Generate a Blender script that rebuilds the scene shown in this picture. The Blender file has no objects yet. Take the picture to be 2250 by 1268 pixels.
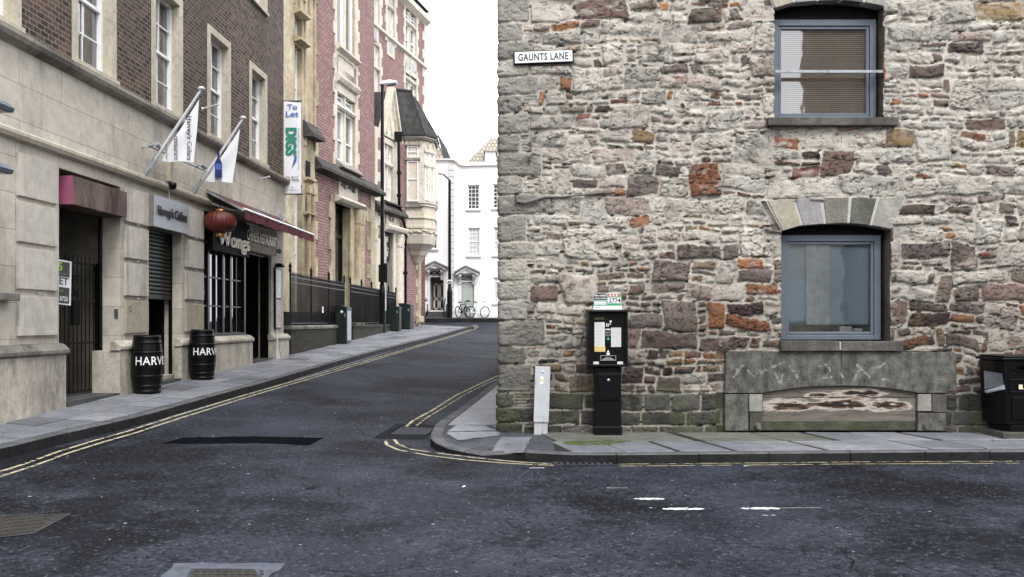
import bpy, bmesh, math, random
import numpy as np
from mathutils import Vector, Matrix
random.seed(7)
R = math.radians
SC = bpy.context.scene
COL = SC.collection
F = 1900.0; HZ = 707.0; CX = 1125.0; CAMZ = 1.6   # focal length in photo pixels, horizon row, centre column, eye height

# ---------------------------------------------------------------- camera
cd = bpy.data.cameras.new('camera'); cam = bpy.data.objects.new('camera', cd); COL.objects.link(cam)
cam.location = (0, 0, CAMZ); cam.rotation_euler = (R(90), 0, 0)
cd.sensor_width = 36; cd.lens = 36 * F / 2250; cd.shift_y = (HZ - 634) / 2250
cd.clip_start = 0.05; cd.clip_end = 2000
SC.camera = cam
# ---------------------------------------------------------------- sky (bright overcast) and a soft sun
SUN_EL, SUN_AZ = R(50), R(160)      # azimuth of the sun, clockwise from +Y
W = bpy.data.worlds.new('World'); SC.world = W; W.use_nodes = True
nt = W.node_tree; bg = nt.nodes['Background']; bg.inputs[1].default_value = 0.15
sky = nt.nodes.new('ShaderNodeTexSky'); sky.sky_type = 'NISHITA'; sky.sun_disc = False
sky.sun_elevation = SUN_EL; sky.sun_rotation = SUN_AZ
mx = nt.nodes.new('ShaderNodeMixRGB'); mx.inputs[0].default_value = 0.93
mx.inputs[2].default_value = (13.2, 13.5, 14.2, 1)       # cloud sheet
nt.links.new(sky.outputs[0], mx.inputs[1]); nt.links.new(mx.outputs[0], bg.inputs[0])
sl = bpy.data.lights.new('sun', 'SUN'); sl.energy = 1.5; sl.angle = R(14); sl.color = (1, .97, .93)
so = bpy.data.objects.new('sun', sl); COL.objects.link(so)
sd = Vector((math.sin(SUN_AZ) * math.cos(SUN_EL), math.cos(SUN_AZ) * math.cos(SUN_EL), math.sin(SUN_EL)))
so.rotation_euler = sd.to_track_quat('Z', 'Y').to_euler()
SC.view_settings.view_transform = 'Standard'; SC.view_settings.look = 'None'
SC.view_settings.exposure = 0.60; SC.view_settings.gamma = 1
SC.cycles.max_bounces = 6; SC.cycles.diffuse_bounces = 3; SC.cycles.transparent_max_bounces = 12
SC.cycles.use_denoising = True

# ---------------------------------------------------------------- helpers
def px(x, y, Y): return Vector(((x - CX) * Y / F, Y, CAMZ + (HZ - y) * Y / F))
def lerp(a, b, t): return a + (b - a) * t
def interp(x, pts): return float(np.interp(x, [p[0] for p in pts], [p[1] for p in pts]))
def tag(o, label=None, cat=None, group=None, kind=None):
    if label: o['label'] = label
    if cat: o['category'] = cat
    if group: o['group'] = group
    if kind: o['kind'] = kind
    return o
def thing(name, label, cat, loc=(0, 0, 0), rz=0, group=None):
    o = bpy.data.objects.new(name, None); COL.objects.link(o); o.empty_display_size = .2
    o.location = loc; o.rotation_euler = (0, 0, rz)
    return tag(o, label, cat, group)
def copy_tree(o, parent=None):
    c = o.copy(); COL.objects.link(c); c.parent = parent
    for ch in list(o.children): copy_tree(ch, c)
    return c

class MB:
    """collects geometry in one local frame, builds one mesh with box-mapped UVs in metres"""
    def __init__(s): s.v = []; s.f = []; s.m = []; s.sm = []
    def face(s, pts, mi=0, smooth=False):
        n = len(s.v); s.v += [tuple(p) for p in pts]; s.f.append(tuple(range(n, n + len(pts)))); s.m.append(mi); s.sm.append(smooth); return s
    def raw(s, vs, fs, mi=0, smooth=False):
        n = len(s.v); s.v += [tuple(p) for p in vs]
        for f in fs: s.f.append(tuple(i + n for i in f)); s.m.append(mi); s.sm.append(smooth)
        return s
    def box(s, x0, x1, y0, y1, z0, z1, mi=0):
        if x0 > x1: x0, x1 = x1, x0
        if y0 > y1: y0, y1 = y1, y0
        if z0 > z1: z0, z1 = z1, z0
        v = [(x, y, z) for z in (z0, z1) for y in (y0, y1) for x in (x0, x1)]
        return s.raw(v, [(0, 2, 3, 1), (4, 5, 7, 6), (0, 1, 5, 4), (2, 6, 7, 3), (0, 4, 6, 2), (1, 3, 7, 5)], mi)
    def obox(s, c, size, rot=None, mi=0):
        M = rot.to_matrix() if hasattr(rot, 'to_matrix') else (rot or Matrix.Identity(3))
        v = [Vector(c) + M @ Vector((a * size[0] / 2, b * size[1] / 2, d * size[2] / 2)) for d in (-1, 1) for b in (-1, 1) for a in (-1, 1)]
        return s.raw(v, [(0, 2, 3, 1), (4, 5, 7, 6), (0, 1, 5, 4), (2, 6, 7, 3), (0, 4, 6, 2), (1, 3, 7, 5)], mi)
    def prism(s, poly, y0, y1, mi=0):
        """polygon in local x,z swept from y0 to y1"""
        n = len(poly); ar = sum(poly[i][0] * poly[(i + 1) % n][1] - poly[(i + 1) % n][0] * poly[i][1] for i in range(n))
        if ar < 0: poly = poly[::-1]
        v = [(p[0], y0, p[1]) for p in poly] + [(p[0], y1, p[1]) for p in poly]
        fs = [tuple(range(n)), tuple(range(2 * n - 1, n - 1, -1))] + [(i, i + n, (i + 1) % n + n, (i + 1) % n) for i in range(n)]
        return s.raw(v, fs, mi)
    def vprism(s, poly, z0, z1, mi=0, top=None):
        """polygon in x,y swept from z0 to z1; top = other polygon for a taper"""
        n = len(poly); top = top or poly
        v = [(p[0], p[1], z0) for p in poly] + [(p[0], p[1], z1) for p in top]
        fs = [tuple(range(n - 1, -1, -1)), tuple(range(n, 2 * n))] + [(i, (i + 1) % n, (i + 1) % n + n, i + n) for i in range(n)]
        return s.raw(v, fs, mi)
    def xprof(s, prof, x0, x1, mi=0):
        """profile of (y,z) swept along local x"""
        n = len(prof)
        v = [(x0, p[0], p[1]) for p in prof] + [(x1, p[0], p[1]) for p in prof]
        fs = [tuple(range(n)), tuple(range(2 * n - 1, n - 1, -1))] + [(i, i + n, (i + 1) % n + n, (i + 1) % n) for i in range(n)]
        return s.raw(v, fs, mi)
    def tube(s, pts, r, n=8, mi=0, cap=True):
        pts = [Vector(p) for p in pts]; rs = r if isinstance(r, (list, tuple)) else [r] * len(pts)
        vs = []; fs = []; up = None
        for i, p in enumerate(pts):
            d = (pts[min(i + 1, len(pts) - 1)] - pts[max(i - 1, 0)]).normalized()
            if up is None: up = Vector((0, 0, 1)) if abs(d.z) < .9 else Vector((1, 0, 0))
            a = d.cross(up).normalized(); b = a.cross(d).normalized(); up = b
            for k in range(n):
                t = 2 * math.pi * k / n; vs.append(p + (a * math.cos(t) + b * math.sin(t)) * rs[i])
        for i in range(len(pts) - 1):
            for k in range(n): fs.append((i * n + k, i * n + (k + 1) % n, (i + 1) * n + (k + 1) % n, (i + 1) * n + k))
        s.raw(vs, fs, mi, True)
        if cap:
            s.face(vs[:n][::-1], mi); s.face(vs[-n:], mi)
        return s
    def lathe(s, prof, n=24, c=(0, 0, 0), mi=0, smooth=True, axis='z'):
        vs = []; fs = []
        for r, z in prof:
            for k in range(n):
                t = 2 * math.pi * k / n; p = (r * math.cos(t), r * math.sin(t), z)
                if axis == 'y': p = (p[0], p[2], p[1])
                if axis == 'x': p = (p[2], p[0], p[1])
                vs.append((c[0] + p[0], c[1] + p[1], c[2] + p[2]))
        for i in range(len(prof) - 1):
            for k in range(n): fs.append((i * n + k, i * n + (k + 1) % n, (i + 1) * n + (k + 1) % n, (i + 1) * n + k))
        return s.raw(vs, fs, mi, smooth)
    def build(s, name, mats, parent=None, bevel=0, loc=None, rz=0):
        me = bpy.data.meshes.new(name); me.from_pydata(s.v, [], s.f); me.update()
        for m in (mats if isinstance(mats, (list, tuple)) else [mats]): me.materials.append(m)
        me.polygons.foreach_set('material_index', s.m); me.polygons.foreach_set('use_smooth', s.sm)
        uv = me.uv_layers.new(name='UVMap'); co = np.array(s.v).reshape(-1, 3); out = []
        for p in me.polygons:
            nx, ny, nz = abs(p.normal.x), abs(p.normal.y), abs(p.normal.z)
            for vi in p.vertices:
                c = co[vi]; out += ([c[0], c[1]] if nz > max(nx, ny) and nz > .8 else ([c[0], c[2]] if ny >= nx else [c[1], c[2]]))
        uv.data.foreach_set('uv', out)
        o = bpy.data.objects.new(name, me); COL.objects.link(o)
        if parent: o.parent = parent
        if loc is not None: o.location = loc; o.rotation_euler = (0, 0, rz)
        if bevel:
            b = o.modifiers.new('bevel', 'BEVEL'); b.width = bevel; b.segments = 2; b.limit_method = 'ANGLE'; b.angle_limit = R(35)
        return o

def text_verts(body, size, spacing=1, bold=0, align='LEFT', shear=0):
    cu = bpy.data.curves.new('t', 'FONT'); cu.body = body; cu.size = size; cu.offset = bold; cu.align_x = align
    cu.space_character = spacing; cu.shear = shear; cu.resolution_u = 3
    o = bpy.data.objects.new('t', cu); COL.objects.link(o)
    dg = bpy.context.evaluated_depsgraph_get(); me = o.evaluated_get(dg).to_mesh()
    vs = [Vector(v.co) for v in me.vertices]; fs = [tuple(p.vertices) for p in me.polygons]
    o.evaluated_get(dg).to_mesh_clear(); bpy.data.objects.remove(o); bpy.data.curves.remove(cu)
    return vs, fs
def text_fit(mb, body, x0, x1, z0, z1, y, th=.004, mi=0, bold=0, rot=0, spacing=1, shear=0):
    """writing filling the rectangle x0..x1, z0..z1 on the plane y (facing -y); rot=-90 runs it downwards"""
    vs, fs = text_verts(body, 1, spacing, bold, shear=shear)
    if not vs: return
    a = min(v.x for v in vs); b = max(v.x for v in vs); c = min(v.y for v in vs); d = max(v.y for v in vs)
    P = []
    for v in vs:
        u, w = (v.x - a) / (b - a), (v.y - c) / (d - c)
        if rot == -90: u, w = w, 1 - u
        P.append((lerp(x0, x1, u), y, lerp(z0, z1, w)))
    mb.raw(P, fs, mi)

# ---------------------------------------------------------------- materials
MATS = {}
def nodes(m): return m.node_tree.nodes, m.node_tree.links
def base(name, rough=.8, metal=0, spec=.3):
    m = bpy.data.materials.new(name); m.use_nodes = True; b = m.node_tree.nodes['Principled BSDF']
    b.inputs['Roughness'].default_value = rough; b.inputs['Metallic'].default_value = metal; b.inputs['Specular IOR Level'].default_value = spec
    MATS[name] = m; return m, b
def c4(c): return (c[0], c[1], c[2], 1)
def nz(m, scale, detail=6, rough=.6, coord='Object', stretch=None):
    N, L = nodes(m); tc = N.new('ShaderNodeTexCoord'); t = N.new('ShaderNodeTexNoise'); src = tc.outputs[coord]
    if stretch:
        mp = N.new('ShaderNodeMapping'); mp.inputs['Scale'].default_value = stretch; L.new(src, mp.inputs[0]); src = mp.outputs[0]
    L.new(src, t.inputs['Vector']); t.inputs['Scale'].default_value = scale; t.inputs['Detail'].default_value = detail; t.inputs['Roughness'].default_value = rough
    return t.outputs['Fac']
def ramp(m, fac, a, b):
    N, L = nodes(m); r = N.new('ShaderNodeMapRange'); r.inputs[1].default_value = a; r.inputs[2].default_value = b; L.new(fac, r.inputs[0]); return r.outputs[0]
def mixc(m, fac, a, b, mode='MIX'):
    N, L = nodes(m); x = N.new('ShaderNodeMixRGB'); x.blend_type = mode
    for i, v in ((0, fac), (1, a), (2, b)):
        if hasattr(v, 'is_output'): L.new(v, x.inputs[i])
        elif i == 0: x.inputs[0].default_value = v
        else: x.inputs[i].default_value = c4(v)
    return x.outputs[0]
def bump(m, b, h, strength=.4, dist=.01):
    N, L = nodes(m); n = N.new('ShaderNodeBump'); n.inputs['Strength'].default_value = strength; n.inputs['Distance'].default_value = dist
    prev = b.inputs['Normal'].links
    if prev: L.new(prev[0].from_socket, n.inputs['Normal'])
    L.new(h, n.inputs['Height']); L.new(n.outputs[0], b.inputs['Normal'])
def paint(name, c, rough=.5, metal=0, var=.15, scale=6, bmp=.15, spec=.4, dirt=None):
    m, b = base(name, rough, metal, spec); N, L = nodes(m)
    f = ramp(m, nz(m, scale), .3, .7)
    col = mixc(m, f, [k * (1 - var) for k in c], [min(1, k * (1 + var)) for k in c])
    if dirt:
        g = ramp(m, nz(m, dirt[1], 8, .7, stretch=(1, 1, .35)), .52, .72); col = mixc(m, g, col, dirt[0])
    L.new(col, b.inputs['Base Color'])
    if bmp: bump(m, b, nz(m, scale * 12), bmp, .003)
    return m
def stone(name, c1, c2, dark, scale=2.5, rough=.9, bmp=.5, stain=.5, grain=50):
    m, b = base(name, rough, 0, .2); N, L = nodes(m)
    col = mixc(m, ramp(m, nz(m, scale), .35, .65), c1, c2)
    col = mixc(m, ramp(m, nz(m, scale * 5, 8, .7), .45, .8), col, [k * .6 for k in c1])
    g = N.new('ShaderNodeMath'); g.operation = 'MULTIPLY'; g.inputs[1].default_value = stain
    L.new(ramp(m, nz(m, scale * .6, 9, .75, stretch=(1, 1, .3)), .45, .70), g.inputs[0])
    col = mixc(m, g.outputs[0], col, dark)
    L.new(col, b.inputs['Base Color']); bump(m, b, nz(m, grain, 4), bmp, .004); bump(m, b, nz(m, scale * 6, 6), bmp, .015)
    return m
def bricks(name, c1, c2, mortar, w=.225, h=.075, ms=.009, rough=.85, bmp=.5, stain=None, var=.5, bias=0, offs=.5, vtone=.3):
    m, b = base(name, rough, 0, .2); N, L = nodes(m); tc = N.new('ShaderNodeTexCoord'); t = N.new('ShaderNodeTexBrick')
    L.new(tc.outputs['UV'], t.inputs['Vector']); t.inputs['Scale'].default_value = 1; t.inputs['Brick Width'].default_value = w; t.inputs['Row Height'].default_value = h
    t.inputs['Mortar Size'].default_value = ms; t.inputs['Mortar Smooth'].default_value = .15; t.inputs['Bias'].default_value = bias; t.offset = offs
    t.inputs['Color1'].default_value = c4(c1); t.inputs['Color2'].default_value = c4(c2); t.inputs['Mortar'].default_value = c4(mortar)
    v = ramp(m, nz(m, 7, 5), .3, .7); col = mixc(m, v, t.outputs[0], [1 - vtone] * 3, 'MULTIPLY')
    v2 = ramp(m, nz(m, .5, 5), .35, .7); col = mixc(m, v2, col, [1 - vtone * .7] * 3, 'MULTIPLY')
    if stain:
        g = ramp(m, nz(m, stain[1], 9, .7, stretch=(1, 1, .35)), .5, .78); col = mixc(m, g, col, stain[0])
    L.new(col, b.inputs['Base Color'])
    iv = N.new('ShaderNodeMath'); iv.operation = 'SUBTRACT'; iv.inputs[0].default_value = 1; L.new(t.outputs['Fac'], iv.inputs[1])
    bump(m, b, nz(m, 60, 4), bmp * .6, .003); bump(m, b, iv.outputs[0], bmp, .006)
    return m
def glass(name, tint=(.02, .022, .025), refl=.2, see=.0, rough=.02):
    """window glass: a mirror-like coat over see-through or dark panes"""
    m = bpy.data.materials.new(name); m.use_nodes = True; N, L = nodes(m); N.clear()
    o = N.new('ShaderNodeOutputMaterial'); g = N.new('ShaderNodeBsdfGlossy'); g.inputs['Roughness'].default_value = rough
    d = N.new('ShaderNodeBsdfDiffuse'); d.inputs[0].default_value = c4(tint)
    t = N.new('ShaderNodeBsdfTransparent'); t.inputs[0].default_value = (.85, .88, .9, 1)
    a = N.new('ShaderNodeMixShader'); a.inputs[0].default_value = see; L.new(d.outputs[0], a.inputs[1]); L.new(t.outputs[0], a.inputs[2])
    fr = N.new('ShaderNodeFresnel'); fr.inputs[0].default_value = 1.5
    ad = N.new('ShaderNodeMath'); ad.operation = 'ADD'; ad.use_clamp = True; ad.inputs[1].default_value = refl; L.new(fr.outputs[0], ad.inputs[0])
    x = N.new('ShaderNodeMixShader'); L.new(ad.outputs[0], x.inputs[0]); L.new(a.outputs[0], x.inputs[1]); L.new(g.outputs[0], x.inputs[2])
    bp = N.new('ShaderNodeBump'); bp.inputs['Strength'].default_value = .05; bp.inputs['Distance'].default_value = .02
    tc = N.new('ShaderNodeTexCoord'); n2 = N.new('ShaderNodeTexNoise'); n2.inputs['Scale'].default_value = 3; L.new(tc.outputs['Object'], n2.inputs[0])
    L.new(n2.outputs[0], bp.inputs['Height']); L.new(bp.outputs[0], g.inputs['Normal'])
    L.new(x.outputs[0], o.inputs[0]); MATS[name] = m; return m

M_ash = bricks('ashlar', (.53, .48, .40), (.66, .605, .51), (.36, .32, .265), w=.95, h=.46, ms=.006, bmp=.25, stain=((.20, .18, .15), 1.1), vtone=.24)
M_block = bricks('pier_stone', (.50, .465, .41), (.65, .60, .52), (.46, .41, .34), w=.46, h=4, ms=.004, bmp=.2, stain=((.20, .18, .15), 1.3), vtone=.24, offs=0)
M_tan = stone('tan_stone', (.38, .335, .25), (.42, .37, .28), (.2, .17, .12), bmp=.3, stain=.3)
M_plinth = stone('plinth_stone', (.46, .42, .35), (.56, .51, .43), (.075, .068, .056), scale=1.9, bmp=.4, stain=1)
M_cap = stone('weathered_coping', (.16, .15, .13), (.26, .24, .21), (.045, .043, .038), scale=2, stain=.9)
M_corn = stone('cornice_stone', (.27, .245, .21), (.37, .34, .29), (.045, .042, .038), scale=1.2, stain=1)
M_surr = stone('window_stone', (.46, .41, .32), (.54, .49, .39), (.24, .21, .16), stain=.4, bmp=.25)
M_brown = bricks('brown_brick', (.036, .025, .018), (.150, .092, .064), (.27, .235, .205), w=.17, h=.075, ms=.0065, var=.5, stain=((.06, .05, .045), .5), vtone=.3)
M_red = bricks('red_brick', (.31, .17, .155), (.42, .265, .24), (.15, .105, .10), w=.26, h=.10, ms=.016, stain=((.22, .125, .115), .5), vtone=.22)
M_goth = stone('gothic_stone', (.40, .325, .215), (.56, .485, .355), (.085, .058, .032), scale=1.1, stain=.95, bmp=.4, grain=30)
M_goth2 = stone('pale_gothic_stone', (.60, .54, .44), (.68, .62, .52), (.3, .25, .18), scale=1.3, stain=.4, bmp=.3, grain=30)
M_dstone = stone('sooty_string_course', (.05, .047, .043), (.10, .094, .085), (.018, .018, .018), scale=3, stain=.6)
M_slate = stone('mossy_slate', (.026, .026, .027), (.045, .044, .042), (.14, .135, .12), scale=5, stain=.35, bmp=.8)
M_white = paint('white_paint', (.78, .78, .77), .45, var=.05)
M_wall_white = paint('white_render', (.93, .93, .92), .7, var=.02, scale=1)
M_wtrim = paint('offwhite_trim', (.66, .645, .61), .6, var=.06)
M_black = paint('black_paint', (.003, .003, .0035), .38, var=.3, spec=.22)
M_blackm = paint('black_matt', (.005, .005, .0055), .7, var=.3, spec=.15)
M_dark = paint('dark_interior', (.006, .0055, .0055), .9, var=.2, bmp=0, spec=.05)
M_darkgreen = paint('dark_green_paint', (.005, .013, .012), .45, var=.3, dirt=((.03, .035, .03), 3))
M_grey = paint('grey_metal', (.34, .36, .38), .45, .2, var=.12, dirt=((.16, .16, .15), 4))
M_steel = paint('brushed_steel', (.55, .56, .6), .28, .9, var=.05)
M_chrome = paint('pale_pole_metal', (.72, .73, .75), .35, .3, var=.05)
M_maroon = paint('maroon_canvas', (.105, .011, .018), .9, var=.25, dirt=((.05, .012, .014), 2.5))
M_under = paint('awning_underside', (.10, .09, .088), .9)
M_blue = paint('blue_grey_frame', (.105, .125, .155), .42, var=.08, scale=3, bmp=.1)
M_gold = paint('brass', (.60, .30, .10), .3, .7)
M_lant = paint('lantern_red', (.10, .016, .010), .5, var=.15, scale=4)
M_cream = paint('cream_letters', (.80, .70, .48), .4, .1)
M_ink = paint('black_ink', (.012, .012, .014), .6, bmp=0)
M_inkb = paint('blue_ink', (.05, .13, .42), .6, bmp=0)
M_inkg = paint('green_ink', (.02, .24, .15), .6, bmp=0)
M_inkgrey = paint('grey_ink', (.22, .23, .25), .6, bmp=0)
M_cloth = paint('flag_cloth', (.78, .79, .82), .8, var=.04, scale=3, bmp=.1)
M_pink = paint('pink_paint', (.31, .085, .155), .5, var=.15, scale=3, dirt=((.2, .07, .11), 4))
M_rust = stone('rusty_fascia', (.045, .024, .022), (.085, .042, .036), (.26, .20, .16), scale=3.5, stain=.7, rough=.6)
M_curtain = paint('net_curtain', (.55, .56, .57), .9, var=.25, scale=9, bmp=0)
M_blind = paint('blind_slats', (.80, .62, .45), .5, var=.06)
M_blindb = paint('blue_grey_blind', (.62, .76, .84), .7, var=.06)
M_glass = glass('window_glass', refl=.22, see=.6)
M_glassd = glass('dark_glass', (.012, .012, .014), refl=.16, see=0)
M_glassk = glass('black_glass', (.006, .006, .008), refl=.0, see=0)
M_glassb = glass('reflective_glass', (.02, .022, .03), refl=.45, see=0)
M_yel = None
# ================================================================ TERRAIN
KL = [(-20, -12), (5, -7.2), (7.2, -5.95), (9.0, -5.33), (10.1, -5.19), (11.4, -4.94), (15.5, -4.61), (20.95, -4.26), (26, -3.87), (34.3, -3.0), (42, -2.35), (45, -2.1)]
KR = [(10.3, -.93), (10.9, -1.05), (12.2, -1.05), (14, -.82), (19.4, -.2), (30, .9), (48, 3.2)]
def kl(Y): return interp(Y, KL)
def kr(Y): return interp(Y, KR)
def fx(Y): return -6.7 + .0395 * Y                       # left facade line
ZK = [(-20, .10), (4, .24), (9, .282), (10, .312), (22, .672), (44, 1.33), (52, 1.80), (60, 2.2)]
ZR = [(-20, .12), (10.5, .12), (19.4, .40), (44, 1.25), (52, 1.75), (60, 2.15)]
def zpl(X, Y): return interp(Y, ZK) + .04 * max(0, kl(Y) - X)
def zpr(X, Y):
    fl = min(1, max(0, (X + 1.0) / .25)) * min(1, max(0, (.12 - X) / .45)) * min(1, max(0, 1 - (Y - 10.0) / .9)); return zpr0(X, Y) - .08 * fl
def zpr0(X, Y):
    t = min(1, max(0, (X + .9) / 1.1)); return lerp(interp(Y, ZR), .12 + .006 * (Y - 9.5), t if Y < 12 else 0)
def zroad(X, Y):
    a, b = kl(Y), kr(Y); t = min(1.3, max(0, (b - X) / max(.5, b - a)))
    return lerp(interp(Y, ZR) - .105, interp(Y, ZK) - .13, t) + (0.0 if Y < 9.4 else 0)
def G(x, y, zf=zroad, add=0):
    lo, hi = 3.0, 58.0
    f = lambda Y: CAMZ + (HZ - y) * Y / F - zf((x - CX) * Y / F, Y)
    for Y in np.arange(3, 58, .25):
        if f(Y) < 0: hi = Y; lo = Y - .25; break
    for _ in range(25):
        m = (lo + hi) / 2
        if f(m) < 0: hi = m
        else: lo = m
    X = (x - CX) * lo / F; return Vector((X, lo, zf(X, lo) + add))

def asphalt():
    m, b = base('asphalt', .72, 0, .10); N, L = nodes(m)
    col = mixc(m, ramp(m, nz(m, 1.1, 4, .6), .35, .68), (.019, .021, .030), (.042, .047, .064))
    lo = nz(m, .38, 5, .65); big = ramp(m, lo, .50, .60); col = mixc(m, big, col, (.0085, .009, .012))
    gr_ = N.new('ShaderNodeMath'); gr_.operation = 'MULTIPLY_ADD'; gr_.inputs[1].default_value = .42; L.new(lo, gr_.inputs[0]); L.new(nz(m, 30, 5, .85, stretch=(.7, .7, 1)), gr_.inputs[2])
    g = ramp(m, gr_.outputs[0], .715, .76); g2 = N.new('ShaderNodeMath'); g2.operation = 'MULTIPLY'; g2.inputs[1].default_value = .9; L.new(g, g2.inputs[0])
    col = mixc(m, g2.outputs[0], col, (.006, .0065, .009))
    g = ramp(m, nz(m, 38, 4, .8, stretch=(.6, .6, 1)), .58, .63); g3 = N.new('ShaderNodeMath'); g3.operation = 'MULTIPLY'; g3.inputs[1].default_value = .45; L.new(g, g3.inputs[0])
    col = mixc(m, g3.outputs[0], col, (.16, .165, .19))
    vc = N.new('ShaderNodeTexVoronoi'); vc.feature = 'DISTANCE_TO_EDGE'; vc.inputs['Scale'].default_value = .8; tcc = N.new('ShaderNodeTexCoord'); wv = N.new('ShaderNodeTexNoise'); wv.inputs['Scale'].default_value = 3; wv.inputs['Detail'].default_value = 6
    L.new(tcc.outputs['Object'], wv.inputs['Vector']); va = N.new('ShaderNodeVectorMath'); va.operation = 'MULTIPLY_ADD'; va.inputs[1].default_value = (.5, .5, 0); L.new(wv.outputs['Color'], va.inputs[0]); L.new(tcc.outputs['Object'], va.inputs[2]); L.new(va.outputs[0], vc.inputs['Vector'])
    ck = ramp(m, vc.outputs['Distance'], .010, .004); cm_ = N.new('ShaderNodeMath'); cm_.operation = 'MULTIPLY'; L.new(ck, cm_.inputs[0]); L.new(ramp(m, nz(m, .7, 3), .52, .6), cm_.inputs[1]); col = mixc(m, cm_.outputs[0], col, (.004, .004, .005))
    # trodden-in gum and paint flecks
    tc = N.new('ShaderNodeTexCoord'); mp = N.new('ShaderNodeMapping'); mp.inputs['Scale'].default_value = (1, 1, 1); L.new(tc.outputs['Object'], mp.inputs[0])
    for sc, th in ((3.1, .045), (6.3, .06), (2.2, .035)):
        v = N.new('ShaderNodeTexVoronoi'); v.inputs['Scale'].default_value = sc; L.new(mp.outputs[0], v.inputs['Vector'])
        lt = N.new('ShaderNodeMath'); lt.operation = 'LESS_THAN'; L.new(v.outputs['Distance'], lt.inputs[0]); lt.inputs[1].default_value = th
        sp = N.new('ShaderNodeSeparateColor'); L.new(v.outputs['Color'], sp.inputs[0]); gt = N.new('ShaderNodeMath'); gt.operation = 'GREATER_THAN'; gt.inputs[1].default_value = .55; L.new(sp.outputs[0], gt.inputs[0])
        mu = N.new('ShaderNodeMath'); mu.operation = 'MULTIPLY'; L.new(lt.outputs[0], mu.inputs[0]); L.new(gt.outputs[0], mu.inputs[1])
        col = mixc(m, mu.outputs[0], col, (.30, .31, .33))
    L.new(col, b.inputs['Base Color'])
    bump(m, b, nz(m, 70, 4, .7), .9, .006); bump(m, b, nz(m, 2, 4), .3, .03)
    return m
M_asph = asphalt()
M_patch = paint('fresh_tarmac', (.0060, .0064, .0085), .9, spec=.0, var=.4, scale=40, bmp=.8)
M_patchl = paint('old_grey_patch', (.075, .082, .105), .8, var=.3, scale=14, bmp=.6)
M_slab = stone('paving_slab', (.15, .155, .178), (.21, .215, .24), (.07, .072, .07), scale=1.6, stain=.5, bmp=.4, rough=.5)
M_slab2 = stone('pale_slab', (.19, .195, .215), (.26, .265, .285), (.09, .09, .09), scale=2, stain=.4, bmp=.4, rough=.5)
M_slab3 = stone('dark_slab', (.10, .105, .12), (.15, .155, .17), (.04, .04, .04), scale=2, stain=.5, bmp=.4, rough=.5)
M_slabg = stone('mossy_slab', (.11, .115, .10), (.155, .16, .14), (.06, .066, .03), scale=1.6, stain=.7, bmp=.4, rough=.8)
M_joint = paint('joint_dirt', (.010, .011, .008), .95, var=.5, scale=9)
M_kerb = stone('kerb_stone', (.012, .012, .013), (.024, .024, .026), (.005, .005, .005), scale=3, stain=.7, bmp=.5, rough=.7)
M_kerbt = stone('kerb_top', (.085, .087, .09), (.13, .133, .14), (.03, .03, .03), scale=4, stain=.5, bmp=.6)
def worn(name, c, thr=.5, sc=14):
    m, b = base(name, .7); N, L = nodes(m)
    f = ramp(m, nz(m, sc, 6, .75), thr, thr + .06); col = mixc(m, ramp(m, nz(m, 3), .3, .7), c, [k * .75 for k in c])
    t = N.new('ShaderNodeBsdfTransparent'); mx = N.new('ShaderNodeMixShader'); L.new(f, mx.inputs[0]); L.new(b.outputs[0], mx.inputs[1]); L.new(t.outputs[0], mx.inputs[2])
    L.new(mx.outputs[0], N['Material Output'].inputs[0]); L.new(col, b.inputs['Base Color']); return m
M_yel = worn('worn_yellow_paint', (.46, .41, .26), .52, 9)
M_wht = worn('worn_white_paint', (.62, .62, .61), .56, 13)
M_moss = worn('moss', (.075, .10, .022), .5, 8)

def sheet(name, P, m, parent=None, kind='structure'):
    """P: rows of points -> smooth sheet"""
    r, c = len(P), len(P[0]); mb = MB()
    mb.raw([p for row in P for p in row], [(i * c + j, i * c + j + 1, (i + 1) * c + j + 1, (i + 1) * c + j) for i in range(r - 1) for j in range(c - 1)], 0, True)
    o = mb.build(name, m, parent); o['kind'] = kind; return o
xs = np.unique(np.concatenate([np.linspace(-60, -14, 8), np.linspace(-14, 10, 61), np.linspace(10, 60, 8)]))
ys = np.unique(np.concatenate([np.linspace(-40, 4, 12), np.linspace(4, 22, 61), np.linspace(22, 51.6, 50)]))
sheet('road', [[(x, y, zroad(x, y)) for x in xs] for y in ys], M_asph)
g = MB(); g.face([(-500, -400, -.12), (500, -400, -.12), (500, 700, -.12), (-500, 700, -.12)]); g.build('ground', M_patchl)['kind'] = 'structure'

def ribbon(mb, pts, w, zoff=.004, mi=0, zf=zroad):
    for i in range(len(pts) - 1):
        a, b = Vector(pts[i][:2]), Vector(pts[i + 1][:2]); d0 = (Vector(pts[min(i + 1, len(pts) - 1)][:2]) - Vector(pts[max(i - 1, 0)][:2])).normalized(); d1 = (Vector(pts[min(i + 2, len(pts) - 1)][:2]) - a).normalized()
        n = max(1, int((b - a).length / .4))
        for k in range(n):
            q = []
            for t in (k / n, (k + 1) / n):
                p = a.lerp(b, t); d = d0.lerp(d1, t); nn = Vector((-d.y, d.x)).normalized() * w / 2
                for sgn in (1, -1): c = p + nn * sgn; q.append((c.x, c.y, zf(c.x, c.y) + zoff))
            mb.face([q[1], q[0], q[2], q[3]] if True else q, mi)
def marking(name, lines, w, m, zoff=.004):
    mb = MB()
    for l in lines: ribbon(mb, l, w, zoff)
    o = mb.build(name, m); o['kind'] = 'structure'; return o
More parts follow.
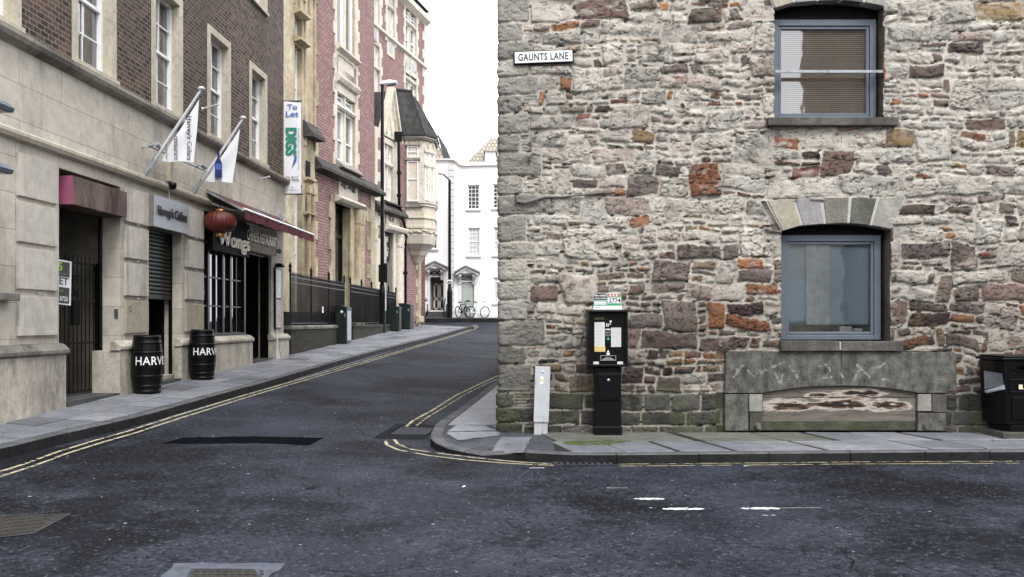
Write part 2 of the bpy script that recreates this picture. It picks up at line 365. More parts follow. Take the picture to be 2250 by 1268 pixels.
def poly_on(name, pts, m, zoff, zf=zroad, kind='structure'):
    """fills an outline drawn on the ground, following its slope"""
    P = [G(x, y, zf) for x, y in pts]; bm = bmesh.new(); bm.faces.new([bm.verts.new((p.x, p.y, 0)) for p in P]); bmesh.ops.triangulate(bm, faces=bm.faces[:])
    for _ in range(3): bmesh.ops.subdivide_edges(bm, edges=[e for e in bm.edges if e.calc_length() > .3], cuts=1)
    bmesh.ops.subdivide_edges(bm, edges=[e for e in bm.edges if e.calc_length() > .14], cuts=1)
    rj = random.Random(len(pts))
    for v in bm.verts: v.co.x += rj.uniform(-.014, .014); v.co.y += rj.uniform(-.022, .022)
    for v in bm.verts: v.co.z = zf(v.co.x, v.co.y) + zoff
    bmesh.ops.recalc_face_normals(bm, faces=bm.faces[:])
    if sum(f.normal.z for f in bm.faces) < 0: bmesh.ops.reverse_faces(bm, faces=bm.faces[:])
    me = bpy.data.meshes.new(name); bm.to_mesh(me); bm.free(); me.materials.append(m)
    o = bpy.data.objects.new(name, me); COL.objects.link(o)
    if kind: o['kind'] = kind
    return o
yl = [(-60, 1066), (0, 1048), (75, 1024), (150, 996), (230, 971), (300, 951), (400, 918), (560, 868), (700, 827), (843, 785), (900, 768), (960, 750), (1000, 738), (1035, 726), (1050, 719), (1044, 714)]
outer = [G(x, y) for x, y in yl]; inner = [p + Vector((-.14, .05, 0)) for p in outer]
rc = [(846, 967), (850, 978), (875, 989), (940, 1001), (1020, 1011), (1120, 1019), (1180, 1022), (1218, 1023)]
rc2 = [(866, 966), (874, 976), (905, 988), (960, 996), (1040, 1006), (1130, 1015), (1215, 1020)]
rs1 = [(1360, 1025), (1600, 1023), (1900, 1020), (2250, 1019), (2600, 1017)]; rs2 = [(1360, 1020.5), (1600, 1018.5), (1900, 1015.5), (2250, 1014), (2600, 1012)]
up1 = [(890, 940), (907, 925), (950, 902), (1000, 870), (1050, 846), (1106, 820)]; up2 = [(915, 936), (935, 920), (975, 896), (1020, 868), (1070, 843), (1108, 826)]
marking('road_marking', [outer, inner] + [[G(*p) for p in l] for l in (rc, rc2, up1)], .042, M_yel)
marking('road_marking', [[G(*p) for p in l] for l in (rs1, rs2, up2)], .034, worn('very_worn_yellow', (.40, .35, .19), .50, 7))
# short white dashes left of an old centre line
mb = MB()
for cx_, cy_, wd in ((1427, 1097, .27), (1503, 1119, .36), (1672, 1118, .34), (1690, 1133, .12)):
    a = G(cx_, cy_); hh_ = .085 if wd > .2 else .02; n_ = 14; up_ = [(a.x + wd * (k / n_ - .5), a.y + hh_ * (.5 * (math.sin(math.pi * min(1, max(.02, k / n_)) ) ** .35) + .10 * math.sin(k * 2.3 + cx_))) for k in range(n_ + 1)]; dn_ = [(a.x + wd * (k / n_ - .5), a.y - hh_ * (.5 * (math.sin(math.pi * min(1, max(.02, k / n_))) ** .35) + .10 * math.sin(k * 1.7 + cy_))) for k in range(n_ + 1)]
    for k in range(n_): mb.face([(p[0], p[1], zroad(p[0], p[1]) + .004) for p in (dn_[k], dn_[k + 1], up_[k + 1], up_[k])])
for cx_, cy_, wd, h in ((1356, 1073, .2, .010), (1180, 1029, .16, .03), (1760, 1117, .35, .008)):
    a = G(cx_, cy_); ribbon(mb, [a + Vector((-wd / 2, 0, 0)), a + Vector((wd / 2, .005, 0))], h)
o = mb.build('road_marking', M_wht); o['kind'] = 'structure'
M_gut = paint('damp_gutter', (.013, .014, .018), .8, var=.5, scale=30, bmp=.8, spec=.05)
poly_on('tarmac_patch', [(355, 976), (403, 962), (520, 959), (600, 960), (712, 963), (680, 979), (560, 974), (470, 975)], M_patch, .003)
poly_on('tarmac_patch', [(0, 1003), (120, 985), (235, 962), (330, 935), (350, 938), (230, 980), (90, 1016), (0, 1030)], M_gut, .0025)
poly_on('tarmac_patch', [(325, 918), (420, 896), (560, 850), (640, 826), (640, 834), (560, 860), (430, 903), (372, 917)], M_patchl, .003)
poly_on('tarmac_patch', [(640, 826), (800, 780), (1018, 720), (1022, 724), (800, 790), (645, 836)], M_patchl, .003)
poly_on('tarmac_patch', [(820, 963), (873, 930), (975, 936), (968, 944), (950, 960), (952, 966), (838, 965)], M_gut, .0025)
poly_on('tarmac_patch', [(960, 993), (1000, 990), (1150, 1006), (1300, 1014), (1215, 1019), (1040, 1005)], M_patchl, .003)
poly_on('tarmac_patch', [(330, 1290), (385, 1237), (632, 1238), (560, 1290)], M_patchl, .003)
poly_on('tarmac_patch', [(1250, 1000), (1700, 1003), (2250, 996), (2250, 1014), (1700, 1017), (1330, 1019)], M_kerb, .002)

# ---------------------------------------------------------------- pavements: slabs over dirt, kerb stones
def slab(mb, P, th=.04, mi=0):
    top = [Vector(p) for p in P]; n = len(top); bot = [p - Vector((0, 0, th)) for p in top]
    c = sum(top, Vector()) / n; ins = [p.lerp(c, .03) + Vector((0, 0, .006)) for p in top]
    mb.raw(ins, [tuple(range(n))], mi); mb.raw(ins + top, [(i + n, (i + 1) % n + n, (i + 1) % n, i) for i in range(n)], mi)
    mb.raw(top + bot, [(i + n, (i + 1) % n + n, (i + 1) % n, i) for i in range(n)], mi)
rnd = random.Random(3)
def lay(mb, fx0, fx1, Y0, Y1, zf, rows, length, skew=0, gap=.013, mos=None):
    """rows of slabs between two lines X=fx0(Y) (wall) and X=fx1(Y) (kerb)"""
    for r in range(len(rows) - 1):
        Y = Y0 - rnd.random() * length; a, b = rows[r], rows[r + 1]
        while Y < Y1:
            l = length * rnd.uniform(.7, 1.3); q = []; zj = rnd.uniform(-.004, .004)
            for (t, yy) in ((a, Y + gap), (b, Y + gap + skew * (b - a)), (b, Y + l - gap + skew * (b - a)), (a, Y + l - gap)):
                yy = min(max(yy, Y0), Y1); x = lerp(fx0(yy), fx1(yy), t); x += gap * (1 if t == a else -1) * (1 if fx1(yy) > fx0(yy) else -1)
                q.append(Vector((x, yy, zf(x, yy) + zj + rnd.uniform(-.002, .002))))
            if abs(q[0].y - q[3].y) > .03:
                slab(mb, q, mi=rnd.choice([0, 0, 0, 2, 2, 3]))
            Y += l
pv = MB(); lay(pv, lambda Y: fx(Y) - .35, lambda Y: kl(Y) - .15, 3.5, 23, zpl, [0, .36, .68, 1], .62, -.25)
lay(pv, lambda Y: fx(Y) - .9, lambda Y: kl(Y) - .15, 23, 44.2, zpl, [0, .2, .4, .6, .8, 1], .7, -.15)
pv.v = [tuple(v) for v in pv.v]
for o in [pv.build('pavement', [M_slab, M_slabg, M_slab2, M_slab3])]: o['kind'] = 'structure'
ysl = [y for y in np.arange(3.5, 44.6, .35)]
sheet('pavement_bed', [[(lerp(fx(y) - 1.6, kl(y) - .1, t), y, zpl(lerp(fx(y) - 1.6, kl(y) - .1, t), y) - .008) for t in (0, .25, .5, .75, 1)] for y in ysl], M_joint)
# right-hand pavement: front strip along the rubble wall, side strip up the lane
def ykf(X): return interp(X, [(-1.0, 10.6), (-.74, 10.36), (-.4, 10.12), (0, 9.86), (.4, 9.68), (.8, 9.62), (14, 10.35)])
pr = MB(); X = .28
while X < 13:
    l = rnd.uniform(.5, .72)
    for a, b in ((0, .5), (.5, 1)):
        q = []; off = rnd.uniform(-.06, .06)
        for (t, xx) in ((a, X + .016), (a, X + l - .016), (b, X + l - .016), (b, X + .016)):
            xx2 = xx + (1 - t) * .42 + off; yy = lerp(ykf(xx2) + .15, 11.46, t) + (.022 if t == a else -.022); q.append(Vector((xx2, yy, zpr(xx2, yy) + rnd.uniform(-.003, .003))))
        slab(pr, q, mi=1 if (q[0].x < 3.4 and b == 1) else rnd.choice([0, 0, 2]))
    X += l
Y = 12.0
while Y < 21:
    l = .85; q = [Vector((x, y, zpr(x, y))) for x, y in ((kr(Y) + .16, Y), (-.12 + .1 * (Y - 11.5), Y), (-.12 + .1 * (Y + l - 11.5), Y + l - .01), (kr(Y + l) + .16, Y + l - .01))]; slab(pr, q); Y += l
pr.build('pavement', [M_slab, M_slabg, M_slab2, M_slab3])['kind'] = 'structure'
# bed of the right pavement with its rounded corner in patched tarmac
cor = [(-1.07, 12.2), (-1.06, 11.2), (-1.0, 10.75), (-.88, 10.50), (-.66, 10.30), (-.3, 10.05), (.1, 9.82)]
bmv = MB(); rows = []
path = [(kr(y), y) for y in (30, 25, 21, 19.4, 17, 15.5, 14, 13)] + cor + [(x, ykf(x)) for x in (.6, 1, 2, 3, 4, 5, 6, 7, 8, 10, 14)]
inn = [(.1 + .1 * (y - 11.5), y) for (_, y) in path[:8]] + [(0, 12.2), (0, 11.5), (0, 11.48), (.02, 11.46), (.05, 11.46), (.1, 11.46), (.3, 11.46)] + [(x, 11.52) for x in (.6, 1, 2, 3, 4, 5, 6, 7, 8, 10, 14)]
for (a, b) in zip(path, inn):
    rows.append([(lerp(a[0], b[0], t), lerp(a[1], b[1], t), zpr(lerp(a[0], b[0], t), lerp(a[1], b[1], t)) - .007) for t in (.02, .2, .4, .6, .8, 1.0)])
M_path = stone('footway_tarmac', (.05, .052, .062), (.09, .092, .105), (.025, .025, .028), scale=2, stain=.6, grain=90, bmp=.9)
rr = sheet('pavement_bed', rows, M_path)
sheet('pavement_bed', [[(x, lerp(ykf(x) + .13, 11.5, t), zpr(x, lerp(ykf(x) + .13, 11.5, t)) - .003) for t in (0, .25, .5, .75, 1)] for x in np.arange(.5, 13, .3)], M_joint)
def kerb(mb, pts, zf, drop, w=.15, length=.9, side=1, zt=.002):
    P = [Vector(p) for p in pts]; L = [0]
    for i in range(1, len(P)): L.append(L[-1] + (P[i] - P[i - 1]).length)
    def at(t):
        i = int(np.searchsorted(L, t)) ; i = min(max(i, 1), len(P) - 1); k = (t - L[i - 1]) / max(1e-6, L[i] - L[i - 1]); d = (P[i] - P[i - 1]).normalized()
        return P[i - 1].lerp(P[i], k), Vector((-d.y, d.x)) * side
    t = 0
    while t < L[-1]:
        e = min(t + length * rnd.uniform(.75, 1.2), L[-1]); n = max(1, int((e - t) / .22)); j = rnd.uniform(-.004, .004); sec = []
        for k in range(n + 1):
            p, nn = at(lerp(t + .005, e - .005, k / n)); q = p + nn * w; dz = drop(p.x, p.y) if callable(drop) else drop
            z0 = zf(p.x, p.y) + zt + j; z1 = zf(q.x, q.y) + zt + j
            sec.append([(p.x, p.y, z0 - dz - .06), (p.x, p.y, z0 - .012), (p.x + nn.x * .014, p.y + nn.y * .014, z0), (q.x, q.y, z1), (q.x, q.y, z1 - .08)])
        for a, b in zip(sec, sec[1:]):
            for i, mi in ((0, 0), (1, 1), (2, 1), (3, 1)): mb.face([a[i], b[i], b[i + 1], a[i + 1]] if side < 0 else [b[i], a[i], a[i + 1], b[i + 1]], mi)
        for s_, rev in ((sec[0], 0), (sec[-1], 1)): mb.face(s_ if (rev ^ (side > 0)) else s_[::-1], 0)
        t = e
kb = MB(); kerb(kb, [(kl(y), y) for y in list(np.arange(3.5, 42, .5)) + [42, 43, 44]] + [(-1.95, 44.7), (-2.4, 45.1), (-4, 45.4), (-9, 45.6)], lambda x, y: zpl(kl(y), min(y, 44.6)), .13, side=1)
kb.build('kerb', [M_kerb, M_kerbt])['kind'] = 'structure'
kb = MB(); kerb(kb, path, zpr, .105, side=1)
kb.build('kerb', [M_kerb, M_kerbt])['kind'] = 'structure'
for q_, m_ in (([(1078, 994), (1102, 960), (1168, 960), (1150, 995)], M_slab), ([(985, 948), (1040, 903), (1100, 905), (1098, 946)], M_slab), ([(980, 953), (984, 950), (1098, 948), (1098, 958), (1005, 968)], M_slab)): poly_on('pavement_slab', q_, m_, .002, zpr)
poly_on('moss_patch', [(1230, 975), (1290, 960), (1370, 960), (1392, 968), (1340, 979), (1270, 980)], M_moss, .006, zpr, 'stuff')
# ================================================================ RUBBLE STONE BUILDING (right)
RW = 11.5; RX = -.13
def wx(x): return (x - CX) * RW / F
def wz(y): return CAMZ + (HZ - y) * RW / F
def hash2(ix, iy, seed):
    h = (ix.astype(np.int64) * 374761393 + iy.astype(np.int64) * 668265263 + seed * 1442695041) & 0x7fffffff
    h = ((h ^ (h >> 13)) * 1274126177) & 0x7fffffff
    return ((h ^ (h >> 16)) & 0xffff) / 65535.0
def vn(x, y, seed=0):
    ix, iy = np.floor(x), np.floor(y); tx, ty = x - ix, y - iy; tx = tx * tx * (3 - 2 * tx); ty = ty * ty * (3 - 2 * ty)
    a = hash2(ix, iy, seed); b = hash2(ix + 1, iy, seed); c = hash2(ix, iy + 1, seed); d = hash2(ix + 1, iy + 1, seed)
    return (a + (b - a) * tx) * (1 - ty) + (c + (d - c) * tx) * ty
def fbm(x, y, o=4, seed=0, g=.5):
    s = np.zeros_like(x); a = 1; t = 0
    for k in range(o): s += a * vn(x * 2 ** k, y * 2 ** k, seed + k * 17); t += a; a *= g
    return s / t
def sst(a, b, x): t = np.clip((x - a) / (b - a), 0, 1); return t * t * (3 - 2 * t)
def s2l(c): return tuple(((v / 255 + .055) / 1.055) ** 2.4 if v > 10 else v / 255 / 12.92 for v in c)

WINS = [dict(x0=wx(1716), x1=wx(1956), z0=wz(750), zs=wz(508), zc=wz(491)), dict(x0=wx(1700), x1=wx(1941), z0=wz(262), zs=wz(17), zc=wz(0))]
LINT = (wx(1592), wx(2099), wz(864), wz(772)); BOARD = (wx(1676), wx(2013), wz(944), wz(862), wz(847))
def rubble():
    U0, U1, Z0, Z1, C = -7.0, 8.8, .02, 6.9, .04
    NU, NZ = int((U1 - U0) / C), int((Z1 - Z0) / C)
    occ = -np.ones((NZ, NU), int); rects = []; rg = random.Random(11)
    def put(i, j, w, h, kind): occ[j:j + h, i:i + w] = len(rects); rects.append((U0 + i * C, U0 + (i + w) * C, Z0 + j * C, Z0 + (j + h) * C, kind))
    PL = int((.70 - Z0) / C)
    ic = int((0 - U0) / C); j = 0; k = 0
    while j < NZ:                                                    # corner stones
        h = rg.choice([6, 7, 8, 9]) if j >= PL else rg.choice([5, 6])
        if j < PL and j + h > PL - 2: h = PL - j
        h = min(h, NZ - j)
        a, b = ((6, 11) if k % 2 else (11, 6)); a += rg.randint(-1, 2); b += rg.randint(-2, 3)
        put(ic - a, j, a + b, h, 2 if j >= PL else 3); j += h; k += 1
    def runs(j0, h, fn):
        """free stretches of one course"""
        i = 0
        while i < NU:
            if (occ[j0:j0 + h, i] >= 0).any(): i += 1; continue
            w = 1
            while i + w < NU and (occ[j0:j0 + h, i + w] < 0).all(): w += 1
            fn(i, w); i += w
    def fill(i, w, j0, h, depth=0):
        e = i + w
        while i < e:
            tw = int(max(3, min(22, h * rg.uniform(1.1, 3.4) + 1))) if j0 >= PL else rg.randint(8, 15)
            if rg.random() < .12 and j0 >= PL: tw = rg.choice([2, 3])
            if e - i - tw < 3: tw = e - i
            if depth == 0 and h >= 4 and j0 >= PL and rg.random() < .42:        # a stretch of two thinner layers
                tw = min(e - i, rg.randint(9, 26)); hs = rg.randint(2, h - 2) if h > 4 else 2
                fill(i, tw, j0, hs, 1); fill(i, tw, j0 + hs, h - hs, 1)
            else: put(i, j0, tw, h, 0 if j0 >= PL else 1)
            i += tw
    # courses, then a few big stones rising through two of them
    cs, j = [], 0
    while j < NZ:
        h = (5 if PL - j >= 8 else PL - j) if j < PL else min(rg.choice([3, 4, 4, 5, 5, 6, 7]), NZ - j)
        cs.append((j, h)); j += h
    for a, b in zip(cs, cs[1:]):
        if a[0] < PL or a[1] + b[1] > 11: continue
        for _ in range(int(NU / 42)):
            w = rg.randint(6, 13); i = rg.randint(0, NU - w - 1)
            if (occ[a[0]:b[0] + b[1], max(0, i - 3):i + w + 3] < 0).all(): put(i, a[0], w, a[1] + b[1] - rg.choice([0, 0, 1]), 0)
    for j0, h in cs: runs(j0, h, lambda i, w: fill(i, w, j0, h))
    for j0 in range(NZ):
        runs(j0, 1, lambda i, w: put(i, j0, w, 1, 0 if j0 >= PL else 1))
    Rr = np.array([r[:4] for r in rects]); kind = np.array([r[4] for r in rects]); n = len(rects); rs = np.random.RandomState(5)
    us = np.concatenate([np.arange(U0, -.35, .07), np.arange(-.35, U1, .0115)]); zs = np.arange(.02, Z1, .0115)
    U, Z = np.meshgrid(us, zs); sh = U.shape
    wu = (fbm(U * 5, Z * 5, 3, 1) - .5) * .07 + (fbm(U * 26, Z * 26, 3, 2) - .5) * .018
    wz_ = (fbm(U * 1.7, Z * 2.5, 3, 3) - .5) * .16 + (fbm(U * 26, Z * 26, 3, 4) - .5) * .018
    hm_c = .026 * np.exp(-(np.abs(U) / .10) ** 2); pl = (Z < .72); amp = np.where(pl, .3, 1.0) * (.35 + .65 * sst(.25, .9, np.abs(U - .15)))
    Up, Zp = U + wu * amp, Z + wz_ * amp
    ii = np.clip(((Up - U0) / C).astype(int), 0, NU - 1); jj = np.clip(((Zp - Z0) / C).astype(int), 0, NZ - 1); ID = occ[jj, ii]
    r = Rr[ID]; uc = (r[..., 0] + r[..., 1]) / 2; zc = (r[..., 2] + r[..., 3]) / 2; hw = (r[..., 1] - r[..., 0]) / 2; hh = (r[..., 3] - r[..., 2]) / 2
    sk = rs.uniform(-.10, .10, n)[ID] * (kind[ID] == 0); sk2 = rs.uniform(-.35, .35, n)[ID] * (kind[ID] == 0)
    du = np.abs(Up - uc + sk2 * (Zp - zc)); dz = np.abs(Zp - zc + sk * (Up - uc)); rad = rs.uniform(.012, .06, n)[ID]; rad = np.minimum(rad, np.minimum(hw, hh) * .9)
    qx, qz = du - hw + rad, dz - hh + rad
    d = -(np.sqrt(np.maximum(qx, 0) ** 2 + np.maximum(qz, 0) ** 2) + np.minimum(np.maximum(qx, qz), 0) - rad)
    mg = rs.uniform(.004, .016, n)[ID]; mg = np.where(kind[ID] > 0, .006, mg)
    small = (hh < .045)
    nb = fbm(U * 40, Z * 40, 3, 9)
    mask = sst(0, .011, d - mg + (nb - .5) * .02)
    # per stone relief
    basep = rs.uniform(-.010, .020, n)[ID]; rough = (rs.uniform(.45, 1.15, n) ** 1.6)[ID]; tiltu = rs.uniform(-.09, .09, n)[ID]; tiltz = rs.uniform(-.10, .10, n)[ID]
    off = rs.uniform(0, 100, n)[ID]
    # split-face relief: terraces with sharp lips
    n1 = fbm(U * 7 + off, Z * 12 + off, 4, 20); n2 = fbm(U * 22 + off, Z * 30 + off, 3, 31)
    ridge = 1 - np.abs(2 * fbm(U * 9 + off, Z * 16 + off, 3, 44) - 1)
    terr = np.floor(n1 * 6) / 6 + sst(.7, 1, (n1 * 6) % 1) / 6
    hs = basep + .019 * (1 - np.exp(-np.maximum(d - mg, 0) / .022)) + rough * (.032 * (terr - .5) + .014 * (n2 - .5) - .017 * sst(.90, .975, ridge)) + tiltu * (Up - uc) + tiltz * (Zp - zc)
    hs = np.where(kind[ID] == 1, hs * .75 + .004, hs); hs = np.where(kind[ID] >= 2, .002 + .016 * (1 - np.exp(-np.maximum(d - mg, 0) / .018)) + .030 * (terr - .5) + .012 * (n2 - .5) - .012 * sst(.9, .97, ridge), hs)
    mn = fbm(U * 18, Z * 18, 4, 61); hm = -.004 + .020 * (mn - .5) + .006 * (fbm(U * 70, Z * 70, 2, 62) - .5)
    pit = sst(.66, .74, fbm(U * 11, Z * 26, 4, 77)) ; hm = hm - .022 * pit - hm_c
    h = hm + (np.maximum(hs, hm + .0) - hm) * mask
    h += np.where(Z < .70, .022, .022 * (1 - sst(.70, .715, Z)))
    # colours
    pale = [(182, 177, 166), (170, 166, 157), (186, 179, 167), (158, 155, 147), (174, 165, 155), (148, 144, 136)]
    pink = [(174, 158, 150), (164, 147, 139), (154, 136, 128)]
    dark = [(86, 68, 64), (74, 60, 58), (98, 80, 73), (100, 90, 80)]
    ochre = [(150, 128, 96), (138, 116, 84), (128, 112, 92)]
    rust = [(150, 102, 72), (158, 110, 76), (126, 84, 64), (104, 64, 54)]
    brown = [(112, 100, 92), (98, 84, 78), (120, 100, 92), (104, 92, 88)]
    grey = [(160, 156, 147), (144, 141, 133), (132, 129, 122), (152, 148, 139)]
    moss = [(86, 86, 76), (76, 78, 68), (94, 92, 84), (104, 104, 100), (82, 82, 78)]
    rg = random.Random(21); bc = np.zeros((n, 3)); butter = np.zeros(n)
    for k_, (a, b, c, e, kd) in enumerate(rects):
        um, zm = (a + b) / 2, (c + e) / 2; low = 1 / (1 + math.exp((zm - 1.75 - (.45 if um > 1.2 else -.7)) * 2.6)) if um > .6 else (.25 if zm < 2 else 0)
        if kd == 1 or kd == 3: p = moss
        elif kd == 2: p = grey if rg.random() < .9 else pale
        else:
            wts = [(pale, .66 * (1 - low) + .08), (pink, .11 + .08 * low), (dark, .07 + .15 * low), (ochre, .11 + .08 * low), (rust, .09 + .16 * low), (brown, .09 + .44 * low), (grey, .10)]
            if (b - a) * (e - c) > .085: wts = [(q, w * (.25 if q in (dark, rust, ochre) else 1)) for q, w in wts]
            t = rg.random() * sum(w for _, w in wts); p = pale
            for q, w in wts:
                t -= w
                if t <= 0: p = q; break
        cc = rg.choice(p); f = rg.uniform(.88, 1.1); bc[k_] = s2l([min(255, v * f) for v in cc]); butter[k_] = rg.uniform(.15, .8) if p in (pale, pink, grey) and kd == 0 else rg.uniform(0, .12)
    colr = bc[ID]; v = fbm(U * 4 + off, Z * 6 + off, 5, 90); v2 = fbm(U * 30 + off, Z * 34 + off, 4, 91, .65)
    colr = colr * (.62 + .5 * v + .30 * v2)[..., None] * np.array([1.0, 1.0, 1.0])
    alt = np.roll(bc, 3, axis=0)[ID]; am = sst(.60, .72, fbm(U * 5 + off, Z * 9 + off, 4, 95)) * .55; colr = colr * (1 - am)[..., None] + alt * am[..., None]
    blk = sst(.64, .74, fbm(U * 13 + off * 2, Z * 13, 4, 97)) * rs.uniform(0, .8, n)[ID]; colr = colr * (1 - .8 * blk)[..., None] * (1 - .6 * sst(.90, .97, ridge) * (kind[ID] == 0))[..., None]  # ridge cracks darkened in the colour, shade that the soft light leaves weak
    mort_hi, mort_lo = np.array(s2l((190, 183, 171))), np.array(s2l((184, 176, 164)))
    mt = sst(.9, 3.2, Z + (fbm(U, Z, 3, 99) - .5) * 1.6); mcol = mort_lo + (mort_hi - mort_lo) * mt[..., None]
    mcol = mcol * (.70 + .6 * fbm(U * 20, Z * 20, 4, 101, .65))[..., None] * (1 - .75 * pit)[..., None]  # pits darkened in the mortar colour: dirt plus the shade of the holes
    gm = sst(.45, .7, fbm(U * 2.5, Z * 2.5, 3, 102)); mcol = mcol * (1 - .22 * gm)[..., None]
    bt = butter[ID] * sst(.35, .6, fbm(U * 9, Z * 14, 4, 103)) ; bt = np.clip(bt * 1.6, 0, .8)
    soot = (1 - sst(.8, 3.0, Z)) * sst(.25, .6, fbm(U * .7, Z * .9, 3, 106)); colr = colr * (1 - .52 * soot)[..., None]; mcol = mcol * (1 - .25 * soot)[..., None]
    m_ = mask * (1 - bt); col = mcol * (1 - m_)[..., None] + colr * m_[..., None]
    # thin dark lip along stretches of the stone edges, soot and moss by the pavement
    edge = sst(.0, .006, d - mg) * (1 - sst(.006, .018, d - mg)) * sst(.55, .7, fbm(U * 6, Z * 6, 3, 104)); col = col * (1 - .65 * edge)[..., None]
    ms = sst(.46, .62, fbm(U * 3, Z * 3, 4, 105)) * (1 - sst(.35, .95, Z)) ; mc = np.array(s2l((78, 84, 56))); col = col * (1 - .55 * ms)[..., None] + mc * (.55 * ms)[..., None]
    # no relief under the dressed stones laid over the rubble
    def under(u0, u1, z0, z1): return (U > u0) & (U < u1) & (Z > z0) & (Z < z1)
    flat = under(LINT[0] + .01, LINT[1] - .01, -.1, LINT[3] - .01)
    for w in WINS: flat |= under(w['x0'] - .17, w['x1'] + .17, w['zs'] + .02, w['zs'] + .40) & (np.abs(U - (w['x0'] + w['x1']) / 2) < (.70 + (Z - w['zs']) * .42))
    h = np.where(flat, -.03, h)
    # place: wrap round the corner
    X = np.where(U >= 0, RX + U, 0.0); Y = np.where(U >= 0, RW - h, 0.0); rc_ = .05
    s_ = -U; ang = np.clip(s_ / rc_, 0, 1) * (math.pi / 2)
    sx, sy = .10, .995
    m = U < 0
    # side wall runs back from the corner, leaning right by .1 per metre
    cxn, cyn = -np.sin(ang), -np.cos(ang)
    bx = RX + rc_ * 0 - rc_ * np.sin(ang) + np.maximum(s_ - rc_, 0) * sx; by = RW + rc_ * (1 - np.cos(ang)) + np.maximum(s_ - rc_, 0) * sy
    X = np.where(m, bx + cxn * h, X); Y = np.where(m, by + cyn * h, Y)
    # near the corner the front also rounds off
    cr = (U >= 0) & (U < .06); Y = np.where(cr, Y + 0.0, Y)
    V = np.stack([X, Y, Z], -1).reshape(-1, 3)
    nr, nc = sh; idx = np.arange(nr * nc).reshape(sh); q = np.stack([idx[:-1, :-1], idx[:-1, 1:], idx[1:, 1:], idx[1:, :-1]], -1).reshape(-1, 4)
    um = (U[:-1, :-1] + .006).reshape(-1) + RX; zm = (Z[:-1, :-1] + .006).reshape(-1); keep = np.ones(len(q), bool)
    for w in WINS:
        half = (w['x1'] - w['x0']) / 2; top = w['zs'] + (w['zc'] - w['zs']) * (1 - ((um - (w['x0'] + w['x1']) / 2) / half) ** 2) + .012
        jit = .018 * (fbm(um * 0 + 3, zm * 14, 3, 120) - .5); keep &= ~((um > w['x0'] + jit) & (um < w['x1'] + jit * 1.5) & (zm > w['z0'] - .03) & (zm < top))
    keep &= ~((um > BOARD[0] - .02) & (um < BOARD[1] + .02) & (zm > .05) & (zm < BOARD[3] + .12) & (zm < BOARD[4] + .03))
    q = q[keep]
    me = bpy.data.meshes.new('rubble_wall'); me.vertices.add(len(V)); me.vertices.foreach_set('co', V.ravel()); me.loops.add(len(q) * 4); me.polygons.add(len(q))
    me.loops.foreach_set('vertex_index', q.ravel()); me.polygons.foreach_set('loop_start', np.arange(0, len(q) * 4, 4)); me.polygons.foreach_set('loop_total', np.full(len(q), 4))
    me.update(calc_edges=True); me.polygons.foreach_set('use_smooth', np.ones(len(q), bool))
    ca = me.color_attributes.new('stone', 'FLOAT_COLOR', 'POINT'); cc = np.ones((len(V), 4), np.float32); cc[:, :3] = np.clip(col, 0, 1).reshape(-1, 3); ca.data.foreach_set('color', cc.ravel())
    m2, b = base('rubble', .88, 0, .2); N, L = nodes(m2); at = N.new('ShaderNodeAttribute'); at.attribute_name = 'stone'
    cl = mixc(m2, ramp(m2, nz(m2, 60, 5, .75), .35, .65), at.outputs[0], (.68, .68, .68), 'MULTIPLY')
    L.new(cl, b.inputs['Base Color']); bump(m2, b, nz(m2, 55, 5, .7), .7, .006)
    me.materials.append(m2); o = bpy.data.objects.new('wall', me); COL.objects.link(o); return o

rb = thing('stone_building', 'rubble stone building on the street corner with blue-grey framed windows', 'building', (0, 0, 0))
rw = rubble(); rw.parent = rb
M_dress = stone('dressed_stone', (.27, .26, .225), (.36, .345, .31), (.13, .125, .11), scale=4, stain=.45, bmp=.5)
M_dress2 = stone('dark_dressed_stone', (.10, .10, .085), (.16, .155, .135), (.04, .04, .036), scale=6, stain=.6, bmp=.7)
M_dress3 = stone('grey_dressed_stone', (.17, .165, .14), (.24, .23, .20), (.05, .05, .045), scale=6, stain=.7, bmp=.7)
M_lav = stone('lilac_dressed_stone', (.26, .25, .255), (.34, .325, .325), (.16, .15, .15), scale=4, stain=.3, bmp=.5)
M_buff = stone('buff_dressed_stone', (.32, .29, .22), (.40, .365, .285), (.19, .17, .13), scale=4, stain=.3, bmp=.5)
M_lint = stone('sooty_lintel', (.085, .083, .072), (.19, .185, .165), (.018, .018, .015), scale=9, stain=.9, bmp=.9, grain=25)
M_sill = stone('grimy_sill', (.09, .085, .074), (.14, .13, .115), (.028, .028, .025), scale=4, stain=.9, bmp=.5)
M_mort = stone('pale_mortar', (.46, .44, .40), (.54, .52, .48), (.3, .28, .25), scale=8, stain=.3, bmp=.5)
M_jamb = stone('rough_jamb', (.10, .085, .075), (.17, .145, .13), (.03, .028, .026), scale=4, stain=.8, bmp=1)
mb = MB(); mb.box(RX + .12, 14, RW + .62, RW + 14, -.1, 9.5); mb.box(8.6, 14, RW + .02, RW + .62, -.1, 9.5); mb.box(RX + .2, 8.6, RW + .04, RW + .62, 6.88, 9.5)
mb.build('wall', bricks('upper_rubble', (.20, .19, .18), (.34, .32, .30), (.42, .40, .37), w=.34, h=.13, ms=.02, bmp=.9), rb)
mb = MB(); mb.prism([(.1, 9.5), (14.3, 9.5), (6.8, 12.5)], RW - .1, RW + 14); mb.build('roof', M_slate, rb)
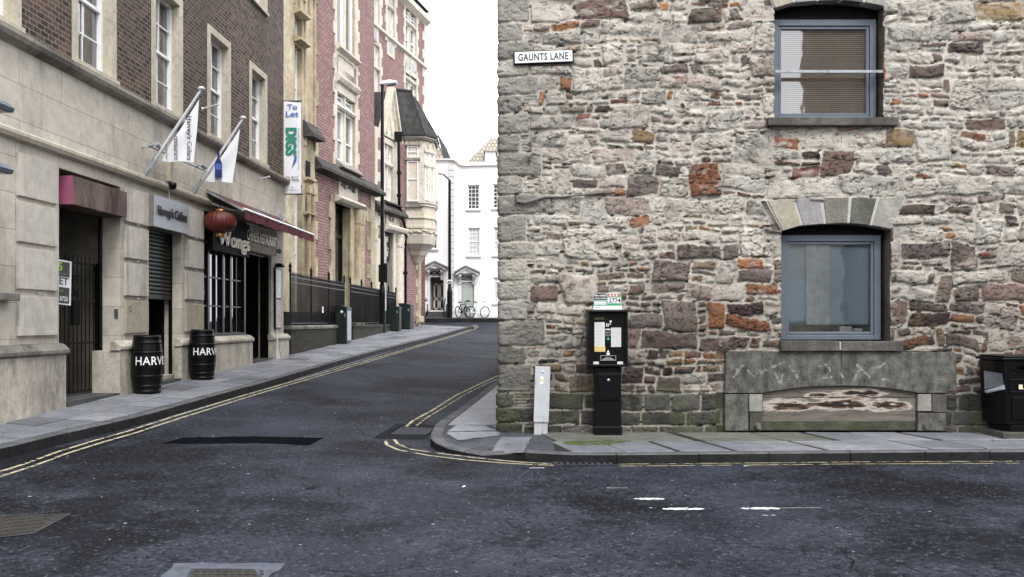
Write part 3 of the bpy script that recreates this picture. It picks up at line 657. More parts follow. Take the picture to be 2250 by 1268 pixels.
# dressed arches, sills, reveals, windows
def fpx(p, ox=0, oy=0): return (wx(p[0] + ox), wz(p[1] + oy))
arch = [((1681, 441), (1716, 507)), ((1742.5, 437.2), (1761.5, 495)), ((1804, 435.3), (1812, 491.5)), ((1867, 434.7), (1863, 490)), ((1928.6, 436.3), (1912, 495)), ((1990, 433), (1958.6, 503))]
for wi, w in enumerate(WINS):
    ox, oy = ((0, 0), (-16, -489))[wi]
    mats = [M_buff, M_lav, M_dress3, M_dress2, M_dress]
    for k in range(5):
        (ta, ba), (tb, bb_) = arch[k], arch[k + 1]; q = [(ta[0] + 4, ta[1]), (tb[0] - 4, tb[1]), (bb_[0] - 3, bb_[1] + .5), (ba[0] + 3, ba[1] + .5)]
        mb = MB(); mb.prism([fpx(p, ox, oy) for p in q], RW - .030 + .004 * (k % 2), RW + .14); o = mb.build('voussoir', mats[k], rb, .006)
    mb = MB(); mb.prism([fpx(p, ox, oy) for p in [a[0] for a in arch] + [a[1] for a in arch][::-1]], RW - .016, RW + .1); mb.build('arch_mortar', M_mort, rb)
    # reveal round the opening
    x0, x1, z0, zs, zc = w['x0'], w['x1'], w['z0'], w['zs'], w['zc']; mb = MB()
    mb.box(x0 - .12, x0 - .004, RW + .01, RW + .6, z0 - .05, zs + .1); mb.box(x1 + .012, x1 + .14, RW + .01, RW + .6, z0 - .05, zs + .1)
    tp = [(lerp(x0 - .1, x1 + .1, t), zs + .004 + (zc - zs) * (1 - (2 * t - 1) ** 2)) for t in np.linspace(0, 1, 13)]
    mb.prism([(x0 - .1, zc + .3)] + tp + [(x1 + .1, zc + .3)], RW + .142, RW + .6); mb.build('reveal', M_jamb, rb)
    s0, s1, st, sb = ((1712, 1979, 749, 771), (1683, 1967, 262, 279))[wi]
    mb = MB()
    if wi == 0:
        xm = wx(1842); mb.box(wx(s0), xm - .012, RW - .085, RW + .2, wz(sb), wz(st)); mb.box(xm + .012, wx(s1), RW - .083, RW + .2, wz(sb), wz(st + 1)); mb.box(xm - .012, xm + .012, RW - .074, RW + .19, wz(sb - 2), wz(st + 2), 1)
    else: mb.box(wx(s0), wx(s1), RW - .11, RW + .2, wz(sb), wz(st))
    mb.build('window_sill', [M_sill, M_mort], rb, .006)
    # window
    fr = MB(); fx0, fx1, fz0, fz1 = (wx(1721), wx(1946), wz(747), wz(514)) if wi == 0 else (wx(1704), wx(1936), wz(260), wz(34)); yw = RW + .15
    fw = .085
    fr.box(fx0, fx0 + fw, yw, yw + .08, fz0, fz1); fr.box(fx1 - fw, fx1, yw, yw + .08, fz0, fz1); fr.box(fx0 + fw, fx1 - fw, yw, yw + .08, fz0, fz0 + fw * .75); fr.box(fx0 + fw, fx1 - fw, yw, yw + .08, fz1 - fw, fz1)
    a, b, c, e = fx0 + fw + .004, fx1 - fw - .004, fz0 + fw * .75 + .004, fz1 - fw - .004; g2 = .038; y2 = yw + .018
    fr.box(a, a + g2, y2, yw + .07, c, e); fr.box(b - g2, b, y2, yw + .07, c, e); fr.box(a + g2, b - g2, y2, yw + .07, c, c + g2); fr.box(a + g2, b - g2, y2, yw + .07, e - g2, e)
    fr.box(fx0 + .012, fx0 + .03, yw - .012, yw, fz0 + .03, fz1 - .03); fr.box(fx1 - .03, fx1 - .012, yw - .012, yw, fz0 + .03, fz1 - .03)
    hp_ = MB(); hp_.prism([(fx0 - .03, fz1 - .002)] + [(fx1 + .08, fz1 - .002)] + [(p[0], p[1] + .02) for p in tp[::-1]], yw + .05, yw + .09)
    win = fr.build('window', M_blue, rb, .006); hp_.build('head_panel', M_blackm, win)  # head panel coloured black for the deep shade under the arch
    gl = MB(); gl.face([(a + g2, yw + .05, c + g2), (b - g2, yw + .05, c + g2), (b - g2, yw + .05, e - g2), (a + g2, yw + .05, e - g2)]); gl.build('pane', glass('pane_%d' % wi, (.01, .012, .014), .16, .9), win)
    bl = MB(); n = 44 if wi else 60; zb = c + g2 + (.11 if wi == 0 else .0); hgt = e - zb; ptc = hgt / n
    for k in range(n):
        z = zb + (k + .5) * ptc; t = R(52 if wi else 68); l = ptc * (.62 if wi else .56)
        p = [(a + .02, yw + .11 + l * math.cos(t), z + l * math.sin(t)), (b - .02, yw + .11 + l * math.cos(t), z + l * math.sin(t)), (b - .02, yw + .11 - l * math.cos(t), z - l * math.sin(t)), (a + .02, yw + .11 - l * math.cos(t), z - l * math.sin(t))]
        bl.face(p)
    if wi == 0: bl.box(a + .02, b - .02, yw + .14, yw + .18, zb - .02, zb)
    bl.build('blind', M_blind if wi else M_blindb, win)
    rm = MB(); ya, yb = yw + .085, yw + 2.4
    rm.raw([(a - .3, ya, c - .3), (b + .3, ya, c - .3), (b + .3, ya, e + .3), (a - .3, ya, e + .3), (a - .3, yb, c - .3), (b + .3, yb, c - .3), (b + .3, yb, e + .3), (a - .3, yb, e + .3)], [(0, 1, 5, 4), (1, 2, 6, 5), (2, 3, 7, 6), (3, 0, 4, 7), (4, 5, 6, 7)])
    rm.build('interior', paint('room_%d' % wi, (.08, .08, .08), .9, bmp=0), rb)
    if wi == 0:
        cu_ = MB(); n_ = 18; pts_ = [(lerp(wx(1783), wx(1836), k / n_), yw + .060 + .022 * (k % 2)) for k in range(n_ + 1)]
        for p_, q_ in zip(pts_, pts_[1:]): cu_.face([(p_[0], p_[1], c + g2 + .1), (q_[0], q_[1], c + g2 + .1), (q_[0], q_[1], e - g2), (p_[0], p_[1], e - g2)])
        cu_.build('curtain', paint('sheer_curtain', (.80, .84, .84), .8, var=.2, scale=12, bmp=0), win)
        sw = MB(); sw.box(wx(1858), wx(1885), yw + .053, yw + .10, c + g2 + .005, c + g2 + .075); sw.box(wx(1888), wx(1908), yw + .053, yw + .10, c + g2 + .005, c + g2 + .05); sw.box(wx(1858), wx(1885), yw + .055, yw + .14, c + g2, c + g2 + .01)
        tag(sw.build('paper_stack', M_white), 'white papers stacked on the inner sill of the lower window', 'papers')
    else:
        rr_ = MB(); zz = wz(158); rr_.box(wx(1703), wx(1940), RW - .015, RW + .01, zz - .014, zz + .014); rr_.box(wx(1703), wx(1940), RW - .015, RW + .055, zz + .014, zz + .02)
        rr_.build('safety_bar', M_grey, win)
# cellar light: great lintel, side stones, boards
x0, x1, z0, z1 = LINT; bx0, bx1, bz0, bzs, bzc = BOARD
xm = wx(1846)
arc = [(lerp(bx0, bx1, t), bzs + (bzc - bzs) * (1 - (2 * t - 1) ** 2)) for t in np.linspace(0, 1, 17)]
left = [(x0, z0 + .005), (x0 + .012, z1 - .03), (x0 + .04, z1), (xm - .003, z1 - .005)] + [(xm - .003, bzc)] + [p for p in arc if p[0] < xm - .01][::-1] + [(bx0 - .002, z0 + .005)]
right = [(xm + .003, bzc), (xm + .003, z1 - .005), (x1 - .03, z1 - .01), (x1, z1 - .04), (x1, z0 + .005), (bx1 + .002, z0 + .005)] + [p for p in arc if p[0] > xm + .01][::-1]
for q in (left, right):
    mb = MB(); mb.prism(q, RW - .036, RW + .2); mb.build('lintel', M_lint, rb, .008)
for (a, b, c, e, mt) in ((1592, 1643, 866, 946, M_lint), (1645, 1674, 866, 904, M_dress), (1646, 1675, 906, 946, M_sill), (2015, 2044, 866, 903, M_dress), (2046, 2097, 866, 905, M_sill), (2015, 2097, 907, 946, M_lint)):
    mb = MB(); mb.box(wx(a), wx(b), RW - .034, RW + .2, wz(e), wz(c)); mb.build('side_stone', mt, rb, .006)
def boards():
    m, b = base('burnt_board', .8); N, L = nodes(m)
    f = ramp(m, nz(m, 3, 8, .7, stretch=(.45, 1, 3)), .3, .7); c = mixc(m, f, (.095, .083, .070), (.22, .195, .168))
    f = ramp(m, nz(m, 30, 5, .7, stretch=(.1, 1, 1)), .3, .7); c = mixc(m, f, c, (.62, .6, .58), 'MULTIPLY')
    # scorch marks: black cores with brown margins and flaked pale paint
    tc = N.new('ShaderNodeTexCoord'); sp = N.new('ShaderNodeSeparateXYZ'); L.new(tc.outputs['Object'], sp.inputs[0])
    tot = None
    for (sx_, sy_, ra, rb_) in ((1735, 890, .22, .05), (1835, 889, .16, .045), (1880, 884, .14, .055), (1945, 890, .14, .05), (1885, 865, .2, .035), (1975, 892, .10, .04), (1800, 870, .1, .03)):
        px_, pz_ = wx(sx_), wz(sy_); ma = []
        for o_, cn, rr in ((0, px_, ra), (2, pz_, rb_)):
            s1 = N.new('ShaderNodeMath'); s1.operation = 'SUBTRACT'; L.new(sp.outputs[o_], s1.inputs[0]); s1.inputs[1].default_value = cn
            s2 = N.new('ShaderNodeMath'); s2.operation = 'DIVIDE'; L.new(s1.outputs[0], s2.inputs[0]); s2.inputs[1].default_value = rr
            s3 = N.new('ShaderNodeMath'); s3.operation = 'MULTIPLY'; L.new(s2.outputs[0], s3.inputs[0]); L.new(s2.outputs[0], s3.inputs[1]); ma.append(s3)
        ad = N.new('ShaderNodeMath'); ad.operation = 'ADD'; L.new(ma[0].outputs[0], ad.inputs[0]); L.new(ma[1].outputs[0], ad.inputs[1])
        if tot is None: tot = ad
        else:
            mi_ = N.new('ShaderNodeMath'); mi_.operation = 'MINIMUM'; L.new(tot.outputs[0], mi_.inputs[0]); L.new(ad.outputs[0], mi_.inputs[1]); tot = mi_
    ns = N.new('ShaderNodeMath'); ns.operation = 'MULTIPLY_ADD'; L.new(nz(m, 9, 7, .7, stretch=(.4, 1, 2)), ns.inputs[0]); ns.inputs[1].default_value = 13.0; L.new(tot.outputs[0], ns.inputs[2])
    halo = ramp(m, ns.outputs[0], 10.2, 9.0); c = mixc(m, halo, c, (.42, .37, .32))
    br = ramp(m, ns.outputs[0], 8.2, 7.4); c = mixc(m, br, c, (.11, .06, .035)); bk = ramp(m, ns.outputs[0], 7.5, 6.4); c = mixc(m, bk, c, (.012, .010, .010))
    L.new(c, b.inputs['Base Color']); bump(m, b, nz(m, 40, 5, .7, stretch=(.15, 1, 1)), .6, .004); return m
M_board = boards(); M_gboard = stone('mossy_board', (.05, .058, .032), (.10, .10, .07), (.03, .03, .025), scale=4, stain=.6)
hb = thing('cellar_hatch', 'weathered horizontal boards with scorch marks closing the arched cellar opening', 'hatch', ((bx0 + bx1) / 2, RW + .0, .13))
def hatch_part(nm, z0_, z1_, mt, arcd=False):
    mb = MB(); pts = [(bx0 + .004, z0_), (bx1 - .004, z0_)] + ([(p[0], p[1] - .004) for p in arc[::-1]] if arcd else [(bx1 - .004, z1_), (bx0 + .004, z1_)])
    mb.prism(pts, RW + .012, RW + .06); o = mb.build(nm, mt); o.parent = hb; o.matrix_parent_inverse = Matrix.Translation(hb.location).inverted()
for k, (ya, yb) in enumerate(((944, 926), (924.6, 900.4), (899, 874))): hatch_part('board', wz(ya) - .01, wz(yb), M_gboard if k == 0 else M_board)
hatch_part('board', wz(872.6), 0, M_board, True)
M_chalk = stone('rubbed_chalk', (.20, .20, .19), (.34, .34, .33), (.09, .09, .085), scale=14, stain=.9)
gr = MB()
for st in ([(1612, 806), (1622, 816), (1633, 803)], [(1640, 812), (1655, 828), (1668, 812)], [(1668, 820), (1690, 808), (1722, 795)], [(1700, 818), (1713, 845), (1718, 822)], [(1730, 800), (1745, 820), (1755, 838)], [(1795, 806), (1815, 800), (1822, 815), (1806, 832), (1830, 828)], [(1838, 804), (1850, 830)], [(1872, 838), (1886, 812), (1880, 800), (1912, 832)], [(1900, 812), (1930, 806), (1945, 795)], [(1925, 832), (1950, 834)], [(1610, 830), (1630, 800)]):
    for a, b in zip(st, st[1:]):
        A = Vector((wx(a[0]), 0, wz(a[1]))); B = Vector((wx(b[0]), 0, wz(b[1]))); nseg = max(2, int((B - A).length / .022)); d = (B - A).normalized(); nn = Vector((-d.z, 0, d.x)); rq = random.Random(a[0])
        for k in range(nseg):
            if rq.random() < .22: continue
            c0, c1 = A.lerp(B, k / nseg), A.lerp(B, (k + 1.2) / nseg); w0, w1 = rq.uniform(.004, .024), rq.uniform(.004, .024); gr.face([(p.x, RW - .0375 - .0001 * k, p.z) for p in (c0 - nn * w0, c1 - nn * w1, c1 + nn * rq.uniform(.004, .02), c0 + nn * w0)])
gr.build('graffiti', M_chalk, rb)
# old cable clipped on the wall
cb = MB(); cb.tube([(wx(x), RW - .05 - .01 * math.sin(x), wz(y)) for x, y in ((1133, 432), (1137, 444), (1152, 447), (1178, 440), (1200, 434), (1230, 434), (1262, 431), (1300, 427), (1326, 424), (1331, 426))], [.012, .02, .022, .02, .018, .015, .013, .012, .012, .006], 8)
tag(cb.build('cable', stone('mortared_cable', (.13, .12, .11), (.2, .185, .17), (.04, .04, .04))), 'thick mortar-smeared cable end running along the rubble wall', 'cable')
# street name plate
sg = thing('street_sign', 'white street name plate reading GAUNTS LANE with black border', 'sign', (wx(1194), RW - .05, wz(128)))
sg.rotation_euler = (0, R(-2.2), 0); w_, h_ = .385, .078
mb = MB(); mb.box(-w_ - .012, w_ + .012, -.012, .03, -h_ - .012, h_ + .012); mb.build('border', M_black, sg, .01)
mb = MB(); mb.box(-w_ + .004, w_ - .004, -.020, -.0125, -h_ + .004, h_ - .004); mb.build('plate', M_white, sg, .004)
mb = MB(); text_fit(mb, 'GAUNTS LANE', -.335, .325, -.048, .048, -.0225, bold=.022, spacing=1.12)
for s_ in (-1, 1): mb.lathe([(0, -.0225), (.008, -.0222)], 10, (s_ * .355, 0, 0), axis='y')
mb.build('lettering', M_ink, sg)
# ---------------------------------------------------------------- pay and display machine
pm = thing('parking_meter', 'black pay and display parking machine with tariff cards by the rubble wall', 'parking machine', (wx(1331), RW - .2, .128)); S_ = 165.2; D_ = .2
kx = (RW - .40) / RW
def mx_(x): return (x - 1331) / S_ * kx
def mz_(y): return CAMZ + (HZ - y) * (RW - .40) / F - .128
mb = MB(); mb.box(mx_(1302), mx_(1359), -.14, .12, -.02, mz_(808)); mb.box(mx_(1300), mx_(1361), -.15, .13, -.02, .12)
mb.build('pedestal', M_black, pm, .008)
mb = MB(); a, b, c, e = mx_(1306), mx_(1355), mz_(880), mz_(820); mb.box(a, b, -.155, -.141, c, e); mb.box(a + .015, b - .015, -.160, -.1551, c + .015, e - .015)
dd = mb.build('door', M_black, pm, .005); mb = MB(); mb.lathe([(0, -.172), (.013, -.172), (.02, -.166), (.02, -.160)], 16, (mx_(1330), 0, mz_(836)), axis='y'); mb.lathe([(0, -.1735), (.006, -.1735)], 10, (mx_(1330), 0, mz_(836)), mi=1, axis='y'); mb.build('lock', [M_steel, M_black], dd)
ca, cb_, cc, ce = mx_(1285.5), mx_(1372.5), mz_(806), mz_(686)
mb = MB(); mb.box(ca, cb_, -.16, .15, cc, ce); mb.box(ca, ca + .035, -.20, -.16, cc, ce); mb.box(cb_ - .035, cb_, -.20, -.16, cc, ce); mb.box(ca + .035, cb_ - .035, -.20, -.16, cc, cc + .03); mb.build('cabinet', M_black, pm, .006)
mb = MB(); mb.xprof([(-.225, ce), (-.225, ce + .018), (-.17, ce + .034), (.16, ce + .034), (.16, ce)], ca - .008, cb_ + .008); mb.build('cap', M_black, pm, .004)
def card(nm, x0, x1, y0, y1, mt, mats2=None, th=.003, yy=-.1605, lines=0, seed=0):
    mb = MB(); mb.box(mx_(x0), mx_(x1), yy - th, yy, mz_(y1), mz_(y0)); o = mb.build(nm, mt, pm)
    if lines:
        r_ = random.Random(seed); l = MB(); zt, zb_ = mz_(y0) - .012, mz_(y1) + .012; n = lines
        for k in range(n):
            z = lerp(zt, zb_, k / (n - 1)); e_ = mx_(x1) - .008 - r_.random() * .03; l.face([(mx_(x0) + .008, yy - th - .0008, z - .0014), (e_, yy - th - .0008, z - .0014), (e_, yy - th - .0008, z + .0014), (mx_(x0) + .008, yy - th - .0008, z + .0014)])
        l.build('writing', M_inkgrey, o)
    return o
card('tariff_card', 1299.5, 1322, 708, 762, paint('card', (.62, .62, .60), .5, var=.04, bmp=0), lines=17)
card('tariff_card', 1336, 1358, 720, 762.5, MATS['card'], lines=14, seed=4)
card('yellow_notice', 1299.5, 1323, 761.5, 773, paint('yellow_card', (.66, .52, .18), .5, var=.05, bmp=0), yy=-.164, lines=3, seed=8)
card('display', 1300, 1321, 697, 703, paint('lcd', (.05, .055, .035), .2, bmp=0))
mb = MB(); mb.box(mx_(1323), mx_(1335), -.172, -.1605, mz_(739), mz_(723)); kp = mb.build('keypad', M_steel, pm, .003)
mb = MB()
for i in range(4):
    for j in range(4): mb.box(mx_(1324 + 2.7 * i), mx_(1325.8 + 2.7 * i), -.176, -.172, mz_(737 - 3.6 * j), mz_(734.6 - 3.6 * j))
mb.build('key', M_blackm, kp)
mb = MB(); mb.lathe([(0, -.172), (.016, -.17), (.02, -.1605)], 20, (mx_(1329.5), 0, mz_(745.5)), axis='y'); mb.build('green_button', paint('green_button', (.03, .36, .14), .4), pm)
mb = MB(); mb.box(mx_(1312), mx_(1347), -.178, -.1605, mz_(793), mz_(781)); mb.box(mx_(1314), mx_(1345), -.1785, -.178, mz_(791.5), mz_(782.5), 1); mb.box(mx_(1324), mx_(1334), -.182, -.1785, mz_(790), mz_(785), 0); mb.prism([(mx_(1314), mz_(791)), (mx_(1324), mz_(786)), (mx_(1334), mz_(786)), (mx_(1345), mz_(791))], -.181, -.1786, 2)
mb.build('ticket_slot', [M_steel, M_black, M_grey], pm)
for xx in (1297, 1350):
    mb = MB(); mb.box(mx_(xx), mx_(xx + 12), -.165, -.1605, mz_(800.5), mz_(795)); o = mb.build('label', M_white, pm); l = MB(); text_fit(l, 'NO CHANGE' if xx > 1300 else 'TICKETS', mx_(xx + 1), mx_(xx + 11), mz_(799), mz_(796.5), -.1656); l.build('writing', M_ink, o)
mb = MB(); mb.lathe([(.010, -.1625), (.018, -.1625)], 20, (mx_(1328), 0, mz_(716) + .01), axis='y'); mb.box(mx_(1327) - .011, mx_(1327) - .006, -.163, -.1606, mz_(718), mz_(711)); mb.box(mx_(1330) - .002, mx_(1330) + .003, -.163, -.1606, mz_(718), mz_(711))
mb.lathe([(0, -.163), (.014, -.163)], 14, (mx_(1335), 0, mz_(706.5)), axis='y'); mb.lathe([(0, -.163), (.009, -.163)], 12, (mx_(1334), 0, mz_(712)), axis='y'); mb.prism([(mx_(1326.5), mz_(775)), (mx_(1332.5), mz_(775)), (mx_(1329.5), mz_(769))], -.163, -.1606); mb.box(mx_(1326), mx_(1333), -.163, -.1606, mz_(780), mz_(776))
mb.build('coin_symbol', M_white, pm)
tz = ce + .034; H2 = mz_(643) - tz; L0, L1 = mx_(1297.5), mx_(1362)
hd = MB(); n_ = .03
hd.prism([(L0, tz), (L1, tz), (L1 - .012, tz + H2 - n_), (L1 - .03, tz + H2), (L0 + .045, tz + H2), (L0 + .02, tz + H2 - n_)], -.11, -.10); hd.build('header_sign', M_white, pm)
def hq(x0, x1, y0, y1, z=.1105): return [(mx_(x0), -z, mz_(y1)), (mx_(x1), -z, mz_(y1)), (mx_(x1), -z, mz_(y0)), (mx_(x0), -z, mz_(y0))]
hm_ = MB(); hm_.prism([(mx_(1299), mz_(659)), (mx_(1327), mz_(659)), (mx_(1327), mz_(644)), (mx_(1304), mz_(644)), (mx_(1300), mz_(648))], -.1112, -.1101, 0)
hm_.face(hq(1298.5, 1327, 660, 671.5), 1); hm_.face(hq(1300, 1326, 662, 669, .1108), 2); hm_.face(hq(1327.5, 1360.5, 644.5, 671.5), 1); hm_.face(hq(1329.5, 1358.5, 653.5, 666, .1108), 2); hm_.face(hq(1328, 1357, 645.5, 651.5, .1108), 3)
for k in range(3): hm_.face(hq(1334 + 7 * k, 1337 + 7 * k, 646.5, 650.5, .1111), 2)
text_fit(hm_, 'No coins?', mx_(1301), mx_(1326), mz_(651), mz_(646), -.1118, bold=.03, mi=2); text_fit(hm_, 'Pay by mobile', mx_(1301), mx_(1325.5), mz_(657.5), mz_(653), -.1118, bold=.025, mi=2)
text_fit(hm_, '2774', mx_(1332), mx_(1358), mz_(665), mz_(655), -.1114, bold=.02, mi=0); text_fit(hm_, '0117 301 9000', mx_(1301.5), mx_(1325), mz_(668), mz_(665), -.1114, mi=4); text_fit(hm_, 'RingGo', mx_(1302), mx_(1314), mz_(677.5), mz_(674), -.1112, mi=4)
hm_.build('header_print', [M_ink, paint('sign_green', (.05, .36, .20), .5, bmp=0), M_white, paint('sign_red', (.55, .14, .14), .5, bmp=0), M_inkgrey], pm)
# ---------------------------------------------------------------- grey feeder post
gp = thing('feeder_post', 'leaning pale grey metal feeder post with warning sticker near the wall corner', 'service post', (wx(1187), RW - .14, .125)); gp.rotation_euler = (0, R(1.8), 0)
mb = MB(); mb.box(-.088, .088, -.06, .08, -.02, .18); M_post = paint('post_grey', (.50, .52, .54), .45, .1, var=.1, dirt=((.25, .25, .24), 4)); mb.build('base', M_post, gp, .006)
mb = MB(); mb.box(-.098, .098, -.075, .09, .18, .885); mb.box(-.098, .098, -.079, -.0755, .165, .19); cov = mb.build('cover', M_post, gp, .006)
mb = MB(); mb.lathe([(0, -.081), (.012, -.081), (.015, -.076)], 14, (0, 0, .82), axis='y'); mb.build('lock', M_steel, cov)
mb = MB(); mb.box(-.032, .012, -.0775, -.0755, .66, .76); mb.prism([(-.028, .70), (.008, .70), (-.01, .74)], -.0785, -.0776, 1); mb.build('warning_sticker', [M_white, paint('sticker_yellow', (.7, .52, .1), .5, bmp=0)], cov)
mb = MB(); mb.lathe([(0, -.0775), (.042, -.0775)], 20, (-.012, 0, .60), axis='y'); mb.build('round_sticker', paint('faded_sticker', (.48, .49, .5), .6, bmp=0), cov)
# ---------------------------------------------------------------- litter bin
lb = thing('litter_bin', 'black cast litter bin standing on a slab at the right edge', 'litter bin', (wx(2312) , RW - .42, .15)); kk = (RW - .62)
def bx_(x): return (x - CX) * kk / F - wx(2312)
def bz_(y): return CAMZ + (HZ - y) * kk / F - .15
hw_ = -bx_(2212); bot, top = bz_(944), bz_(792)
mb = MB(); yb0, yb1 = -.2, .28; cham = .05
pb = [(-hw_, yb0), (hw_, yb0), (hw_ + cham, yb0 + .13), (hw_ + cham, yb1), (-hw_ - cham, yb1), (-hw_ - cham, yb0 + .13)]
ptp = [(p[0] * 1.04, p[1] - (.02 if p[1] < 0 else 0)) for p in pb]
mb.vprism([(p[0] * .93, p[1] * .93) for p in pb], bot - .03, bot + .06); mb.vprism(pb, bot + .06, top, top=ptp); body = mb.build('body', M_black, lb, .012)
mb = MB(); pe = [(p[0] * 1.035, p[1] * 1.1) for p in ptp]; mb.vprism(pe, top + .0, top + .035); mb.vprism([(p[0] * 1.0, p[1]) for p in ptp], top + .035, top + .06); mb.build('lid', M_black, lb, .012)
fy = yb0 - .012
mb = MB(); mb.box(-hw_ + .03, hw_ - .03, fy - .012, fy + .03, bz_(838), bz_(833)); mb.box(-hw_ + .03, hw_ - .03, fy - .01, fy + .03, bz_(864), bz_(860)); mb.box(-hw_ + .03, -hw_ + .045, fy - .01, fy + .03, bz_(864), bz_(833)); mb.box(hw_ - .045, hw_ - .03, fy - .01, fy + .03, bz_(864), bz_(833)); mb.box(-hw_ + .06, hw_ - .06, fy - .008, fy + .02, bz_(922), bz_(872)); mb.build('panel', M_black, lb, .004)
mb = MB(); op = [(0 + (hw_ - .04) * math.cos(t) * (1 if abs(math.cos(t)) < .9 else 1), bz_(808) + .085 * math.sin(t)) for t in np.linspace(0, 2 * math.pi, 24, endpoint=False)]
mb.prism(op, fy - .016, fy + .02, 0); mb.prism([(p[0] * .93, bz_(808) + (p[1] - bz_(808)) * .85) for p in op], fy - .0172, fy - .0163, 1); mb.build('slot', [M_black, paint('void', (.002, .002, .002), 1, bmp=0, spec=0)], lb)
mb = MB(); text_fit(mb, 'LITTER', bx_(2236), -bx_(2236) * .9, bz_(855), bz_(845), fy - .014, bold=.01, spacing=1.3); mb.build('lettering', M_cream, lb)
mb = MB(); mb.box(-hw_ - .07, hw_ + .1, -.25, .3, -.06, bot - .032); tag(mb.build('plinth_slab', M_sill, lb, .01))
mb = MB(); A = [(bx_(2177), -.04, bz_(816)), (bx_(2203), -.19, bz_(821)), (bx_(2206), -.20, bz_(846)), (bx_(2178), -.05, bz_(858))]; mb.face(A)
mb.face([(bx_(2175), -.07, bz_(861)), (bx_(2180), -.07, bz_(866)), (bx_(2207), -.215, bz_(855)), (bx_(2206), -.215, bz_(845))], 1)
mb.build('torn_plastic', [paint('plastic_film', (.07, .075, .085), .25, bmp=.5, spec=.6), paint('tape', (.30, .33, .38), .3, bmp=.3)], lb)
# drain pipe stubs
for xx, yy in ((1662, 932), (2029, 932)):
    mb = MB(); mb.tube([(wx(xx), RW + .02, wz(yy)), (wx(xx) + .01, RW - .07, wz(yy) - .02), (wx(xx) + .01, RW - .075, wz(yy) - .06)], .035, 12); mb.build('pipe_stub', M_dress2, rb)
# ---------------------------------------------------------------- ironwork in the road
M_iron = stone('cast_iron', (.035, .032, .029), (.062, .056, .050), (.02, .02, .02), scale=6, stain=.5, bmp=.8)
M_irond = stone('dark_iron', (.04, .045, .052), (.07, .075, .085), (.02, .02, .02), scale=6, stain=.5, bmp=.8)
def cover(label, corners, m, n, mfr, cat='manhole cover', ribs='dot'):
    P = [G(*c) for c in corners]; c = sum(P, Vector()) / 4; t = thing('manhole_cover', label, cat, c)
    fr = MB(); Q = [p - c for p in P]; ins = [q * .93 for q in Q]
    up = Vector((0, 0, .006))
    for i in range(4): fr.face([Q[i] + up, Q[(i + 1) % 4] + up, ins[(i + 1) % 4] + up, ins[i] + up])
    fr.build('frame', mfr, t)
    pl = MB(); pl.face([q * .925 + Vector((0, 0, .004)) for q in Q]); A, B, D = Q[0] * .9, Q[1] * .9 - Q[0] * .9, Q[3] * .9 - Q[0] * .9
    for i in range(n):
        for j in range(max(2, n // 2 if ribs == 'dot' else n)):
            k = max(2, n // 2 if ribs == 'dot' else n); u, v = (i + .2 + .15 * (j % 2)) / n, (j + .2) / k; w_, h_ = .55 / n, .55 / k; z = Vector((0, 0, .008))
            pl.face([A + B * u + D * v + z, A + B * (u + w_) + D * v + z, A + B * (u + w_) + D * (v + h_) + z, A + B * u + D * (v + h_) + z])
    pl.build('plate', m, t); return t
cover('rusty brown manhole cover at the left edge of the road', [(-110, 1196), (75, 1174), (158, 1130), (-10, 1133)], M_iron, 12, M_irond)
cover('dark manhole cover in a pale patch at the bottom of the picture', [(400, 1290), (585, 1290), (560, 1252), (420, 1251)], M_iron, 10, M_irond)
cover('small drain cover inside the dark patch by the corner kerb', [(852, 956), (940, 957), (960, 940), (880, 937)], M_irond, 5, M_patch, 'drain cover')
gd = thing('drain_grating', 'slotted iron gully grating against the right-hand kerb', 'drain', G(1285, 1021)); P0 = G(1222, 1025); P1 = G(1344, 1025); c = gd.location
mb = MB(); mb.box(P0.x - c.x, P1.x - c.x, -.10, .10, -.004, .006); mb.build('frame', paint('grating_void', (.006, .006, .006), .9, bmp=0), gd)
mb = MB(); wdt = P1.x - P0.x; n = 9
for k in range(n + 1): x = P0.x - c.x + wdt * k / n; mb.obox((x, 0, .012), (.03, .19, .012), None)
mb.box(P0.x - c.x, P1.x - c.x, -.105, -.085, .006, .018); mb.box(P0.x - c.x, P1.x - c.x, .085, .105, .006, .018); mb.build('grating', M_irond, gd)
# litter
def scrap(label, x, y, s, ang, nm='paper_scrap', m=None, zf=zroad):
    p = G(x, y, zf, .006); mb = MB(); mb.face([(-s, -s * .5, .002), (0, -s * .6, .012), (s * .1, s * .5, .01), (-s * .9, s * .4, .002)]); mb.face([(0, -s * .6, .012), (s, -s * .3, .003), (s * .8, s * .5, .006), (s * .1, s * .5, .01)])
    tag(mb.build(nm, m or M_white, None, 0, p, ang), label, 'litter')
scrap('folded white paper scrap lying alone on the open road', 1021, 1071, .03, .8); scrap('crumpled white litter by the right-hand kerb', 2020, 1011, .045, .2, zf=zroad); scrap('small white scrap beside the dark road patch', 1640, 1026, .03, 0)
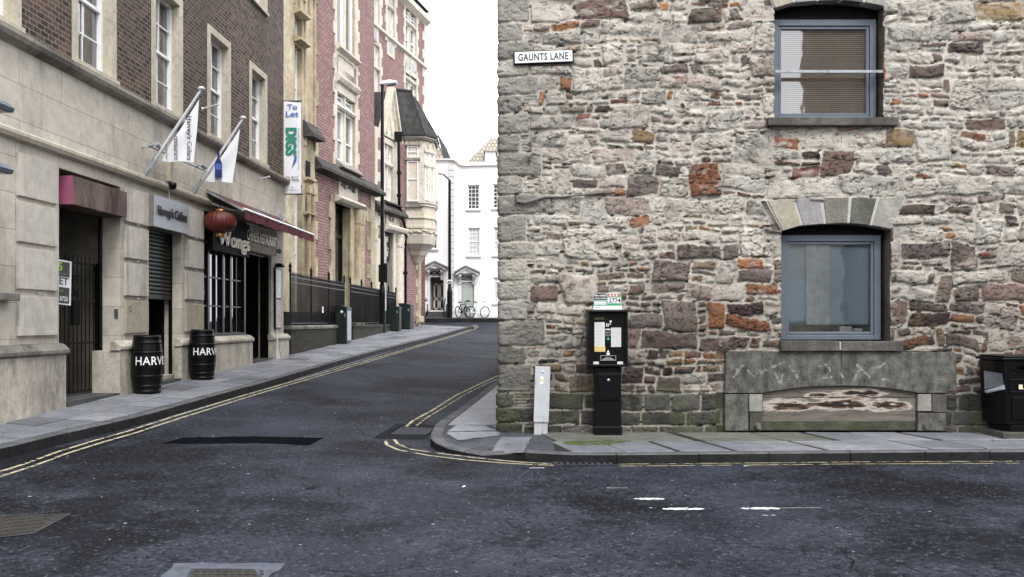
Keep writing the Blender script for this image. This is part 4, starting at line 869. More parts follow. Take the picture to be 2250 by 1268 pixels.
# ================================================================ FACADE FRAMES
class Fac:
    """local frame of a street front: x along the front, y into the building, z up"""
    def __init__(s, c, m):
        s.c, s.m = c, m; n = math.hypot(1, m); s.n = n; s.d = Vector((m / n, 1 / n, 0)); s.out = Vector((1 / n, -m / n, 0)); s.rz = math.atan2(1, m); s.o = Vector((c, 0, 0))
    def at(s, x, y, d=0):
        cc = s.c + d * s.n; Y = cc / ((x - CX) / F - s.m); X = cc + s.m * Y
        return (X - s.c) * s.d.x + Y * s.d.y, CAMZ + (HZ - y) * Y / F
    def S(s, x, d=0): return s.at(x, 0, d)[0]
    def Z(s, x, y, d=0): return s.at(x, y, d)[1]
    def w(s, a, d, z): return s.o + s.d * a + s.out * d + Vector((0, 0, z))
LF = Fac(-6.7, .0395)
def wall_holes(mb, x0, x1, z0, z1, holes, depth=.25, y=0, mi=0, back=True, mr=None):
    xs = sorted({x0, x1, *[min(max(h[0], x0), x1) for h in holes], *[min(max(h[1], x0), x1) for h in holes]}); zs = sorted({z0, z1, *[min(max(h[2], z0), z1) for h in holes], *[min(max(h[3], z0), z1) for h in holes]})
    ins = lambda a, b: any(h[0] - 1e-6 < a < h[1] + 1e-6 and h[2] - 1e-6 < b < h[3] + 1e-6 for h in holes)
    solid = [[not ins((xs[i] + xs[i + 1]) / 2, (zs[j] + zs[j + 1]) / 2) for j in range(len(zs) - 1)] for i in range(len(xs) - 1)]
    mr = mi if mr is None else mr
    for i in range(len(xs) - 1):
        for j in range(len(zs) - 1):
            a, b, c, d = xs[i], xs[i + 1], zs[j], zs[j + 1]
            if solid[i][j]: mb.face([(a, y, c), (b, y, c), (b, y, d), (a, y, d)], mi)
            if not solid[i][j]:
                if i > 0 and solid[i - 1][j]: mb.face([(a, y, c), (a, y + depth, c), (a, y + depth, d), (a, y, d)], mr)
                if i < len(xs) - 2 and solid[i + 1][j]: mb.face([(b, y, c), (b, y, d), (b, y + depth, d), (b, y + depth, c)], mr)
                if j > 0 and solid[i][j - 1]: mb.face([(a, y, c), (b, y, c), (b, y + depth, c), (a, y + depth, c)], mr)
                if j < len(zs) - 2 and solid[i][j + 1]: mb.face([(a, y, d), (a, y + depth, d), (b, y + depth, d), (b, y, d)], mr)
def sash(parent, x0, x1, z0, z1, y, cols=2, rows=2, m=None, split=.5, pane=None, curtain=True, bar=.022, st=.045, mt=None, rows_top=None):
    """sash window, outer frame + two sashes with glazing bars; pane is a sub-part"""
    m = m or M_white; mb = MB(); mb.box(x0, x0 + st, y, y + .09, z0, z1); mb.box(x1 - st, x1, y, y + .09, z0, z1); mb.box(x0 + st, x1 - st, y, y + .09, z1 - st, z1); mb.box(x0 + st, x1 - st, y - .012, y + .09, z0, z0 + st * 1.2)
    zm = lerp(z0, z1, split); mb.box(x0 + st, x1 - st, y + .015, y + .085, zm - .025, zm + .025)
    for (a, b, yy, rw) in ((z0 + st, zm - .025, y + .05, rows), (zm + .025, z1 - st, y + .02, rows_top or rows)):
        for k in range(1, cols): xx = lerp(x0 + st, x1 - st, k / cols); mb.box(xx - bar / 2, xx + bar / 2, yy, yy + .03, a, b)
        for k in range(1, rw): zz = lerp(a, b, k / rw); mb.box(x0 + st, x1 - st, yy + .002, yy + .028, zz - bar / 2, zz + bar / 2)
    w_ = mb.build('window', m, parent)
    g_ = MB(); g_.face([(x0 + st, y + .07, z0 + st), (x1 - st, y + .07, z0 + st), (x1 - st, y + .07, z1 - st), (x0 + st, y + .07, z1 - st)]); g_.build('pane', pane or M_glass, w_)
    if curtain:
        c_ = MB(); n = 14; pts = [(lerp(x0, x1, k / n), y + .2 + .03 * (k % 2)) for k in range(n + 1)]
        for a, b in zip(pts, pts[1:]): c_.face([(a[0], a[1], z0), (b[0], b[1], z0), (b[0], b[1], z1), (a[0], a[1], z1)])
        c_.build('curtain', mt or M_curtain, w_)
    return w_
# ================================================================ BROWN BRICK BUILDING (left)
bb = thing('brick_building', 'brown brick building with pale stone ground floor, sash windows and shop openings', 'building', tuple(LF.o), LF.rz)
S0, S1 = 4.5, 22.08; ZC0, ZC1 = 5.10, 5.27; ZT = 13.0
D1 = (11.9, 13.62, .30, 3.72); D2 = (14.58, 15.9, .38, 3.72); SW = (16.92, 19.42, 1.30, 3.78); D3 = (19.42, 21.1, .55, 3.78); W0 = (8.9, 10.6, 1.95, 3.72)
mb = MB(); wall_holes(mb, S0, S1, 0, 3.9, [D1, D2, SW, D3, W0], .32); wall_holes(mb, S0, S1, 3.9, ZC0, [], y=-.05); mb.xprof([(-.05, 3.9), (0, 3.9), (0, 3.88)], S0, S1)
mb.box(S1 - .001, S1 + .0, .0, 9, 0, ZC0)
mb.build('ashlar_wall', M_ash, bb)
mb = MB(); mb.xprof([(-.075, 3.90), (-.10, 3.95), (-.10, 3.99), (-.05, 4.02), (.0, 4.02), (0, 3.90)], S0, S1 + .02); mb.build('ledge', M_surr, bb)
mb = MB(); mb.xprof([(-.05, ZC0 - .06), (-.16, ZC0), (-.19, ZC0 + .05), (-.19, ZC0 + .10), (-.06, ZC1), (0, ZC1), (0, ZC0 - .06)], S0, S1 + .05); mb.build('cornice', M_corn, bb)
wins = [(9.78, 11.02), (12.22, 13.46), (14.68, 15.92), (17.10, 18.34), (19.52, 20.74)]
wins = [(w[0] - 4.9, w[1] - 4.9) for w in wins[:2]][:0] + [(7.34, 8.58)] + wins
holes = []
for a, b in wins: holes += [(a, b, 5.27, 7.50), (a, b, 8.90, 11.0)]
mb = MB(); wall_holes(mb, S0, S1, ZC1 - .02, ZT, holes, .02, y=.0); mb.face([(S1, 0, 0), (S1, 9, 0), (S1, 9, ZT), (S1, 0, ZT)]); mb.face([(S0, 0, 0), (S0, 9, 0), (S0, 9, ZT), (S0, 0, ZT)]); mb.build('brick_wall', M_brown, bb)
mb = MB(); mb.box(S0, S1, .35, 9, ZT - .1, ZT + .05); mb.box(S0, S1, 8.9, 9, 0, ZT); mb.build('roof', M_slate, bb)
mb = MB(); mb.box(S0 - .05, S1 + .08, -.2, .4, ZT, ZT + .25); mb.build('parapet', M_corn, bb)
for i, (a, b) in enumerate(wins):
    for (z0, z1) in ((5.27, 7.50), (8.90, 11.0)):
        sb = .14; mb = MB(); yf = -.022
        wall_holes(mb, a, b, z0, z1, [(a + sb, b - sb, z0 + .09, z1 - .14)], .26, y=yf); mb.box(a, a + .0005, yf, .02, z0, z1); mb.box(b - .0005, b, yf, .02, z0, z1); mb.face([(a, yf, z0), (b, yf, z0), (b, .05, z0), (a, .05, z0)]); mb.face([(a, yf, z1), (b, yf, z1), (b, .05, z1), (a, .05, z1)])
        mb.xprof([(yf, z0 + .09), (yf - .05, z0 + .06), (yf - .05, z0), (yf, z0)], a, b)
        mb.build('window_surround', M_surr, bb)
        sash(bb, a + sb, b - sb, z0 + .09, z1 - .14, .13, 2, 2, split=.5)
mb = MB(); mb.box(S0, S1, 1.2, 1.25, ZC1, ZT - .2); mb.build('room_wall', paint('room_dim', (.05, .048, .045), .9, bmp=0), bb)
# rusticated blocks on the piers
ZB = [(3.20, 3.74), (2.62, 3.13), (2.02, 2.54), (1.42, 1.93)]
for (a, b, only) in ((10.93, 11.80, 0), (13.72, 14.50, 1), (16.02, 16.84, 1)):
    for k, (z0, z1) in enumerate(ZB):
        mb = MB(); mb.box(a, b, -.045, .0, z0, z1); mb.xprof([(-.045, z0), (-.0, z0 - .012), (0, z0)], a, b)
        mb.build('rustic_block', M_tan if (only and k == 3) else M_block, bb, .006)
        if k in (1, 2, 3) and (only or k == 3):
            hk = MB(); c = (a + b) / 2; zz = z1 + .05; hk.tube([(c, .0, zz), (c, -.06, zz), (c + .02, -.075, zz - .03), (c + .04, -.06, zz - .02)], .007, 6); hk.build('hook', M_grey, bb)
mb = MB(); text_fit(mb, '12', 13.80, 13.90, 1.76, 1.85, -.047, bold=.01); mb.build('door_number', M_ink, bb)
# plinths
zt = 1.27
for (a, b) in ((S0, 11.87), (13.36, 14.52), (15.62, 19.42), (20.92, 22.16)):
    mb = MB(); mb.box(a, b, -.12, .02 if a != 13.36 else .32, 0, zt - .12); mb.build('plinth', M_plinth, bb, .008)
for (a, b) in ((S0, 11.90), (13.33, 14.55), (15.59, 19.46), (20.88, 22.2)):
    mb = MB(); mb.xprof([(.02, zt - .115), (-.135, zt - .115), (-.15, zt - .09), (-.15, zt - .05), (-.07, zt + .02), (.0, zt + .035), (.02, zt + .035)], a, b); mb.build('coping', M_plinth, bb, .006)
mb = MB(); mb.xprof([(.0, zt - .112), (-.138, zt - .112), (-.155, zt - .09), (-.155, zt - .05), (-.072, zt + .024), (.0, zt + .04)], S0, 11.904); mb.build('dark_coping', M_cap, bb)
mb = MB(); mb.box(S0, 10.78, -.155, -.02, 1.86, 1.95); mb.build('sill', M_cap, bb, .008)
# far window at the picture's left edge
sash(bb, 8.92, 10.42, 1.95, 3.70, .2, 3, 2, m=M_black, pane=M_glassd, curtain=False)
mb = MB(); mb.box(10.42, 10.6, .15, .32, 1.95, 3.70); mb.build('door_frame', M_surr, bb)
# entrance passages
def passage(nm, a, b, z0, z1, y0, y1, mside, mback, mfloor, right=True, mtop=None):
    mb = MB(); mb.face([(b, y0, z0), (b, y1, z0), (b, y1, z1), (b, y0, z1)], 0); mb.face([(a, y0, z0), (a, y1, z0), (a, y1, z1), (a, y0, z1)], 1)
    mb.face([(a, y1, z0), (b, y1, z0), (b, y1, z1), (a, y1, z1)], 1); mb.face([(a, y0, z1), (b, y0, z1), (b, y1, z1), (a, y1, z1)], 1); mb.face([(a, -.1, z0), (b, -.1, z0), (b, y1, z0), (a, y1, z0)], 2); mb.box(a, b, -.118, -.1, z0 - .4, z0, 2)
    return mb.build(nm, [mside, mback, mfloor], bb)
M_pass = stone('passage_render', (.17, .15, .12), (.23, .205, .165), (.05, .045, .035), scale=1, stain=.6)
M_step = stone('door_step', (.07, .07, .072), (.11, .11, .112), (.03, .03, .03), scale=3)
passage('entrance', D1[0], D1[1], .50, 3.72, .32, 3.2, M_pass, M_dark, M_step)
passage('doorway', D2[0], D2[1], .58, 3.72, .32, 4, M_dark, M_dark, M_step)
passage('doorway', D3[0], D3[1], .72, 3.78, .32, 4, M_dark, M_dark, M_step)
mb = MB(); mb.tube([(13.58, .30, .5), (13.58, .30, 3.7)], .03, 8); mb.build('rain_pipe', M_black, bb)
mb = MB(); mb.box(13.655, 13.665, .12, .17, 1.68, 1.80); mb.box(13.6, 13.62, .03, .09, 1.66, 1.8); mb.build('entry_phone', M_steel, bb)
# iron gate
gt = thing('iron_gate', 'black iron bar gate with scroll work closing the passage next to pier twelve', 'gate', tuple(LF.w(D1[0], -.34, .5)), LF.rz)
gw = D1[1] - D1[0] - .1; gh = 1.98; mb = MB()
for k in range(15):
    x = .04 + gw * k / 14; mb.tube([(x, 0, .04), (x, 0, gh + (.12 if 5 < k < 13 else 0))], .009, 6)
mb.build('bars', M_black, gt)
mb = MB(); mb.box(0, .045, -.02, .02, 0, gh + .03); mb.box(gw, gw + .045, -.02, .02, 0, gh + .03)
for z in (.05, .78, 1.42, gh): mb.box(.045, gw, -.012, .012, z - .016, z + .016)
mb.build('gate_frame', M_black, gt)
mb = MB()
for s_ in (-1, 1):
    for zc, f in ((gh - .22, 1), (1.52, -1)): mb.tube([(gw * .62 + s_ * (.05 + .045 * math.cos(t)), -.012, zc + f * .045 * math.sin(t)) for t in np.linspace(0, 5.2, 12)], .007, 6)
    mb.tube([(gw * .62 + s_ * .09, -.012, gh - .24), (gw * .62 + s_ * .02, -.012, 1.52)], .007, 6)
mb.build('scroll', M_black, gt); mb = MB(); mb.box(gw * .58, gw * .68, -.03, .03, 1.05, 1.42); mb.build('lock_box', M_blackm, gt)
# to let board on the gate
tb = thing('to_let_board', 'dark and white TO LET board tied to the iron gate', 'sign', tuple(LF.w(12.02, -.26, 1.86)), LF.rz); tb.rotation_euler = (0, R(2), LF.rz)
bw, bh = .62, .54
mb = MB(); mb.box(-.12, bw, -.012, 0, 0, bh + .10); mb.build('board', M_white, tb)
mb = MB(); mb.box(-.12, bw - .05, -.0145, -.0125, bh - .14, bh + .08); mb.box(-.12, bw - .05, -.0145, -.0125, .02, .25); mb.build('dark_panel', paint('board_dark', (.035, .038, .035), .5), tb)
mb = MB(); text_fit(mb, 'LET', .20, bw - .08, .285, .39, -.0135, bold=.02, mi=0); text_fit(mb, 'TO', -.10, .12, .285, .39, -.0135, bold=.02, mi=0); text_fit(mb, '5', .26, .38, bh - .06, bh + .07, -.0155, bold=.03, mi=1); text_fit(mb, 'ACCOMMODATION', .05, bw - .12, bh - .105, bh - .085, -.0155, mi=2); text_fit(mb, '0117 230 8750', -.10, bw - .09, .05, .12, -.0155, bold=.01, mi=3); text_fit(mb, 'lettings.co.uk', .1, bw - .2, .18, .215, -.0155, mi=1)
mb.build('lettering', [M_ink, paint('lime_ink', (.30, .52, .04), .6, bmp=0), M_inkgrey, M_white], tb)
# pink and rusty fascia box
fb = thing('fascia_box', 'rust-stained brown fascia box with a pink end over the gated passage', 'fascia', tuple(LF.w(12.08, 0, 3.24)), LF.rz)
mb = MB(); mb.box(0, 1.55, -.10, .30, 0, .40); mb.build('casing', M_rust, fb, .004); mb = MB(); mb.box(-.004, -.0, -.095, .30, .004, .396); mb.box(-.012, -.004, -.1, .30, .0, .4); mb.build('pink_end', M_pink, fb)
# roller shutter and steel sign
rs = thing('roller_shutter', 'half lowered dark ribbed roller shutter in the doorway under the steel sign', 'shutter', tuple(LF.w(D2[0], -.2, 2.02)), LF.rz); sw_ = D2[1] - D2[0]
mb = MB(); n = 18
for k in range(n): z = .06 + k * 1.28 / n; mb.xprof([(.012, z), (-.012, z + .012), (-.016, z + .035), (-.012, z + .058), (.012, z + .0705)], .03, sw_ - .03)
mb.build('slats', paint('shutter_black', (.020, .0205, .021), .4, .3), rs); mb = MB(); mb.box(.03, sw_ - .03, -.022, .02, -.02, .06); mb.box(0, .03, -.03, .03, -.02, 1.4); mb.box(sw_ - .03, sw_, -.03, .03, -1.5, 1.4); mb.build('rail', M_black, rs)
hs = thing('shop_sign', 'brushed steel box sign with black lettering above the roller shutter', 'sign', tuple(LF.w(14.5, 0, 3.20)), LF.rz)
mb = MB(); mb.box(0, 1.42, -.125, .28, 0, .54); mb.build('box', paint('sign_side', (.16, .15, .135), .5), hs, .004)
mb = MB(); mb.box(.004, 1.416, -.131, -.126, .004, .536); mb.build('face', paint('satin_steel', (.42, .43, .46), .5, .6, var=.1, scale=1.5), hs)
mb = MB(); text_fit(mb, "Harvey's Cellars", .12, 1.30, .16, .38, -.150, bold=.03, shear=.15); n = len(mb.v); fs = list(mb.f)
mb.v += [(x, y + .012, z) for x, y, z in mb.v]; mb.f += [tuple(i + n for i in f) for f in fs]; mb.m += [0] * len(fs); mb.sm += [False] * len(fs); mb.build('lettering', M_ink, hs)
mb = MB(); mb.box(15.1, 15.5, 3.6, 3.65, 1.55, 1.95); mb.box(15.16, 15.44, 3.59, 3.6, 1.61, 1.89, 1); o = mb.build('framed_picture', [M_curtain, M_blackm]); o.parent = None; o.location = LF.o; o.rotation_euler = (0, 0, LF.rz); tag(o, 'small framed picture hanging inside the dark shuttered doorway', 'picture')
mb = MB(); mb.box(D2[0], D2[1], .1, .3, .56, .64); mb.build('threshold', M_surr, bb, .005)
# shop window with small panes
sf = thing('shop_window', 'black timber shop window with small panes beside the dark doorway', 'shop window', tuple(LF.w(SW[0], 0, 1.3)), LF.rz); L_ = SW[1] - SW[0]; H_ = SW[3] - SW[2]
mb = MB(); yb = .06
mb.box(0, .07, yb, yb + .15, 0, H_); mb.box(L_ - .10, L_ + .0, yb - .02, yb + .15, -.0, H_); mb.box(.07, L_ - .1, yb - .06, yb + .15, 0, .06); mb.box(.07, L_ - .1, yb, yb + .15, 1.78, H_); mb.xprof([(yb - .04, 1.78), (yb - .10, 1.84), (yb - .10, 1.88), (yb, 1.92), (yb, 1.78)], .02, L_); mb.xprof([(yb, 1.96), (yb - .05, 2.0), (yb, 2.03)], .02, L_)
mb.box(L_ + .0, L_ + 1.68, yb + .05, yb + .15, 1.85, H_); mb.box(L_ + 1.62, L_ + 1.68, yb, yb + .2, -.6, 1.85)
mb.build('timber_frame', M_black, sf, .004)
mb = MB()
xs_ = [.07, .42, .52, .86, 1.20, 1.32, 1.66, 1.86, 2.40]
for x in (.42, .47, .86, 1.20, 1.27, 1.62, 1.72, 2.05): mb.box(x - .018, x + .018, yb + .03, yb + .09, .06, 1.78)
for x in (.45, 1.235, 1.67): mb.box(x - .05, x + .05, yb + .01, yb + .09, .06, 1.78)
for z in (.06, .62, 1.20): mb.box(.07, L_ - .1, yb + .025, yb + .085, z - .015, z + .015)
mb.build('glazing_bars', M_black, sf)
mb = MB(); mb.face([(.07, yb + .07, .06), (L_ - .1, yb + .07, .06), (L_ - .1, yb + .07, 1.78), (.07, yb + .07, 1.78)]); mb.build('pane', glass('shop_glass', (.015, .016, .02), refl=.14), sf)
mb = MB(); mb.box(.14, .32, yb + .05, yb + .068, .84, .92); text_fit(mb, '9/12', .16, .30, .86, .90, yb + .049, mi=1); mb.build('notice', [M_curtain, M_ink], sf)
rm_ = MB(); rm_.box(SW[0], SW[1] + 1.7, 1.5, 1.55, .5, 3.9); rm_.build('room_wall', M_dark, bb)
# fascia with cream lettering
fs_ = thing('fascia_lettering', "cream 'Wongs' lettering on the dark fascia behind the lantern", 'sign', tuple(LF.w(17.1, 0, 3.02)), LF.rz)
mb = MB(); text_fit(mb, 'Wongs', .22, 2.0, .03, .45, -.17); n = len(mb.v); fs = list(mb.f); mb.v += [(x, y + .03, z) for x, y, z in mb.v]; mb.f += [tuple(i + n for i in f) for f in fs]; mb.m += [0] * len(fs); mb.sm += [False] * len(fs)
mb.build('letters', M_cream, fs_); mb = MB(); mb.box(0, 2.1, -.12, .06, .0, .72); mb.build('fascia', M_blackm, fs_)
cs = thing('restaurant_sign', 'beige sign board reading CHINESE RESTAURANT above the dark doorway', 'sign', tuple(LF.w(19.0, 0, 3.20)), LF.rz)
mb = MB(); mb.box(0, 2.12, -.11, .05, 0, .58); mb.box(-.01, 2.13, -.125, -.11, .56, .60); mb.box(2.09, 2.13, -.125, -.11, 0, .56); mb.build('board', M_goth2, cs, .004)
mb = MB(); text_fit(mb, 'CHINESE RESTAURANT', .02, 2.07, .20, .44, -.135, bold=.012, mi=0); text_fit(mb, 'CHINESE RESTAURANT', .0, 2.06, .175, .435, -.113, bold=.09, mi=1); mb.build('lettering', [M_cream, M_ink], cs)
# awnings
def awning(label, s0, s1, d, zf, zb):
    a = thing('awning', label, 'awning', tuple(LF.w(s0, 0, zf)), LF.rz, 'maroon awnings over the restaurant'); L = s1 - s0; dz = zb - zf
    mb = MB(); n = 6; vs = []
    for j in range(n + 1):
        t = j / n; sag = -.025 * math.sin(math.pi * t)
        for i in (0, 1): vs.append((i * L, -d + t * (d - .04), dz * t + sag))
    mb.raw(vs, [(2 * j, 2 * j + 1, 2 * j + 3, 2 * j + 2) for j in range(n)], 0, True); mb.raw([(x, y, z - .012) for x, y, z in vs], [(2 * j, 2 * j + 1, 2 * j + 3, 2 * j + 2) for j in range(n)], 1, True); mb.build('canopy', [M_maroon, M_under], a)
    mb = MB(); m_ = 16; top = [(L * k / m_, -d - .012 - .012 * math.sin(k * 2.1), -.015) for k in range(m_ + 1)]; bot = [(p[0], p[1] - .01 * math.sin(k * 1.3), -.19 - .012 * math.sin(k * 1.7)) for k, p in enumerate(top)]
    mb.raw(top + bot, [(k, k + 1, k + 2 + m_, k + 1 + m_) for k in range(m_)], 0, True); mb.build('valance', M_maroon, a)
    mb = MB(); mb.tube([(-.04, -d, 0), (L + .03, -d, 0)], .03, 8); mb.build('front_bar', M_chrome, a)
    mb = MB()
    for x in (.12, L - .15): mb.tube([(x, -.02, dz - .22), (x + .1, -d * .5, dz * .5 - .16), (x, -d + .03, -.03)], .018, 6)
    mb.build('arm', M_chrome, a); mb = MB(); mb.tube([(0, -.05, dz - .03), (L, -.05, dz - .03)], .045, 8); mb.build('roller', M_under, a)
    mb = MB(); mb.face([(-.003, -d, 0), (-.003, -.04, dz), (-.003, -.04, dz - .04), (-.003, -d, -.05)]); mb.build('side_rail', M_grey, a)
awning('nearer maroon canvas awning above the red lantern', 16.95, 19.45, .80, 3.80, 4.18); awning('farther maroon canvas awning reaching the end of the brick building', 19.5, 22.0, .78, 3.81, 4.18)
# lantern
ln = thing('paper_lantern', 'large ribbed red lantern with gold caps hanging under the awning', 'lantern', tuple(LF.w(16.95, .32, 3.55)))
mb = MB(); n = 96; vs = []; prof = [(.10, .20), (.2, .185), (.27, .14), (.305, .07), (.315, 0), (.30, -.07), (.26, -.14), (.19, -.185), (.10, -.20)]
for r, z in prof:
    for k in range(n): t = 2 * math.pi * k / n; rr = r * (1 - .035 * (1 - abs(math.sin(12 * t)))); vs.append((rr * math.cos(t), rr * math.sin(t), z))
mb.raw(vs, [(i * n + k, i * n + (k + 1) % n, (i + 1) * n + (k + 1) % n, (i + 1) * n + k) for i in range(len(prof) - 1) for k in range(n)], 0, True); mb.build('body', M_lant, ln)
for z0, z1 in ((.19, .25), (-.29, -.19)): mb = MB(); mb.lathe([(0, z0), (.085, z0), (.09, z0 + .02), (.085, z1), (0, z1)], 20); mb.build('cap', M_gold, ln)
mb = MB(); mb.tube([(0, 0, .25), (0, 0, .55)], .006, 6); mb.build('cord', M_black, ln)
# barrels
def barrel(loc, rz, label):
    b = thing('barrel', label, 'barrel', loc, rz, 'black barrels by the shuttered door'); prof = []; h = .91; N_ = 48
    for k in range(17): t = k / 16; prof.append((.197 + .045 * math.sin(math.pi * t), h * t))
    mb = MB(); vs = []
    for r, z in prof:
        for k in range(N_): a = 2 * math.pi * k / N_; rr = r - (.0035 if k % 3 == 0 else 0); vs.append((rr * math.cos(a), rr * math.sin(a), z))
    mb.raw(vs, [(i * N_ + k, i * N_ + (k + 1) % N_, (i + 1) * N_ + (k + 1) % N_, (i + 1) * N_ + k) for i in range(16) for k in range(N_)], 0, False); mb.build('staves', M_black, b)
    mb = MB(); mb.lathe([(0, h - .03), (.185, h - .03), (.185, h), (.199, h + .001)], 32); mb.build('head', M_blackm, b)
    for t0, t1 in ((.0, .06), (.10, .15), (.27, .32), (.68, .73), (.85, .90), (.94, 1.0)):
        rr = lambda t: .199 + .045 * math.sin(math.pi * t); mb = MB(); mb.lathe([(rr(t0), h * t0), (rr(t0) + .0012, h * t0), (rr(t1) + .0012, h * t1), (rr(t1), h * t1)], 40); mb.build('hoop', paint('hoop_black', (.005, .005, .006), .42, .0, spec=.2) if 'hoop_black' not in MATS else MATS['hoop_black'], b)
    vs, fs = text_verts('HARVEYS', 1, 1.05, .012); vv = []; x0_ = min(v.x for v in vs); x1_ = max(v.x for v in vs)
    # subdivide long edges is unnecessary: glyph outlines are short at this size
    for v in vs:
        a = -math.pi / 2 - .33 + (v.x - x0_) * .16 / .235; z = .45 + v.y * .185; t = z / h; r = .199 + .045 * math.sin(math.pi * t) + .004; vv.append((r * math.cos(a), r * math.sin(a), z))
    mb = MB(); mb.raw(vv, fs); mb.build('lettering', M_white, b); return b
barrel((*LF.w(13.74, .37, 0).xy, .475), R(0), 'nearer black barrel with white lettering beside the pier numbered twelve'); barrel((*LF.w(15.97, .36, 0).xy, .545), R(0), 'farther black barrel with white lettering in front of the pier between shutter and shop window')
# flags
def flag(s, zb, label, name, kind):
    f = thing('flag', label, 'flag', tuple(LF.w(s, .03, zb)), 0, 'white flags on slanted poles'); tip = Vector((.96, 0, 1.42)); 
    mb = MB(); mb.tube([(0.02, 0, 0), tip], [.032, .024], 12); mb.build('pole', M_chrome, f); mb = MB(); mb.tube([(.01, 0, -.015), tip * .2], .036, 12); mb.build('socket', M_grey, f)
    mb = MB(); mb.lathe([(0, .055), (.035, .05), (.06, .028), (.062, .012), (.035, -.008), (0, -.01)], 18, tuple(tip)); mb.build('finial', M_chrome, f)
    mb = MB(); mb.box(-.04, -.01, -.05, .05, -.14, .14); mb.box(-.01, .03, -.012, .012, -.12, .0); mb.box(-.01, .12, -.015, .015, .10, .13); mb.build('bracket', M_grey, f)
    p = lambda x, y: Vector(((x - CX) * s / F - LF.w(s, .03, 0).x, 0, CAMZ + (HZ - y) * s / F - zb))
    if kind == 0: A, B, C_, D_ = p(438, 219), p(426, 356), p(357, 354), p(362, 340)
    else: A, B, C_, D_ = p(528, 283), p(511, 401), p(452, 398), p(466, 378)
    rows = 14; cols = 8; vs = []
    for i in range(rows + 1):
        t = i / rows; rt = A.lerp(B, t); lf = A.lerp(D_, t * 1.0) if t < 1 else C_
        lf = lf.lerp(C_, max(0, (t - .93) / .07))
        for j in range(cols + 1):
            q = lf.lerp(rt, j / cols); vs.append((q.x, .025 * math.sin(t * 6 + j * .7) * t + .03 * t * (j / cols), q.z - .01 * math.sin(j * 1.1) * (t > .9)))
    mb = MB(); mb.raw(vs, [(i * (cols + 1) + j, i * (cols + 1) + j + 1, (i + 1) * (cols + 1) + j + 1, (i + 1) * (cols + 1) + j) for i in range(rows) for j in range(cols)], 0, True); cl = mb.build('cloth', M_cloth, f)
    mb = MB()
    if kind == 0:
        a, b = p(408, 256), p(425, 353); text_fit(mb, "Harvey's Cellars", b.x - .115, b.x - .01, b.z, a.z, -.03, rot=-90, bold=.012, shear=.1)
        c, d = p(387, 300), p(394, 353); text_fit(mb, "restaurant", c.x - .02, c.x + .05, d.z, c.z, -.03, rot=-90, bold=.005, shear=.2); c, d = p(366, 318), p(374, 352); text_fit(mb, "cocktail bar", c.x, c.x + .04, d.z, c.z, -.03, rot=-90, shear=.2)
        mb.build('lettering', M_ink, cl)
    else:
        c = p(482, 352); h = (p(482, 340).z - p(482, 392).z); w2 = .065; zb_ = p(482, 392).z
        q = [(-w2, 0), (w2, 0), (w2, h * .62), (.045, h * .74), (.02, h * .84), (.018, h * 1.08), (-.018, h * 1.08), (-.02, h * .84), (-.045, h * .74), (-w2, h * .62)]
        mb.prism([(c.x + a_, zb_ + b_) for a_, b_ in q], -.04, -.034); mb.prism([(c.x - .05, zb_ + h * .35), (c.x + .05, zb_ + h * .35), (c.x + .05, zb_ + h * .6), (c.x - .05, zb_ + h * .6)], -.042, -.0405, 1); mb.build('bottle_print', [paint('bottle_blue', (.02, .03, .13), .4, bmp=0), paint('label_blue', (.06, .12, .45), .5, bmp=0)], cl)
flag(14.33, 4.02, "white flag lettered Harvey's Cellars on a slanted pole above the steel sign", 'flag', 0); flag(16.3, 4.0, 'white flag with blue bottle print on a slanted pole near the awning', 'flag', 1)
# spotlights on a bar
sp = thing('spotlight_bar', 'bare metal bar of small spotlights behind the lettered flag', 'wall light', tuple(LF.w(14.1, 0, 4.47)), LF.rz)
mb = MB(); mb.tube([(0, -.22, 0), (2.75, -.22, .0)], .018, 8); 
for x in (.15, 1.3, 2.6): mb.tube([(x, -.05, 0), (x, -.22, 0)], .012, 6)
mb.build('bar', M_grey, sp)
for x in (.05, .9, 1.9, 2.7): mb = MB(); mb.tube([(x, -.22, .0), (x, -.30, .03)], .02, 8); mb.tube([(x + .04, -.30, .05), (x + .24, -.30, .02)], [.035, .045], 12); mb.build('lamp_head', M_grey, sp)
mb = MB(); mb.tube([(0, 0, .62), (0, 0, .05)], .01, 6); mb.box(-.045, .045, -.05, .03, .22, .58); mb.tube([(0, 0, .2), (0, 0, -.35)], .01, 6); cc_ = thing('junction_box', 'cream junction box with a small black camera above the steel sign', 'junction box', tuple(LF.w(15.2, .08, 3.85)), LF.rz); mb.build('box', M_surr, cc_, .004); mb = MB(); mb.lathe([(0, .0), (.05, .01), (.07, .06), (.07, .12), (0, .125)], 16, (0, -.06, .07)); mb.build('camera_dome', M_black, cc_)
for (x, y, lb_, cat, L3) in ((455, 239, 'short white rod bracket between the flags on the brick wall', 'bracket', .25), (572, 396, 'short pale rod bracket on the ashlar band near the banner', 'bracket', .22)):
    s_, z_ = LF.at(x, y, .1); o = MB(); o.tube([(0, .1, 0), (-.02, -L3, .08)], .018, 8); o.lathe([(.03, .1), (.03, .08), (0, .08)], 10, (0, 0, 0), axis='y'); tag(o.build('wall_bracket', M_chrome, None, 0, tuple(LF.w(s_, .1, z_)), LF.rz), lb_, cat)
o = MB(); o.box(-.07, .07, -.10, .05, -.13, .13); o.box(-.06, .06, -.12, -.10, -.1, .1); tag(o.build('alarm_box', M_grey, None, .006, tuple(LF.w(21.55, .06, 4.15)), LF.rz), 'small grey alarm box beside the end of the farther awning', 'alarm box')
